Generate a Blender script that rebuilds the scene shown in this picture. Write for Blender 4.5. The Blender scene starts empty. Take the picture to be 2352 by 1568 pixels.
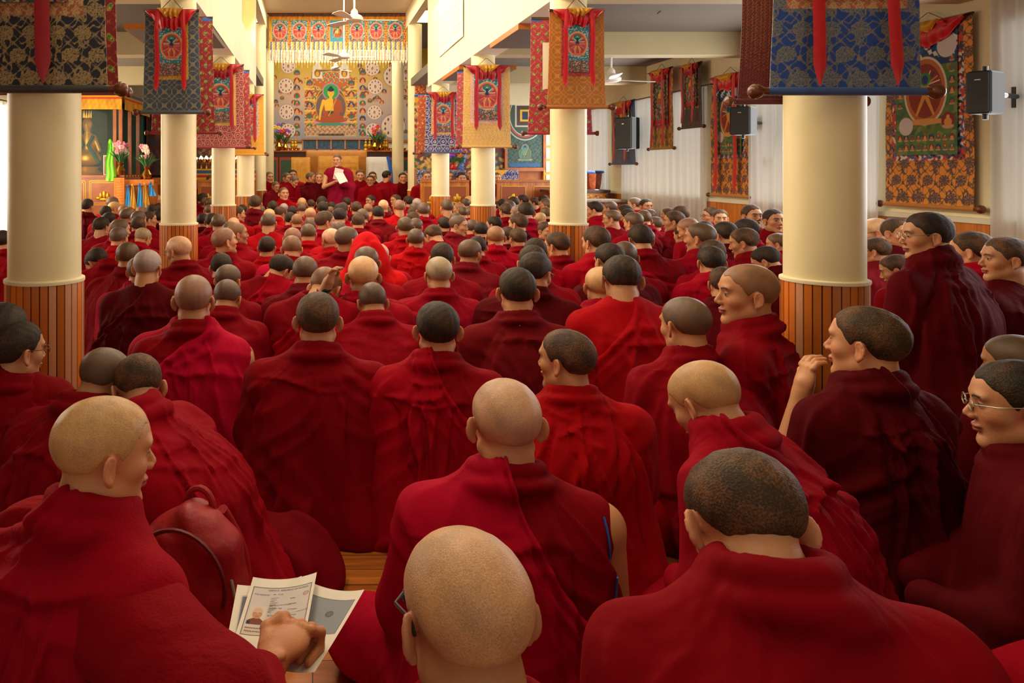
import bpy, bmesh, math, random
import numpy as np
from mathutils import Vector, Matrix, Euler
random.seed(7)
RNG = np.random.RandomState(11)
sc = bpy.context.scene
COL = sc.collection
PI = math.pi

# ------------------------------------------------------------------ camera, light, exposure
F, VX, VY, CAMZ = 1750.0, 718.0, 386.0, 1.35      # focal length and vanishing point in photo pixels, eye height
cam_d = bpy.data.cameras.new('camera')
cam = bpy.data.objects.new('camera', cam_d); COL.objects.link(cam)
cam.location = (0, 0, CAMZ); cam.rotation_euler = (PI/2, 0, 0)
cam_d.sensor_width = 36; cam_d.lens = F/2352*36
cam_d.shift_x = (1176-VX)/2352; cam_d.shift_y = -(784-VY)/2352
cam_d.clip_start = 0.02
sc.camera = cam
sc.view_settings.view_transform = 'Standard'
sc.view_settings.look = 'None'
sc.view_settings.gamma = 1
sc.view_settings.use_curve_mapping = False
sc.view_settings.exposure = 0.07
w = bpy.data.worlds.new('world'); sc.world = w; w.use_nodes = True
wb = w.node_tree.nodes['Background']
wb.inputs[0].default_value = (1.0, 0.88, 0.72, 1); wb.inputs[1].default_value = 0.52
S = 3.159                                          # spacing of the pillars
def area(name, loc, rot, sx, sy, power, color, spread=PI):
    d = bpy.data.lights.new(name, 'AREA'); d.shape = 'RECTANGLE'; d.size = sx; d.size_y = sy
    d.energy = power; d.color = color; d.spread = spread
    o = bpy.data.objects.new(name, d); COL.objects.link(o); o.location = loc; o.rotation_euler = rot
    return o
WARM = (1.0, 0.88, 0.68)
# daylight coming in through the high side windows of the nave (left ones get the sun), one per bay
for k, (y, pw) in enumerate(((1.6, 38), (4.75, 84), (7.9, 120), (11.4, 125))):
    area('high_window_light', (-0.93, y, 4.02), (0, -PI/2+0.55, 0), 0.8, 2.3, pw, WARM)
    area('high_window_light', (1.94, y, 4.02), (0, PI/2-0.5, 0), 0.8, 2.3, pw*0.55, WARM)
# the lit opening before the altar wall and the windows of the right wall
area('altar_skylight', (0.45, 14.9, 4.58), (0, 0, 0), 2.6, 2.0, 85, (1.0, 0.86, 0.66))
area('altar_skylight', (0.45, 18.6, 4.5), (0.35, 0, 0), 2.8, 1.8, 105, (1.0, 0.87, 0.68))
for y0, y1, pw in ((3.4, 6.0, 46), (7.2, 9.4, 52), (10.6, 13.3, 62), (13.9, 15.2, 34)):
    area('side_window_light', (5.22, (y0+y1)/2, 1.65), (0, PI/2, 0), 1.5, y1-y0, pw*1.25, (0.97, 0.97, 0.96))
    area('side_window_light', (5.465, (y0+y1)/2, 1.60), (0, PI/2, 0), 1.8, y1-y0, pw*.17, (0.92, 0.97, 1.0))     # behind the curtain
area('side_window_light', (-4.46, 10.4, 1.3), (0, -PI/2, 0), 1.9, 2.3, 60, (1.0, 0.95, 0.85))
area('side_window_light', (-4.35, 11.5, 1.7), (0, -PI/2, 0), 1.6, 2.4, 90, (1.0, 0.86, 0.62))
area('side_window_light', (-4.35, 6.0, 1.7), (0, -PI/2, 0), 1.6, 2.4, 70, (1.0, 0.88, 0.70))

# ------------------------------------------------------------------ helpers
def at(px, py, Y):
    return Vector(((px-VX)/F*Y, Y, CAMZ-(py-VY)/F*Y))
def tag(o, label=None, cat=None, group=None, kind=None):
    if label: o['label'] = label
    if cat: o['category'] = cat
    if group: o['group'] = group
    if kind: o['kind'] = kind
    return o
def thing(name, label, cat, loc=(0,0,0), rz=0, group=None):
    o = bpy.data.objects.new(name, None); COL.objects.link(o)
    o.empty_display_size = 0.1
    o.location = loc; o.rotation_euler = (0, 0, rz)
    return tag(o, label, cat, group)
def mesh_obj(name, verts, faces, mat, parent=None, smooth=True, cols=None):
    me = bpy.data.meshes.new(name)
    verts = np.asarray(verts, dtype=np.float32)
    if isinstance(faces, np.ndarray) and faces.ndim == 2:
        nf, k = faces.shape
        me.vertices.add(len(verts)); me.vertices.foreach_set('co', verts.ravel())
        me.loops.add(nf*k); me.loops.foreach_set('vertex_index', faces.ravel().astype(np.int32))
        me.polygons.add(nf); me.polygons.foreach_set('loop_start', np.arange(0, nf*k, k, dtype=np.int32))
        me.update(calc_edges=True)
    else:
        me.from_pydata([tuple(v) for v in verts.tolist()], [], faces)
    if smooth: me.polygons.foreach_set('use_smooth', np.ones(len(me.polygons), dtype=bool))
    if cols is not None: set_cols(me, cols)
    if mat: me.materials.append(mat)
    me.validate(); me.update()
    o = bpy.data.objects.new(name, me); COL.objects.link(o)
    if parent: o.parent = parent
    return o
def set_cols(me, cols):
    a = me.color_attributes.new('Col', 'BYTE_COLOR', 'POINT')
    c = np.ones((len(me.vertices), 4), dtype=np.float32); c[:, :3] = np.clip(cols, 0, 1)
    a.data.foreach_set('color_srgb', c.ravel())
class MB:
    """collects boxes, tubes, lathes into ONE mesh"""
    def __init__(s): s.v = []; s.f = []
    def add(s, vs, fs):
        n = len(s.v); s.v += [tuple(v) for v in vs]; s.f += [tuple(i+n for i in f) for f in fs]; return s
    def box(s, x0, x1, y0, y1, z0, z1, bev=0.0):
        if bev > 0:
            b = min(bev, (x1-x0)/2.01, (y1-y0)/2.01, (z1-z0)/2.01)
            vs = []; 
            for z, i in ((z0, b), (z0+b, 0), (z1-b, 0), (z1, b)):
                for (x, y) in ((x0+b+i, y0+i), (x1-b-i, y0+i), (x1-i, y0+b+i), (x1-i, y1-b-i), (x1-b-i, y1-i), (x0+b+i, y1-i), (x0+i, y1-b-i), (x0+i, y0+b+i)):
                    vs.append((min(max(x, x0), x1), min(max(y, y0), y1), z))
            fs = [tuple(range(7, -1, -1)), tuple(range(24, 32))]
            for r in range(3):
                for k in range(8):
                    a = r*8+k; c = r*8+(k+1) % 8; fs.append((a, c, c+8, a+8))
            return s.add(vs, fs)
        vs = [(x, y, z) for z in (z0, z1) for (x, y) in ((x0, y0), (x1, y0), (x1, y1), (x0, y1))]
        return s.add(vs, [(3,2,1,0), (4,5,6,7), (0,1,5,4), (1,2,6,5), (2,3,7,6), (3,0,4,7)])
    def tube(s, pts, r, n=8, cap=True, closed=False):
        pts = [Vector(p) for p in pts]; m = len(pts)
        rs = r if isinstance(r, (list, tuple)) else [r]*m
        vs = []; u = None
        for i, p in enumerate(pts):
            if closed: t = (pts[(i+1) % m]-pts[i-1]).normalized()
            else: t = (pts[min(i+1, m-1)]-pts[max(i-1, 0)]).normalized()
            if u is None:
                u = Vector((0,0,1)).cross(t)
                if u.length < 1e-3: u = Vector((1,0,0)).cross(t)
            else: u = u - t*u.dot(t)
            u.normalize(); w_ = t.cross(u)
            for k in range(n):
                a = 2*PI*k/n; vs.append(p+(u*math.cos(a)+w_*math.sin(a))*rs[i])
        fs = []
        for i in range(m if closed else m-1):
            for k in range(n):
                j = (i+1) % m
                fs.append((i*n+k, i*n+(k+1) % n, j*n+(k+1) % n, j*n+k))
        if cap and not closed:
            fs.append(tuple(range(n-1, -1, -1))); fs.append(tuple((m-1)*n+k for k in range(n)))
        return s.add(vs, fs)
    def lathe(s, prof, c=(0,0,0), n=20, axis='z', sq=1.0):
        vs = []
        for (r, z) in prof:
            for k in range(n):
                a = 2*PI*k/n; x, y = r*math.cos(a), r*math.sin(a)*sq
                p = (x, y, z) if axis == 'z' else ((z, x, y) if axis == 'x' else (x, z, y))
                vs.append((p[0]+c[0], p[1]+c[1], p[2]+c[2]))
        fs = []; m = len(prof)
        for i in range(m-1):
            for k in range(n): fs.append((i*n+k, i*n+(k+1) % n, (i+1)*n+(k+1) % n, (i+1)*n+k))
        fs.append(tuple(range(n-1, -1, -1))); fs.append(tuple((m-1)*n+k for k in range(n)))
        return s.add(vs, fs)
    def ball(s, c, r, n=12):
        rx, ry, rz = r if isinstance(r, (tuple, list)) else (r, r, r)
        prof = [(max(math.sin(PI*i/(n//2+2)), .001), -math.cos(PI*i/(n//2+2))) for i in range(n//2+3)]
        vs = []
        for (q, z) in prof:
            for k in range(n):
                a = 2*PI*k/n; vs.append((c[0]+rx*q*math.cos(a), c[1]+ry*q*math.sin(a), c[2]+rz*z))
        m = len(prof); fs = []
        for i in range(m-1):
            for k in range(n): fs.append((i*n+k, i*n+(k+1) % n, (i+1)*n+(k+1) % n, (i+1)*n+k))
        return s.add(vs, fs)
    def prism(s, poly, y0, y1):        # poly in x,z extruded along y
        n = len(poly)
        vs = [(x, y0, z) for x, z in poly]+[(x, y1, z) for x, z in poly]
        fs = [tuple(range(n)), tuple(range(2*n-1, n-1, -1))]
        for k in range(n): fs.append((k, n+k, n+(k+1) % n, (k+1) % n))
        return s.add(vs, fs)
    def build(s, name, mat, parent=None, smooth=False, loc=None):
        o = mesh_obj(name, s.v, s.f, mat, parent, smooth)
        if smooth:
            m = o.modifiers.new('es', 'EDGE_SPLIT'); m.split_angle = math.radians(38)
        if loc is not None: o.location = loc
        return o

# ------------------------------------------------------------------ materials
def lin(c):
    return tuple((x/12.92 if x <= .04045 else ((x+.055)/1.055)**2.4) for x in c)
def hexc(h): return lin(tuple(int(h[i:i+2], 16)/255 for i in (0, 2, 4)))
def new_mat(name):
    m = bpy.data.materials.new(name); m.use_nodes = True
    nt = m.node_tree; b = nt.nodes['Principled BSDF']; return m, nt, b
def N(nt, t, **kw):
    n = nt.nodes.new(t)
    for k, v in kw.items():
        if k in n.inputs: n.inputs[k].default_value = v
        else: setattr(n, k, v)
    return n
def mat(name, col, rough=0.6, metal=0.0, noise=0.0, nscale=8.0, bump=0.0, bscale=60.0, emit=0.0, sheen=0.0, spec=0.5, trans=0.0, alpha=1.0):
    m, nt, b = new_mat(name)
    if isinstance(col, str): col = hexc(col)
    c4 = (*col, 1)
    b.inputs['Base Color'].default_value = c4; b.inputs['Roughness'].default_value = rough
    b.inputs['Metallic'].default_value = metal; b.inputs['Specular IOR Level'].default_value = spec
    tc = None
    if noise > 0 or bump > 0:
        tc = N(nt, 'ShaderNodeTexCoord')
    if noise > 0:
        n = N(nt, 'ShaderNodeTexNoise'); n.inputs['Scale'].default_value = nscale; n.inputs['Detail'].default_value = 4
        nt.links.new(tc.outputs['Object'], n.inputs['Vector'])
        mx = N(nt, 'ShaderNodeMix', data_type='RGBA', blend_type='MULTIPLY'); mx.inputs[0].default_value = 1
        mx.inputs[6].default_value = c4
        mr = N(nt, 'ShaderNodeMapRange'); mr.inputs[1].default_value = .3; mr.inputs[2].default_value = .7
        mr.inputs[3].default_value = 1-noise; mr.inputs[4].default_value = 1+noise*.5
        nt.links.new(n.outputs[0], mr.inputs[0]); nt.links.new(mr.outputs[0], mx.inputs[7]); nt.links.new(mx.outputs[2], b.inputs['Base Color'])
    if bump > 0:
        n = N(nt, 'ShaderNodeTexNoise'); n.inputs['Scale'].default_value = bscale; n.inputs['Detail'].default_value = 3
        nt.links.new(tc.outputs['Object'], n.inputs['Vector'])
        bp = N(nt, 'ShaderNodeBump'); bp.inputs['Strength'].default_value = bump; bp.inputs['Distance'].default_value = .01
        nt.links.new(n.outputs[0], bp.inputs['Height']); nt.links.new(bp.outputs[0], b.inputs['Normal'])
    if emit > 0:
        b.inputs['Emission Color'].default_value = c4; b.inputs['Emission Strength'].default_value = emit
    if sheen > 0:
        b.inputs['Sheen Weight'].default_value = sheen; b.inputs['Sheen Roughness'].default_value = .4
    if trans > 0: b.inputs['Transmission Weight'].default_value = trans
    if alpha < 1: b.inputs['Alpha'].default_value = alpha
    return m
def mat_attr(name, rough=0.7, bump=0.0, bscale=200, sheen=0.0, metal=0.0, objcol=False, spec=.4):
    m, nt, b = new_mat(name)
    a = N(nt, 'ShaderNodeAttribute', attribute_name='Col')
    src = a.outputs['Color']
    if objcol:
        oi = N(nt, 'ShaderNodeObjectInfo')
        mx = N(nt, 'ShaderNodeMix', data_type='RGBA', blend_type='MULTIPLY'); mx.inputs[0].default_value = 1
        nt.links.new(src, mx.inputs[6]); nt.links.new(oi.outputs['Color'], mx.inputs[7]); src = mx.outputs[2]
    nt.links.new(src, b.inputs['Base Color'])
    b.inputs['Roughness'].default_value = rough; b.inputs['Metallic'].default_value = metal; b.inputs['Specular IOR Level'].default_value = spec
    if sheen: b.inputs['Sheen Weight'].default_value = sheen
    if bump > 0:
        tc = N(nt, 'ShaderNodeTexCoord')
        n = N(nt, 'ShaderNodeTexNoise'); n.inputs['Scale'].default_value = bscale; n.inputs['Detail'].default_value = 3
        nt.links.new(tc.outputs['Object'], n.inputs['Vector'])
        bp = N(nt, 'ShaderNodeBump'); bp.inputs['Strength'].default_value = bump; bp.inputs['Distance'].default_value = .004
        nt.links.new(n.outputs[0], bp.inputs['Height']); nt.links.new(bp.outputs[0], b.inputs['Normal'])
    return m
M = {}
M['plaster'] = mat('cream_plaster', 'e9dcb4', .75, noise=.06, nscale=2.5, bump=.15, bscale=25)
M['plaster_w'] = mat('white_plaster', 'dcd4bc', .8, noise=.05, nscale=3, bump=.1, bscale=30)
M['column'] = mat('column_paint', 'f2e2b0', .42, noise=.07, nscale=1.6, bump=.12, bscale=14)
M['beam'] = mat('beam_paint', 'c4b58c', .8, noise=.05, nscale=2.5)
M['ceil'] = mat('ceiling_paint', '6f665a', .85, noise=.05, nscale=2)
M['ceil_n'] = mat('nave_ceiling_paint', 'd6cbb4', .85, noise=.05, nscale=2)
M['white'] = mat('white_paint', 'e8e4da', .5)
M['black'] = mat('black_plastic', '0c0c0a', .6, spec=.25)
M['blackm'] = mat('black_metal', '0c0c0c', .35)
M['knob'] = mat('dark_turned_wood', '6b3418', .35, noise=.3, nscale=20)
M['cord'] = mat('brown_cord', '7a4a1e', .8)
M['red_silk'] = mat('red_silk', 'cc0a16', .38, sheen=.5, noise=.12, nscale=30)
M['dkred_silk'] = mat('crimson_silk', 'a80c1c', .4, sheen=.5, noise=.12, nscale=30)
M['yel_silk'] = mat('yellow_silk', 'd79a12', .4, sheen=.4, noise=.1, nscale=30)
M['blue_silk'] = mat('blue_silk', '1e62c8', .4, sheen=.3, noise=.1, nscale=30)
M['gold'] = mat('gold_paint', 'd9a62c', .35, metal=.6, noise=.15, nscale=40)
M['brass'] = mat('brass', 'c08a3a', .25, metal=1.0)
M['wood'] = mat('varnished_wood', 'a8581c', .35, noise=.3, nscale=6)
M['wood_o'] = mat('orange_wood', 'b8681c', .4, noise=.2, nscale=10)
M['wood_d'] = mat('dark_wood', '4a2412', .4, noise=.3, nscale=9)
M['paint'] = mat_attr('painted_cloth', .7, bump=.25, bscale=400)
M['brocade'] = mat_attr('brocade', .5, bump=.35, bscale=260, sheen=.25)
M['board'] = mat_attr('painted_board', .45)
M['paper'] = mat('paper', 'e6dccf', .7)
M['ink'] = mat('black_ink', '1d1a1a', .7)
M['glow'] = mat('bright_window', 'fff2c8', .5, emit=1.6)
M['glow2'] = mat('sunlit_window_pane', 'ffd54a', .5, emit=1.1)
M['steel'] = mat('steel', 'b8b2a4', .3, metal=.9)

def wood_panel_mat(name, c1, c2, axis='Z', scale=1.0, rough=.35):
    m, nt, b = new_mat(name)
    tc = N(nt, 'ShaderNodeTexCoord'); mp = N(nt, 'ShaderNodeMapping')
    sc_ = {'Z': (9, 9, .8), 'X': (.8, 9, 9), 'Y': (9, .8, 9)}[axis]
    mp.inputs['Scale'].default_value = tuple(s*scale for s in sc_)
    nt.links.new(tc.outputs['Object'], mp.inputs[0])
    n = N(nt, 'ShaderNodeTexNoise'); n.inputs['Scale'].default_value = 2.2; n.inputs['Detail'].default_value = 5; n.inputs['Distortion'].default_value = 1.2
    nt.links.new(mp.outputs[0], n.inputs['Vector'])
    r = N(nt, 'ShaderNodeValToRGB'); r.color_ramp.elements[0].color = (*hexc(c1), 1); r.color_ramp.elements[1].color = (*hexc(c2), 1)
    r.color_ramp.elements[0].position = .32; r.color_ramp.elements[1].position = .7
    nt.links.new(n.outputs[0], r.inputs[0]); nt.links.new(r.outputs[0], b.inputs['Base Color'])
    b.inputs['Roughness'].default_value = rough
    return m
M['wains'] = wood_panel_mat('wainscot_wood', 'a8581a', 'd88430')

def floor_mat():
    m, nt, b = new_mat('plank_floor')
    tc = N(nt, 'ShaderNodeTexCoord')
    br = N(nt, 'ShaderNodeTexBrick'); br.offset = .37; br.inputs['Scale'].default_value = 1
    br.inputs['Brick Width'].default_value = .9; br.inputs['Row Height'].default_value = .095; br.inputs['Mortar Size'].default_value = .0018
    br.inputs['Color1'].default_value = (*hexc('cc7a30'), 1); br.inputs['Color2'].default_value = (*hexc('a85c22'), 1); br.inputs['Mortar'].default_value = (*hexc('2a1206'), 1)
    nt.links.new(tc.outputs['Object'], br.inputs['Vector'])
    mp = N(nt, 'ShaderNodeMapping'); mp.inputs['Scale'].default_value = (1.2, 14, 1)
    nt.links.new(tc.outputs['Object'], mp.inputs[0])
    n = N(nt, 'ShaderNodeTexNoise'); n.inputs['Scale'].default_value = 3; n.inputs['Detail'].default_value = 6; n.inputs['Distortion'].default_value = .8
    nt.links.new(mp.outputs[0], n.inputs['Vector'])
    mr = N(nt, 'ShaderNodeMapRange'); mr.inputs[1].default_value = .3; mr.inputs[2].default_value = .7; mr.inputs[3].default_value = .6; mr.inputs[4].default_value = 1.15
    nt.links.new(n.outputs[0], mr.inputs[0])
    mx = N(nt, 'ShaderNodeMix', data_type='RGBA', blend_type='MULTIPLY'); mx.inputs[0].default_value = 1
    nt.links.new(br.outputs[0], mx.inputs[6]); nt.links.new(mr.outputs[0], mx.inputs[7]); nt.links.new(mx.outputs[2], b.inputs['Base Color'])
    b.inputs['Roughness'].default_value = .3
    bp = N(nt, 'ShaderNodeBump'); bp.inputs['Strength'].default_value = .25; bp.inputs['Distance'].default_value = .003
    nt.links.new(br.outputs['Fac'], bp.inputs['Height']); bp.invert = True; nt.links.new(bp.outputs[0], b.inputs['Normal'])
    return m
M['floor'] = floor_mat()

def robe_mat(name, fuzz=0.0):
    m, nt, b = new_mat(name)
    oi = N(nt, 'ShaderNodeObjectInfo'); tc = N(nt, 'ShaderNodeTexCoord')
    n = N(nt, 'ShaderNodeTexNoise'); n.inputs['Scale'].default_value = 3.5; n.inputs['Detail'].default_value = 3
    nt.links.new(tc.outputs['Object'], n.inputs['Vector'])
    mr = N(nt, 'ShaderNodeMapRange'); mr.inputs[1].default_value = .3; mr.inputs[2].default_value = .7; mr.inputs[3].default_value = .82; mr.inputs[4].default_value = 1.12
    nt.links.new(n.outputs[0], mr.inputs[0])
    mx = N(nt, 'ShaderNodeMix', data_type='RGBA', blend_type='MULTIPLY'); mx.inputs[0].default_value = 1
    nt.links.new(oi.outputs['Color'], mx.inputs[6]); nt.links.new(mr.outputs[0], mx.inputs[7]); nt.links.new(mx.outputs[2], b.inputs['Base Color'])
    b.inputs['Roughness'].default_value = .8; b.inputs['Specular IOR Level'].default_value = .06
    b.inputs['Sheen Weight'].default_value = .02+fuzz*.2; b.inputs['Sheen Roughness'].default_value = .5
    b.inputs['Sheen Tint'].default_value = (1, .04, .05, 1)
    # soft creases and the weave
    mp = N(nt, 'ShaderNodeMapping'); mp.inputs['Scale'].default_value = (6, 6, 2.2); mp.inputs['Rotation'].default_value = (0, .5, .3)
    nt.links.new(tc.outputs['Object'], mp.inputs[0])
    n2 = N(nt, 'ShaderNodeTexNoise'); n2.inputs['Scale'].default_value = 1.1; n2.inputs['Detail'].default_value = 2; n2.inputs['Distortion'].default_value = .9
    nt.links.new(mp.outputs[0], n2.inputs['Vector'])
    bp = N(nt, 'ShaderNodeBump'); bp.inputs['Strength'].default_value = .55; bp.inputs['Distance'].default_value = .035
    nt.links.new(n2.outputs[0], bp.inputs['Height'])
    n3 = N(nt, 'ShaderNodeTexNoise'); n3.inputs['Scale'].default_value = 420 if not fuzz else 160; n3.inputs['Detail'].default_value = 3
    nt.links.new(tc.outputs['Object'], n3.inputs['Vector'])
    bp2 = N(nt, 'ShaderNodeBump'); bp2.inputs['Strength'].default_value = .25+fuzz*.4; bp2.inputs['Distance'].default_value = .003
    nt.links.new(n3.outputs[0], bp2.inputs['Height']); nt.links.new(bp.outputs[0], bp2.inputs['Normal'])
    nt.links.new(bp2.outputs[0], b.inputs['Normal'])
    return m
M['robe'] = robe_mat('maroon_wool'); M['robe_f'] = robe_mat('fleecy_wool', 1.0)
M['skin'] = mat_attr('skin', .48, bump=.2, bscale=350, objcol=True)
def hair_mat(name, stub):
    m, nt, b = new_mat(name)
    oi = N(nt, 'ShaderNodeObjectInfo'); tc = N(nt, 'ShaderNodeTexCoord')
    n = N(nt, 'ShaderNodeTexNoise'); n.inputs['Scale'].default_value = 430 if stub else 260; n.inputs['Detail'].default_value = 2
    nt.links.new(tc.outputs['Object'], n.inputs['Vector'])
    n2 = N(nt, 'ShaderNodeTexNoise'); n2.inputs['Scale'].default_value = 16; n2.inputs['Detail'].default_value = 3
    nt.links.new(tc.outputs['Object'], n2.inputs['Vector'])
    ad = N(nt, 'ShaderNodeMath', operation='MULTIPLY_ADD'); ad.inputs[1].default_value = .5
    nt.links.new(n.outputs[0], ad.inputs[0]); 
    h = N(nt, 'ShaderNodeMath', operation='MULTIPLY'); h.inputs[1].default_value = .5
    nt.links.new(n2.outputs[0], h.inputs[0]); nt.links.new(h.outputs[0], ad.inputs[2])
    mr = N(nt, 'ShaderNodeMapRange'); mr.inputs[1].default_value = .38 if stub else .46; mr.inputs[2].default_value = .62 if stub else .66
    nt.links.new(ad.outputs[0], mr.inputs[0])
    mx = N(nt, 'ShaderNodeMix', data_type='RGBA')
    nt.links.new(mr.outputs[0], mx.inputs[0]); nt.links.new(oi.outputs['Color'], mx.inputs[6])
    mu = N(nt, 'ShaderNodeMix', data_type='RGBA', blend_type='MULTIPLY'); mu.inputs[0].default_value = 1
    nt.links.new(oi.outputs['Color'], mu.inputs[6]); mu.inputs[7].default_value = (1.75, 1.62, 1.5, 1) if stub else (4.6, 3.0, 1.9, 1)
    nt.links.new(mu.outputs[2], mx.inputs[7]); nt.links.new(mx.outputs[2], b.inputs['Base Color'])
    b.inputs['Roughness'].default_value = .42 if stub else .6; b.inputs['Specular IOR Level'].default_value = .35 if stub else .25
    bp = N(nt, 'ShaderNodeBump'); bp.inputs['Strength'].default_value = .35 if stub else .8; bp.inputs['Distance'].default_value = .003
    nt.links.new(n.outputs[0], bp.inputs['Height']); nt.links.new(bp.outputs[0], b.inputs['Normal'])
    return m
M['hair'] = hair_mat('cropped_hair', False); M['stub'] = hair_mat('shaved_stubble', True)
# ------------------------------------------------------------------ implicit surfaces -> one continuous mesh
def surface(fn, lo, hi, h, B=4, slack=2.2):
    lo = np.array(lo, float); hi = np.array(hi, float)
    nb = np.ceil((hi-lo)/(h*B)).astype(int)
    n = nb*B+1
    c = [lo[a]+(np.arange(nb[a])+.5)*B*h for a in range(3)]
    G = np.stack(np.meshgrid(*c, indexing='ij'), -1).reshape(-1, 3)
    fc = fn(G.astype(np.float32)).reshape(nb)
    act = np.abs(fc) < B*h*.87*slack
    f = np.repeat(np.repeat(np.repeat(fc, B, 0), B, 1), B, 2)
    f = np.pad(f, ((0, 1), (0, 1), (0, 1)), mode='edge').astype(np.float32)
    A = np.zeros(nb+1, bool)
    A[:-1, :-1, :-1] = act
    ai = np.argwhere(act)
    off = np.stack(np.meshgrid(*[np.arange(B+1)]*3, indexing='ij'), -1).reshape(-1, 3)
    flag = np.zeros(n, bool)
    for o_ in off:
        q = ai*B+o_; flag[q[:, 0], q[:, 1], q[:, 2]] = True
    idx = np.argwhere(flag)
    P = (lo+idx*h).astype(np.float32)
    vals = np.concatenate([fn(P[i:i+400000]) for i in range(0, len(P), 400000)])
    f[idx[:, 0], idx[:, 1], idx[:, 2]] = vals
    f[0] = np.abs(f[0])+1e-4; f[-1] = np.abs(f[-1])+1e-4; f[:, 0] = np.abs(f[:, 0])+1e-4; f[:, -1] = np.abs(f[:, -1])+1e-4; f[:, :, 0] = np.abs(f[:, :, 0])+1e-4; f[:, :, -1] = np.abs(f[:, :, -1])+1e-4
    s = f < 0
    cnt = np.zeros(np.array(f.shape)-1, np.int8)
    for a in (0, 1):
        for b in (0, 1):
            for c_ in (0, 1):
                cnt += s[a:a+cnt.shape[0], b:b+cnt.shape[1], c_:c_+cnt.shape[2]]
    cells = np.argwhere((cnt > 0) & (cnt < 8))
    cid = np.full(cnt.shape, -1, np.int64); cid[cells[:, 0], cells[:, 1], cells[:, 2]] = np.arange(len(cells))
    corner = np.array([(a, b, c_) for a in (0, 1) for b in (0, 1) for c_ in (0, 1)])
    cv = np.stack([f[cells[:, 0]+k[0], cells[:, 1]+k[1], cells[:, 2]+k[2]] for k in corner], 1)
    acc = np.zeros((len(cells), 3)); num = np.zeros(len(cells))
    for i in range(8):
        for j in range(i+1, 8):
            if np.abs(corner[i]-corner[j]).sum() == 1:
                m = (cv[:, i] < 0) != (cv[:, j] < 0)
                t = cv[m, i]/(cv[m, i]-cv[m, j])
                acc[m] += corner[i]+t[:, None]*(corner[j]-corner[i]); num[m] += 1
    V = lo+(cells+acc/num[:, None])*h
    quads = []
    for ax in range(3):
        sl0 = [slice(None)]*3; sl1 = [slice(None)]*3
        sl0[ax] = slice(0, -1); sl1[ax] = slice(1, None)
        d = s[tuple(sl0)] != s[tuple(sl1)]
        e = np.argwhere(d)
        o1, o2 = [a for a in range(3) if a != ax]
        if ax == 1: o1, o2 = o2, o1
        e = e[(e[:, o1] > 0) & (e[:, o2] > 0) & (e[:, o1] < cnt.shape[o1]) & (e[:, o2] < cnt.shape[o2])]
        def cc(da, db):
            q = e.copy(); q[:, o1] -= da; q[:, o2] -= db; return cid[q[:, 0], q[:, 1], q[:, 2]]
        Q = np.stack([cc(1, 1), cc(0, 1), cc(0, 0), cc(1, 0)], 1)
        flip = ~s[e[:, 0], e[:, 1], e[:, 2]]
        Q[flip] = Q[flip][:, ::-1]
        quads.append(Q)
    Q = np.concatenate(quads); Q = Q[(Q >= 0).all(1)]
    # keep the biggest connected shell only
    par = np.arange(len(V))
    for _ in range(60):
        mn = par[Q].min(1); new = par.copy()
        for k in range(4): np.minimum.at(new, Q[:, k], mn)
        new = new[new]
        if (new == par).all(): break
        par = new
    lab, counts = np.unique(par, return_counts=True)
    if len(lab) > 1 and counts.max() > .5*len(V):
        keep = par == lab[counts.argmax()]
        mp_ = np.cumsum(keep)-1
        Q = Q[keep[Q].all(1)]; Q = mp_[Q]; V = V[keep]
    return V, Q
def smin(a, b, k):
    h = np.clip(.5+.5*(b-a)/k, 0, 1)
    return b*(1-h)+a*h-k*h*(1-h)
def smax(a, b, k): return -smin(-a, -b, k)
def ell(P, c, r):
    q = (P-np.array(c, np.float32))/np.array(r, np.float32)
    l = np.sqrt((q*q).sum(1)); m = np.sqrt(((q/np.array(r, np.float32))**2).sum(1))
    return l*(l-1)/np.maximum(m, 1e-6)
def cap(P, a, b, ra, rb=None):
    a = np.array(a, np.float32); b = np.array(b, np.float32); rb = ra if rb is None else rb
    ba = b-a; t = np.clip(((P-a)@ba)/max(float(ba@ba), 1e-9), 0, 1)
    return np.sqrt(((P-a-t[:, None]*ba)**2).sum(1))-(ra+(rb-ra)*t)
def rotm(yaw, pitch=0, roll=0):          # yaw>0 turns right (clockwise from above), pitch>0 bows forward
    return np.array(Matrix.Rotation(-yaw, 3, 'Z') @ Matrix.Rotation(-pitch, 3, 'X') @ Matrix.Rotation(roll, 3, 'Y'), np.float32)
def snoise(P, s, seed=0):
    r = np.random.RandomState(seed); o = 0
    for i in range(5):
        k = r.normal(size=3)*s; o = o+np.sin(P@k.astype(np.float32)+r.rand()*6.28)
    return o/5

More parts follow.
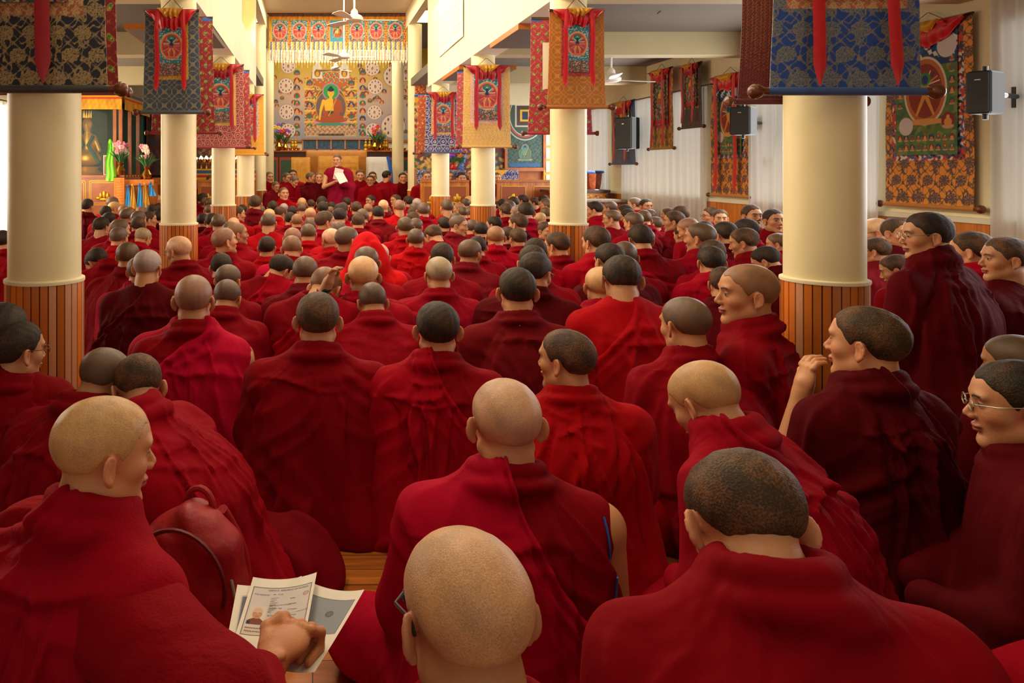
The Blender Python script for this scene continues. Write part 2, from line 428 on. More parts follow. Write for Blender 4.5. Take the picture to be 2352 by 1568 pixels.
# head, origin at the centre of the skull, face towards +y
def head_parts(P, hp):
    w_ = hp.get('w', 1.0)
    x = np.abs(P[:, 0])/w_; Q = np.stack([x, P[:, 1], P[:, 2]], 1)
    skull = smin(ell(Q, (0, -.016, .030), (.077, .093, .080)), ell(Q, (0, .012, .035), (.070, .082, .070)), .02)
    d = smin(skull, ell(Q, (0, .030, -.035), (.060, .060, .074)), .03)
    d = smin(d, cap(Q, (.052, .004, -.058), (.012, .066, -.100), .017, .018), .025)
    d = smin(d, ell(Q, (0, .070, -.100), (.022, .020, .018)), .015)
    d = smin(d, ell(Q, (.041, .052, -.022), (.024, .026, .022)), .02)
    d = smin(d, ell(Q, (.022, .080, .026), (.030, .012, .011)), .016)
    d = smax(d, -ell(Q, (.031, .099, .004), (.019, .016, .013)), .010)
    d = smin(d, ell(Q, (.031, .0755, .003), (.0145, .0135, .0105)), .004)
    d = smin(d, cap(Q, (0, .084, .012), (0, .107, -.026), .006, .0095), .012)
    d = smin(d, ell(Q, (.010, .098, -.033), (.0085, .010, .0075)), .006)
    d = smin(d, ell(Q, (0, .088, -.057), (.024, .012, .0060)), .005)
    d = smin(d, ell(Q, (0, .086, -.068), (.019, .012, .0068)), .005)
    # ears: shell with rim, bowl and lobe
    E = (Q-np.array((.0800, -.010, -.010), np.float32))*1.12
    tl = hp.get('ear', .6); ca, sa = math.cos(tl), math.sin(tl)
    ex = E[:, 0]*ca+E[:, 1]*sa; ey = -E[:, 0]*sa+E[:, 1]*ca; ez = E[:, 2]
    EE = np.stack([ex, ey, ez], 1)
    ear = ell(EE, (0.004, -.004, .002), (.0065, .0185, .032))
    rr = np.sqrt((ey+.003)**2*2.6+(ez-.002)**2)
    ear = smin(ear, np.sqrt((rr-.0285)**2+(ex-.0075)**2)-.0038, .004)
    ear = smax(ear, -ell(EE, (.013, .000, .000), (.008, .0085, .017)), .004)
    ear = smin(ear, ell(EE, (.004, .004, -.030), (.0065, .009, .010)), .006)
    d = smin(d, ear, .007)
    return d
def neck(P, base, hc):       # base of neck, centre of skull
    b = np.array(base, float); c = np.array(hc, float)
    return cap(P, b, c+(b-c)*.35, .060, .054)
SKIN = np.array((.78, .56, .40))
def face_cols(L):            # L in head coordinates -> sRGB colours
    n = len(L); c = np.tile(SKIN, (n, 1)); ax = np.abs(L[:, 0]); y, z = L[:, 1], L[:, 2]
    def mixin(m, col, a=1.0):
        m = (m*a)[:, None]; c[:] = c*(1-m)+np.array(col)*m
    sm = lambda d, s: np.clip(.5-d/s, 0, 1)
    front = (y > .045)
    mixin(sm(np.hypot((ax-.04)/1.3, z+.03)-.02, .03)*front, (.80, .46, .32), .45)
    mixin(sm(ax-.060, -.01)*(np.abs(z) < .045)*(y < .03)*(y > -.05), (.80, .48, .36), .35)
    zb = .0205+.006*np.sin((ax-.012)/.036*2.4)
    mixin(sm(np.abs(z-zb)-.0032, .003)*(ax > .011)*(ax < .049)*front, (.10, .07, .05), .9)
    e = np.hypot((ax-.031)/.0135, (z-.003)/.0048)-1
    mixin(sm(e, .3)*front, (.70, .62, .55)); 
    mixin(sm(np.hypot(ax-.031, z-.003)-.0062, .002)*(e < .15)*front, (.06, .04, .03))
    mixin(sm(np.abs(z-.0078+((ax-.031)/.014)**2*.003)-.0013, .002)*(np.abs(ax-.031) < .016)*front, (.10, .06, .05), .9)
    mixin(sm(np.hypot(ax/.024, (z+.0625)/.0115)-1, .25)*(y > .07), (.66, .32, .28), .75)
    mixin(sm(np.abs(z+.0625)-.0012, .0016)*(ax < .021)*(y > .07), (.30, .12, .10), .8)
    mixin(sm(np.hypot(ax-.008, z+.040)-.004, .003)*(y > .09), (.25, .12, .08), .8)
    return c
def hair_region(P, kind):    # <0 where hair grows
    x, y, z = np.abs(P[:, 0]), P[:, 1], P[:, 2]
    line = np.interp(y, [-.12, -.09, -.05, -.018, .004, .022, .040, .060, .074, .10], [-.062, -.066, -.050, .012, .016, .000, .030, .052, .066, .080])
    if kind == 'thin': line = np.interp(y, [-.12, -.09, -.05, -.02, .01, .03, .05, .07, .10], [-.055, -.058, -.045, .012, .02, .03, .062, .08, .1])
    line = line+.004*np.sin(P[:, 0]*160)*(y > .05)+.002*np.sin(y*300)
    return line-z
def rot_np(P, R, c): return (P-np.array(c, np.float32))@R       # world -> local for rotation R
_hc = {}
def head_mesh(kind, hp=None, h=.0038, nk=True):
    """shared crowd heads: origin at the base of the neck"""
    hp = hp or {}
    C = (0, .028, .150)
    def skin(P): 
        d = head_parts(P-np.array(C, np.float32), hp)
        return smin(d, cap(P, (0, -.008, -.012), (0, .008, .080), .064, .062), .025)
    V, Q = surface(skin, (-.12, -.12, -.11), (.12, .16, .27), h)
    sk = mesh_obj('body', V, Q, M['skin'], cols=face_cols(V-np.array(C)))
    out = [sk.data]; bpy.data.objects.remove(sk)
    for k, t in (('hair', .0055), ('stub', .0022), ('thin', .003)):
        def hr(P):
            L = P-np.array(C, np.float32)
            reg = hair_region(L, k); tt = .0005+t*np.clip(-reg/.045, 0, 1)**.6
            return np.maximum(skull_only(L, hp)-tt*(1+.25*snoise(P, 120, 3)), reg)
        V, Q = surface(hr, (-.11, -.12, .05), (.11, .14, .28), h)
        o = mesh_obj('hair', V, Q, M['hair' if k == 'hair' else 'stub']); out.append(o.data); bpy.data.objects.remove(o)
    return out
def skull_only(P, hp):
    w_ = hp.get('w', 1.0)
    x = np.abs(P[:, 0])/w_; Q = np.stack([x, P[:, 1], P[:, 2]], 1)
    skull = smin(ell(Q, (0, -.016, .030), (.077, .093, .080)), ell(Q, (0, .012, .035), (.070, .082, .070)), .02)
    return smin(skull, ell(Q, (0, .030, -.035), (.060, .060, .074)), .03)

# ---- robe: profile body with layered folds. local: facing +y, origin on the floor
PZ = [-.02, .05, .15, .28, .42, .50, .56, .61, .655, .70]
PX = [.335, .322, .285, .256, .250, .236, .196, .136, .092, .01]
PB = [.225, .225, .205, .178, .160, .142, .120, .092, .076, .01]
PF = [.24, .24, .21, .18, .155, .135, .12, .095, .080, .01]
def yc(z, lean): return lean*np.clip(z, 0, 2)**1.4
class Robe:
    def __init__(s, seed=0, lean=.22, sw=1.0, nf=9, amp=.011, shawl=None, bare=False, collar=True, hs=1.0, knees=True, up=1.0, hump=0.0, base=1.0, vf=6.0, va=.006, wn=1.0, swoops=3):
        s.__dict__.update(locals()); del s.__dict__['s']
        r = np.random.RandomState(seed+100); s.folds = []
        for i in range(nf):
            th0 = r.uniform(-1.5, 1.5); z0 = r.uniform(.48, .62)
            th1 = th0*r.uniform(.5, 1.6)+r.uniform(-.5, .5); z1 = r.uniform(.02, .30)
            s.folds.append((th0, z0, th1, z1, r.uniform(.5, 1)*amp*r.choice([1, 1, -1]), r.uniform(.010, .026)*wn))
        for i in range(4):       # creases that hang between the shoulders under the collar
            z0 = r.uniform(.50, .61); s.folds.append((r.uniform(-1.3, -.3), z0, r.uniform(.3, 1.3), z0+r.uniform(-.06, .06), r.uniform(.5, 1)*amp*.8, r.uniform(.008, .016)))
        s.sw_ = [(r.uniform(-1.3, 1.3), r.uniform(.15, .55), r.uniform(-.9, .9)+(PI/2 if r.rand() < .35 else 0), r.uniform(.055, .10), r.uniform(.05, .09), r.rand()*6) for i in range(s.swoops)]
        for i in range(7):       # folds pooling at the floor
            th = r.uniform(-2.6, 2.6); s.folds.append((th, .16, th+r.uniform(-.5, .5), -.02, r.uniform(.8, 1.6)*amp, r.uniform(.014, .03)))
    def uv(s, P):
        z = P[:, 2]/s.hs; y = P[:, 1]-yc(z, s.lean)
        return np.arctan2(P[:, 0], -y), z, y
    def __call__(s, P, off=0.0, folds=True):
        th, z, y = s.uv(P); x = np.abs(P[:, 0])
        k = np.where(z < .4, s.base, s.sw)
        wx = np.interp(z, PZ, PX)*s.sw*np.where(z < .2, s.base, 1)
        wb = np.interp(z, PZ, PB)*(1+s.hump*np.exp(-((z-.45)/.12)**2)); wf = np.interp(z, PZ, PF)
        wy = np.where(y < 0, wb, wf)
        rr = np.sqrt((x/wx)**2+(y/wy)**2)
        d = (rr-1)*np.minimum(wx, wy)*.85
        Q = np.stack([x, y, z], 1)
        d = smin(d, cap(Q, (.10, 0, .575), (.195*s.sw, .0, .535), .055, .066), .04)          # shoulders
        if not s.bare: d = smin(d, cap(Q, (.205*s.sw, 0, .53), (.255*s.sw, .09, .30), .066, .058), .05)
        else:
            X = P[:, 0]; QL = np.stack([-X, y, z], 1)
            d = smin(d, cap(QL, (.205*s.sw, 0, .53), (.255*s.sw, .09, .30), .066, .058), .05)
        d = smin(d, cap(Q, (.24, .10, .28), (.08, .26, .22), .055, .055), .05)               # forearms in the lap
        if s.knees:
            d = smin(d, cap(Q, (.12, .06, .12), (.33, .30, .095), .11, .095), .07)
            d = smin(d, cap(Q, (.33, .30, .09), (.0, .40, .07), .09, .07), .05)
        if s.collar:
            zc = .658; r2 = np.sqrt(x**2+(y-.0)**2)
            d = smin(d, np.sqrt((r2-.076)**2+(z-zc+.25*y)**2*1.0)-.022, .020)
            d = smin(d, np.sqrt((r2-.098)**2+(z-zc+.038+.3*y)**2*1.2)-.020, .016)
        d = smax(d, -cap(Q, (0, -.01, .60), (0, .02, .80), .054, .070), .012)
        if folds:
            for (a0, z0, a1, z1, A, w_) in s.folds:
                e = np.array((a1-a0, z1-z0)); e[0] *= .24; L = math.hypot(*e); e /= L
                u = (th-a0)*.24; v = z-z0
                t = (u*e[0]+v*e[1])/L; n_ = u*-e[1]+v*e[0]+.012*np.sin(t*5+a0*7)
                msk = np.clip(t*5+.6, 0, 1)*np.clip((1.15-t)*4, 0, 1)
                d = d-A*np.exp(-(n_/(w_*(.6+.8*np.clip(t, 0, 1))))**2)*msk
            dr = np.sin(th*s.vf+2.2*np.sin(z*5+s.seed)+s.seed)
            d = d-s.va*(np.sign(dr)*np.abs(dr)**.7)*np.clip(1.1-z*1.7, .12, 1)
            for (a0, z0, al, lam, ev, ph) in s.sw_:
                u = (th-a0)*.24; v = z-z0; q = u*math.sin(al)+v*math.cos(al); t = u*math.cos(al)-v*math.sin(al)
                g = np.sin(q/lam*6.28+ph+6*t+1.2*np.sin(t*14+ph)); d = d-.0060*np.where(g > 0, np.abs(g)**1.6, -np.abs(g)*.5)*np.exp(-(q/ev)**2-(t/(ev*2.6))**2)
            d = d-.006*snoise(P, 9, s.seed)-.012*np.sin(th*5+s.seed)*np.clip(1-z/.16, 0, 1)
        d = d*np.where(z < 0, 1, 1)
        d = np.maximum(d, -P[:, 2]+.002)
        return d-off
    def shawl_q(s, P):     # >0 inside the shawl: everything left of/below the rolled edge
        th, z, y = s.uv(P)
        a, b = s.shawl                    # height of the edge at the neck, slope to the right hip
        zl = a-b*(th+.1)+.015*np.sin(th*4+s.seed)
        return (zl-z)
def surf_point(R, th, z, off=0.0):
    lo_, hi_ = .02, .5
    for _ in range(18):
        m = (lo_+hi_)/2; y = yc(np.array([z]), R.lean)[0]
        P = np.array([[m*math.sin(th), -m*math.cos(th)+y, z]], np.float32)
        if R(P)[0]-off < 0: lo_ = m
        else: hi_ = m
    return (float(P[0, 0]), float(P[0, 1]), float(P[0, 2]))
def back_point(R, x, z, off=.003):      # where the back of the robe is met at a given x and height
    ys = np.linspace(-.34, .2, 400); P = np.stack([np.full(400, x), ys, np.full(400, z)], 1).astype(np.float32)
    k = int(np.argmax(R(P) < 0)); return (x, float(ys[k])-off, z)
def robe_mesh(R, h=.012, mat_='robe'):
    hi = .74*R.hs
    V, Q = surface(lambda P: R(P), (-.54, -.40, -.02), (.54, .60, hi), h)
    o = mesh_obj('robe', V, Q, M[mat_]); me = o.data; bpy.data.objects.remove(o)
    sm = None
    if R.shawl:
        def sh(P):
            q = R.shawl_q(P); th, z, y = R.uv(P)
            roll = .011*np.exp(-((q-.022)/.018)**2)+.007*np.exp(-((q-.075)/.016)**2)+.005*np.exp(-((q-.12)/.02)**2)-.003*np.exp(-((q-.05)/.01)**2)
            d = R(P)-.008-roll
            d = smax(d, -q*.8, .006)
            if R.bare: d = smax(d, th-2.1, .01)
            return smax(d, -(R(P)+.026), .002)
        V, Q = surface(sh, (-.52, -.36, -.02), (.52, .58, hi+.02), h*.8)
        o = mesh_obj('shawl', V, Q, M[mat_]); sm = o.data; bpy.data.objects.remove(o)
    return me, sm
# ------------------------------------------------------------------ painted and woven patterns (colours stored on fine mesh grids)
def H(h): return np.array([int(h[i:i+2], 16)/255 for i in (0, 2, 4)])
class Canvas:
    def __init__(s, w, h, px, base='808080'):     # metres, metres, metres per cell
        s.w, s.h = w, h; s.nx = max(int(w/px), 4); s.ny = max(int(h/px), 4)
        x = (np.arange(s.nx+1)/s.nx-.5)*w; z = np.arange(s.ny+1)/s.ny*h
        s.X, s.Z = np.meshgrid(x, z); s.px = px
        s.c = np.zeros(s.X.shape+(3,))+H(base)
    def put(s, m, col, a=1.0):
        m = np.clip(m, 0, 1)*a
        s.c = s.c*(1-m[..., None])+(H(col) if isinstance(col, str) else col)*m[..., None]; return s
    def aa(s, d): return np.clip(.5-d/s.px, 0, 1)
    def rect(s, x0, x1, z0, z1, col, a=1): return s.put(s.aa(np.maximum(np.maximum(x0-s.X, s.X-x1), np.maximum(z0-s.Z, s.Z-z1))), col, a)
    def ell(s, x, z, rx, rz, col, a=1): return s.put(s.aa((np.hypot((s.X-x)/rx, (s.Z-z)/rz)-1)*min(rx, rz)), col, a)
    def ring(s, x, z, rx, rz, t, col, a=1): return s.put(s.aa(np.abs(np.hypot((s.X-x)/rx, (s.Z-z)/rz)-1)*min(rx, rz)-t/2), col, a)
    def line(s, x0, z0, x1, z1, t, col, t1=None):
        t1 = t if t1 is None else t1
        dx, dz = x1-x0, z1-z0; L = dx*dx+dz*dz+1e-12
        k = np.clip(((s.X-x0)*dx+(s.Z-z0)*dz)/L, 0, 1)
        return s.put(s.aa(np.hypot(s.X-x0-k*dx, s.Z-z0-k*dz)-(t+(t1-t)*k)/2), col)
    def poly(s, pts, col):
        ins = np.zeros(s.X.shape, bool); n = len(pts)
        for i in range(n):
            (x0, z0), (x1, z1) = pts[i], pts[(i+1) % n]
            if z0 == z1: continue
            ins ^= ((z0 > s.Z) != (z1 > s.Z)) & (s.X < (x1-x0)*(s.Z-z0)/(z1-z0)+x0)
        return s.put(ins*1.0, col)
    def noise(s, a, f, seed=0):
        r = np.random.RandomState(seed); n = 0
        for i in range(6):
            k = r.normal(size=2)*f; n = n+np.sin(s.X*k[0]+s.Z*k[1]+r.rand()*6.3)
        s.c = s.c*(1+a*n[..., None]/3); return s
    def mottled(s, x0, x1, z0, z1, cols, f, seed=0, a=1.0):
        """busy small painted figures: patches of the given colours"""
        r = np.random.RandomState(seed)
        gx = np.floor(s.X*f+.35*np.sin(s.Z*f*2.1)).astype(int); gz = np.floor(s.Z*f+.35*np.sin(s.X*f*1.7)).astype(int)
        hsh = (gx*73856093 ^ gz*19349663 ^ seed*83492791) & 1023
        pal = np.array([H(c) for c in cols]); pick = pal[hsh % len(cols)]
        m = s.aa(np.maximum(np.maximum(x0-s.X, s.X-x1), np.maximum(z0-s.Z, s.Z-z1)))[..., None]*a
        s.c = s.c*(1-m)+pick*m; return s
def brocade(c, x0, x1, z0, z1, ground, g1, g2, size=.12, kind='flower', seed=0):
    X, Z = c.X, c.Z
    m = (X >= x0) & (X <= x1) & (Z >= z0) & (Z <= z1)
    out = np.zeros(X.shape+(3,))+H(ground)
    def put(mm, col):
        mm = np.clip(mm, 0, 1)[..., None]; out[:] = out*(1-mm)+H(col)*mm
    sx, sz = size, size*.9
    row = np.floor(Z/sz); xx = X+(row % 2)*sx/2
    u = (xx/sx-np.floor(xx/sx)-.5)*sx; v = (Z/sz-row-.5)*sz
    if kind == 'hex':                      # honeycomb lines with a rosette
        r = np.hypot(u, v); th = np.arctan2(v, u)
        hexd = np.maximum(np.abs(u)*.9+np.abs(v)*.5, np.abs(v))
        put((np.abs(hexd-size*.40) < size*.035)*1., g1)
        put((r < size*(.20+.05*np.cos(8*th)))*1., g1); put((r < size*.10)*1., g2)
        put((np.sin(r/size*60) > .5)*(r < size*.24)*1., ground)
    elif kind == 'fret':                   # interlocking octagons
        a = np.abs(np.sin(X/size*PI)); b = np.abs(np.sin(Z/size*PI))
        put((np.abs(a-b) < .09)*1., g1); put((np.abs(a+b-1.0) < .07)*1., g1)
        put((np.abs(a*b-.45) < .04)*1., g2); put((np.abs(np.abs(np.sin((X+Z)/size*PI*2))-.5) < .05)*(a*b > .6)*1., g2)
    elif kind == 'sprig':                  # small scattered leaves
        h1 = np.sin(row*12.9+np.floor(xx/sx)*78.2)*2.5
        a = u*np.cos(h1)+v*np.sin(h1); b = -u*np.sin(h1)+v*np.cos(h1)
        put((np.hypot(a/(size*.26), b/(size*.15)) < 1)*1., 'b8a050'); put((np.hypot(a/(size*.22), b/(size*.11)) < 1)*1., g1)
        put((np.hypot((a-size*.06)/(size*.07), b/(size*.06)) < 1)*1., g2)
        put((np.abs(np.sin(X*9/size*.9)+np.sin(Z*8/size*1.1)) < .10)*.5, g2)
    elif kind == 'speck':
        put((np.sin(X*520)*np.sin(Z*480+np.sin(X*90)*2) > .55)*1., g1); put((np.sin(X*610+2)*np.sin(Z*390+1) > .8)*1., g2)
    else:
        r = np.hypot(u, v*1.15); th = np.arctan2(v, u)
        R_ = size*(.30+.035*np.abs(np.cos(4.5*th)))
        # scrolling stems between the blossoms
        st = np.sin(X/size*2*PI+1.4*np.sin(Z/size*2*PI))+np.cos(Z/size*2*PI*.9+1.1*np.sin(X/size*4*PI))
        put((np.abs(st) < .26)*(r > R_)*1., g1); put((np.abs(st) < .10)*(r > R_)*1., g2)
        put((np.abs(np.sin(X/size*9)+np.cos(Z/size*9.7+1)) < .2)*(r > R_*1.05)*.8, g1)
        put((r < R_)*1., g1)
        put((np.sin(r/size*75+2.2*np.cos(9*th)) > .1)*(r < R_*.93)*1., g2)
        put((np.abs(np.sin(4.5*th+r/size*9)) < .22)*(r < R_*.9)*(r > R_*.25)*1., ground)
        put((r < R_*.16)*1., g1)
    c.c = np.where(m[..., None], out, c.c); return c
def cloth_from(c, name, m, parent=None, wave=.006, flare=0.0, thick=.0, seed=0, curl=0.0):
    """turns a canvas into a slightly rippled hanging cloth: x across, z up from 0, facing -y"""
    X, Z = c.X.ravel(), c.Z.ravel()
    r = np.random.RandomState(seed); ph = r.rand(3)*6
    t = 1-Z/c.h
    x = X*(1+flare*t**2)
    y = wave*(np.sin(X/c.w*7+ph[0]+Z*2)*.6+np.sin(X/c.w*3+ph[1]-Z*3)*.8+.5*np.sin(Z*9+ph[2]))+curl*(2*X/c.w)**2
    V = np.stack([x, y, Z], 1); nx, ny = c.nx+1, c.ny+1
    i = np.arange((nx-1)*(ny-1)); a = (i//(nx-1))*nx+i % (nx-1)
    Fq = np.stack([a, a+1, a+1+nx, a+nx], 1)
    if thick > 0:
        V2 = V.copy(); V2[:, 1] += thick; nV = len(V)
        bd = np.concatenate([np.arange(nx), np.arange(nx-1, nx*ny, nx)[1:], np.arange(nx*ny-1, nx*(ny-1)-1, -1)[1:], np.arange(nx*(ny-1), -1, -nx)[1:]])[:-1]
        nxt = np.roll(bd, -1)
        side = np.stack([bd, bd+nV, nxt+nV, nxt], 1)
        V = np.concatenate([V, V2]); Fq = np.concatenate([Fq, Fq[:, ::-1]+nV, side])
        cc = np.concatenate([c.c.reshape(-1, 3)]*2)
    else: cc = c.c.reshape(-1, 3)
    return mesh_obj(name, V, Fq, m, parent, cols=cc)

def deity(c, x, z, w, h, seed=0, col=('d8a040', '18365c', '1c8a80')):
    """a generic many-armed figure in a flaming halo, standing on a lotus"""
    c.rect(x-w/2, x+w/2, z, z+h, '2f7f98'); c.mottled(x-w/2, x+w/2, z, z+h, ['2a6f96', '3f93a6', '2b7a86', 'd8d8c8', '26588c', '3f8f6a'], 26/w, seed)
    c.mottled(x-w/2, x+w/2, z, z+h*.2, ['243f6a', 'c8502c', '2c6c78', 'd8b080', '7a2a30', '3a6a50'], 30/w, seed+1)
    cx, cz = x, z+h*.50; r = w*.40
    c.ell(cx, cz, r*1.12, r*1.35, 'd88a50'); c.ring(cx, cz, r*1.12, r*1.35, w*.02, 'e8c890'); c.ell(cx, cz, r*.95, r*1.18, 'b4404a')
    for k in range(26):
        a = 2*PI*k/26; c.line(cx, cz, cx+r*.86*math.cos(a), cz+r*1.05*math.sin(a), w*.012, ('e8dcc8', 'd86a5a', '8a2c3c')[k % 3])
    c.ell(cx, cz+r*.62, w*.17, w*.17, col[2]); c.ring(cx, cz+r*.62, w*.17, w*.17, w*.012, '0e5a50')
    for sgn in (-1, 1):
        for k in range(6):
            a = -.2+k*.26; c.line(cx, cz+r*.30, cx+sgn*r*.78*math.cos(a), cz+r*.25+r*.62*math.sin(a), w*.022, (col[0], 'e8e0d0', '20406a')[k % 3])
        c.line(cx, cz-r*.05, cx+sgn*w*.13, cz-r*.55, w*.065, col[0], w*.045); c.line(cx+sgn*w*.13, cz-r*.55, cx+sgn*w*.09, cz-r*1.0, w*.045, col[0], w*.03)
    c.ell(cx, cz+r*.12, w*.075, w*.12, col[1]); c.ell(cx, cz-r*.08, w*.10, w*.05, 'b83a30')
    c.ell(cx, cz+r*.55, w*.055, w*.07, col[1]); c.ell(cx, cz+r*.78, w*.04, w*.03, 'd8b040')
    c.ell(cx, cz-r*1.18, w*.32, w*.05, 'e0a878'); c.ell(cx, cz-r*1.18, w*.26, w*.03, 'c85a4a')
    for dx in (-.36, 0, .36): c.ell(x+dx*w, z+h*.93, w*.055, w*.055, 'd8cfae'); c.ell(x+dx*w, z+h*.925, w*.028, w*.035, 'a8402c')
    return c
def buddha(c, x, z, h, robe='a8532a', skin='e0b23c', halo='2f8a4a', body='3a3a4a', bg=None):
    """a generic seated figure with round haloes on a lotus seat; h = height"""
    w = h
    c.ell(x, z+h*.42, w*.36, h*.40, 'c89030'); c.ell(x, z+h*.42, w*.34, h*.38, bg or body)
    c.ell(x, z+h*.78, w*.20, h*.20, 'b87aa0'); c.ell(x, z+h*.78, w*.17, h*.17, halo)
    c.ell(x, z+h*.06, w*.42, h*.07, 'd88a9a'); c.ell(x, z+h*.03, w*.36, h*.035, '3f8f7a')
    c.poly([(x-.36*w, z+.10*h), (x-.25*w, z+.22*h), (x+.25*w, z+.22*h), (x+.36*w, z+.10*h), (x+.2*w, z+.06*h), (x-.2*w, z+.06*h)], robe)
    c.poly([(x-.17*w, z+.2*h), (x-.21*w, z+.56*h), (x-.12*w, z+.62*h), (x+.12*w, z+.62*h), (x+.22*w, z+.56*h), (x+.19*w, z+.2*h)], robe)
    c.poly([(x-.13*w, z+.34*h), (x-.17*w, z+.56*h), (x-.05*w, z+.62*h), (x+.05*w, z+.60*h), (x+.06*w, z+.34*h)], skin)
    c.line(x-.17*w, z+.56*h, x-.23*w, z+.36*h, w*.075, skin, w*.06); c.line(x-.23*w, z+.36*h, x-.26*w, z+.14*h, w*.055, skin, w*.04)
    c.line(x+.2*w, z+.54*h, x+.24*w, z+.34*h, w*.07, robe); c.line(x+.24*w, z+.34*h, x+.02*w, z+.26*h, w*.06, robe); c.ell(x, z+.30*h, w*.06, h*.035, '2a4a5a')
    c.line(x+.12*w, z+.60*h, x-.05*w, z+.22*h, w*.02, 'd8a030')
    c.rect(x-.035*w, x+.035*w, z+.6*h, z+.68*h, skin)
    c.ell(x, z+.745*h, w*.075, h*.085, skin); c.ell(x, z+.82*h, w*.075, h*.045, '22304a'); c.ell(x, z+.87*h, w*.035, h*.03, '22304a')
    for sgn in (-1, 1): c.line(x+sgn*.025*w, z+.75*h, x+sgn*.05*w, z+.75*h, h*.008, '3a2418')
    c.line(x-.015*w, z+.70*h, x+.015*w, z+.70*h, h*.008, 'a83a2a')
    return c
def wheel(c, x, z, r, ground='d8b0a0'):
    c.ell(x, z, r, r, '8a6a50'); c.ell(x, z, r*.96, r*.96, 'e2cdb8'); c.ring(x, z, r*.42, r*.42, r*.03, ground)
    for k in range(10):
        a = 2*PI*k/10; c.line(x+.42*r*math.cos(a), z+.42*r*math.sin(a), x+.96*r*math.cos(a), z+.96*r*math.sin(a), r*.02, ground)
        a += PI/10
        for rr, q in ((.68, .11), ): c.ell(x+rr*r*math.cos(a), z+rr*r*math.sin(a), r*q*.7, r*q, '7a4a38'); c.ell(x+rr*r*math.cos(a), z+(rr*math.sin(a)+.08)*r, r*.05, r*.05, '3a4a4a')
    c.ell(x, z, r*.16, r*.24, 'b08a60'); c.ell(x, z+r*.1, r*.06, r*.06, '6a3a2a')
    return c
def small_icon(c, x, z, r, k=0):
    pal = [('2a6a50', 'b85a3a'), ('8a2a2a', 'd89a50'), ('24406a', 'c8783a'), ('9a4a2a', '3a7a5a')][k % 4]
    c.ell(x, z, r, r*1.05, pal[0]); c.ell(x, z-r*.75, r*.9, r*.3, 'c8a080'); c.ell(x, z-r*.2, r*.6, r*.55, pal[1]); c.ell(x, z+r*.45, r*.25, r*.28, 'd8a860' if k % 3 else '3a5a7a'); return c

def gathered(w, h, name, m, parent, loc, top=None, seed=0, n=9):
    """the bunched silk veil across the top of a scroll: deep vertical pleats, lower in the middle"""
    nx, nz = 90, 16; r = np.random.RandomState(seed); ph = r.rand()*6
    V = []; 
    for j in range(nz+1):
        t = j/nz
        for i in range(nx+1):
            u = i/nx*2-1; au = abs(u)
            bot = h*(1-.85*max(0, au-.42)/.58)*(1+.10*math.sin(u*11+ph))
            x = u*w/2*(1-.10*t)
            puff = .030*math.sin(PI*min(t*1.1, 1))+.008
            pl = .010*math.sin(u*PI*n+ph+1.5*math.sin(u*5))*(.3+t)*(1 if au < .55 else .35)
            V.append((x, -puff-pl-.012, -bot*t))
    F_ = [(j*(nx+1)+i, (j+1)*(nx+1)+i, (j+1)*(nx+1)+i+1, j*(nx+1)+i+1) for j in range(nz) for i in range(nx)]
    o = mesh_obj(name, V, F_, m, parent); o.location = loc
    return o
def ribbon(parent, x0, x1, z0, z1, w, m, y=-.03):
    mb = MB(); n = 14; vs = []
    for i in range(n+1):
        t = i/n; x = x0+(x1-x0)*t+.004*math.sin(t*9+x0*40); z = z0+(z1-z0)*t; ww = w*(1+.25*t)/2
        yy = y-.008*math.sin(t*7)-.006
        if i == n: ww *= .15
        vs += [(x-ww, yy, z), (x, yy-.006, z), (x+ww, yy, z), (x, yy+.004, z)]
    fs = []
    for i in range(n):
        for k in range(4): a = i*4+k; b = i*4+(k+1) % 4; fs.append((a, a+4, b+4, b))
    mb.add(vs, fs); return mb.build('ribbon', m, parent, smooth=True)
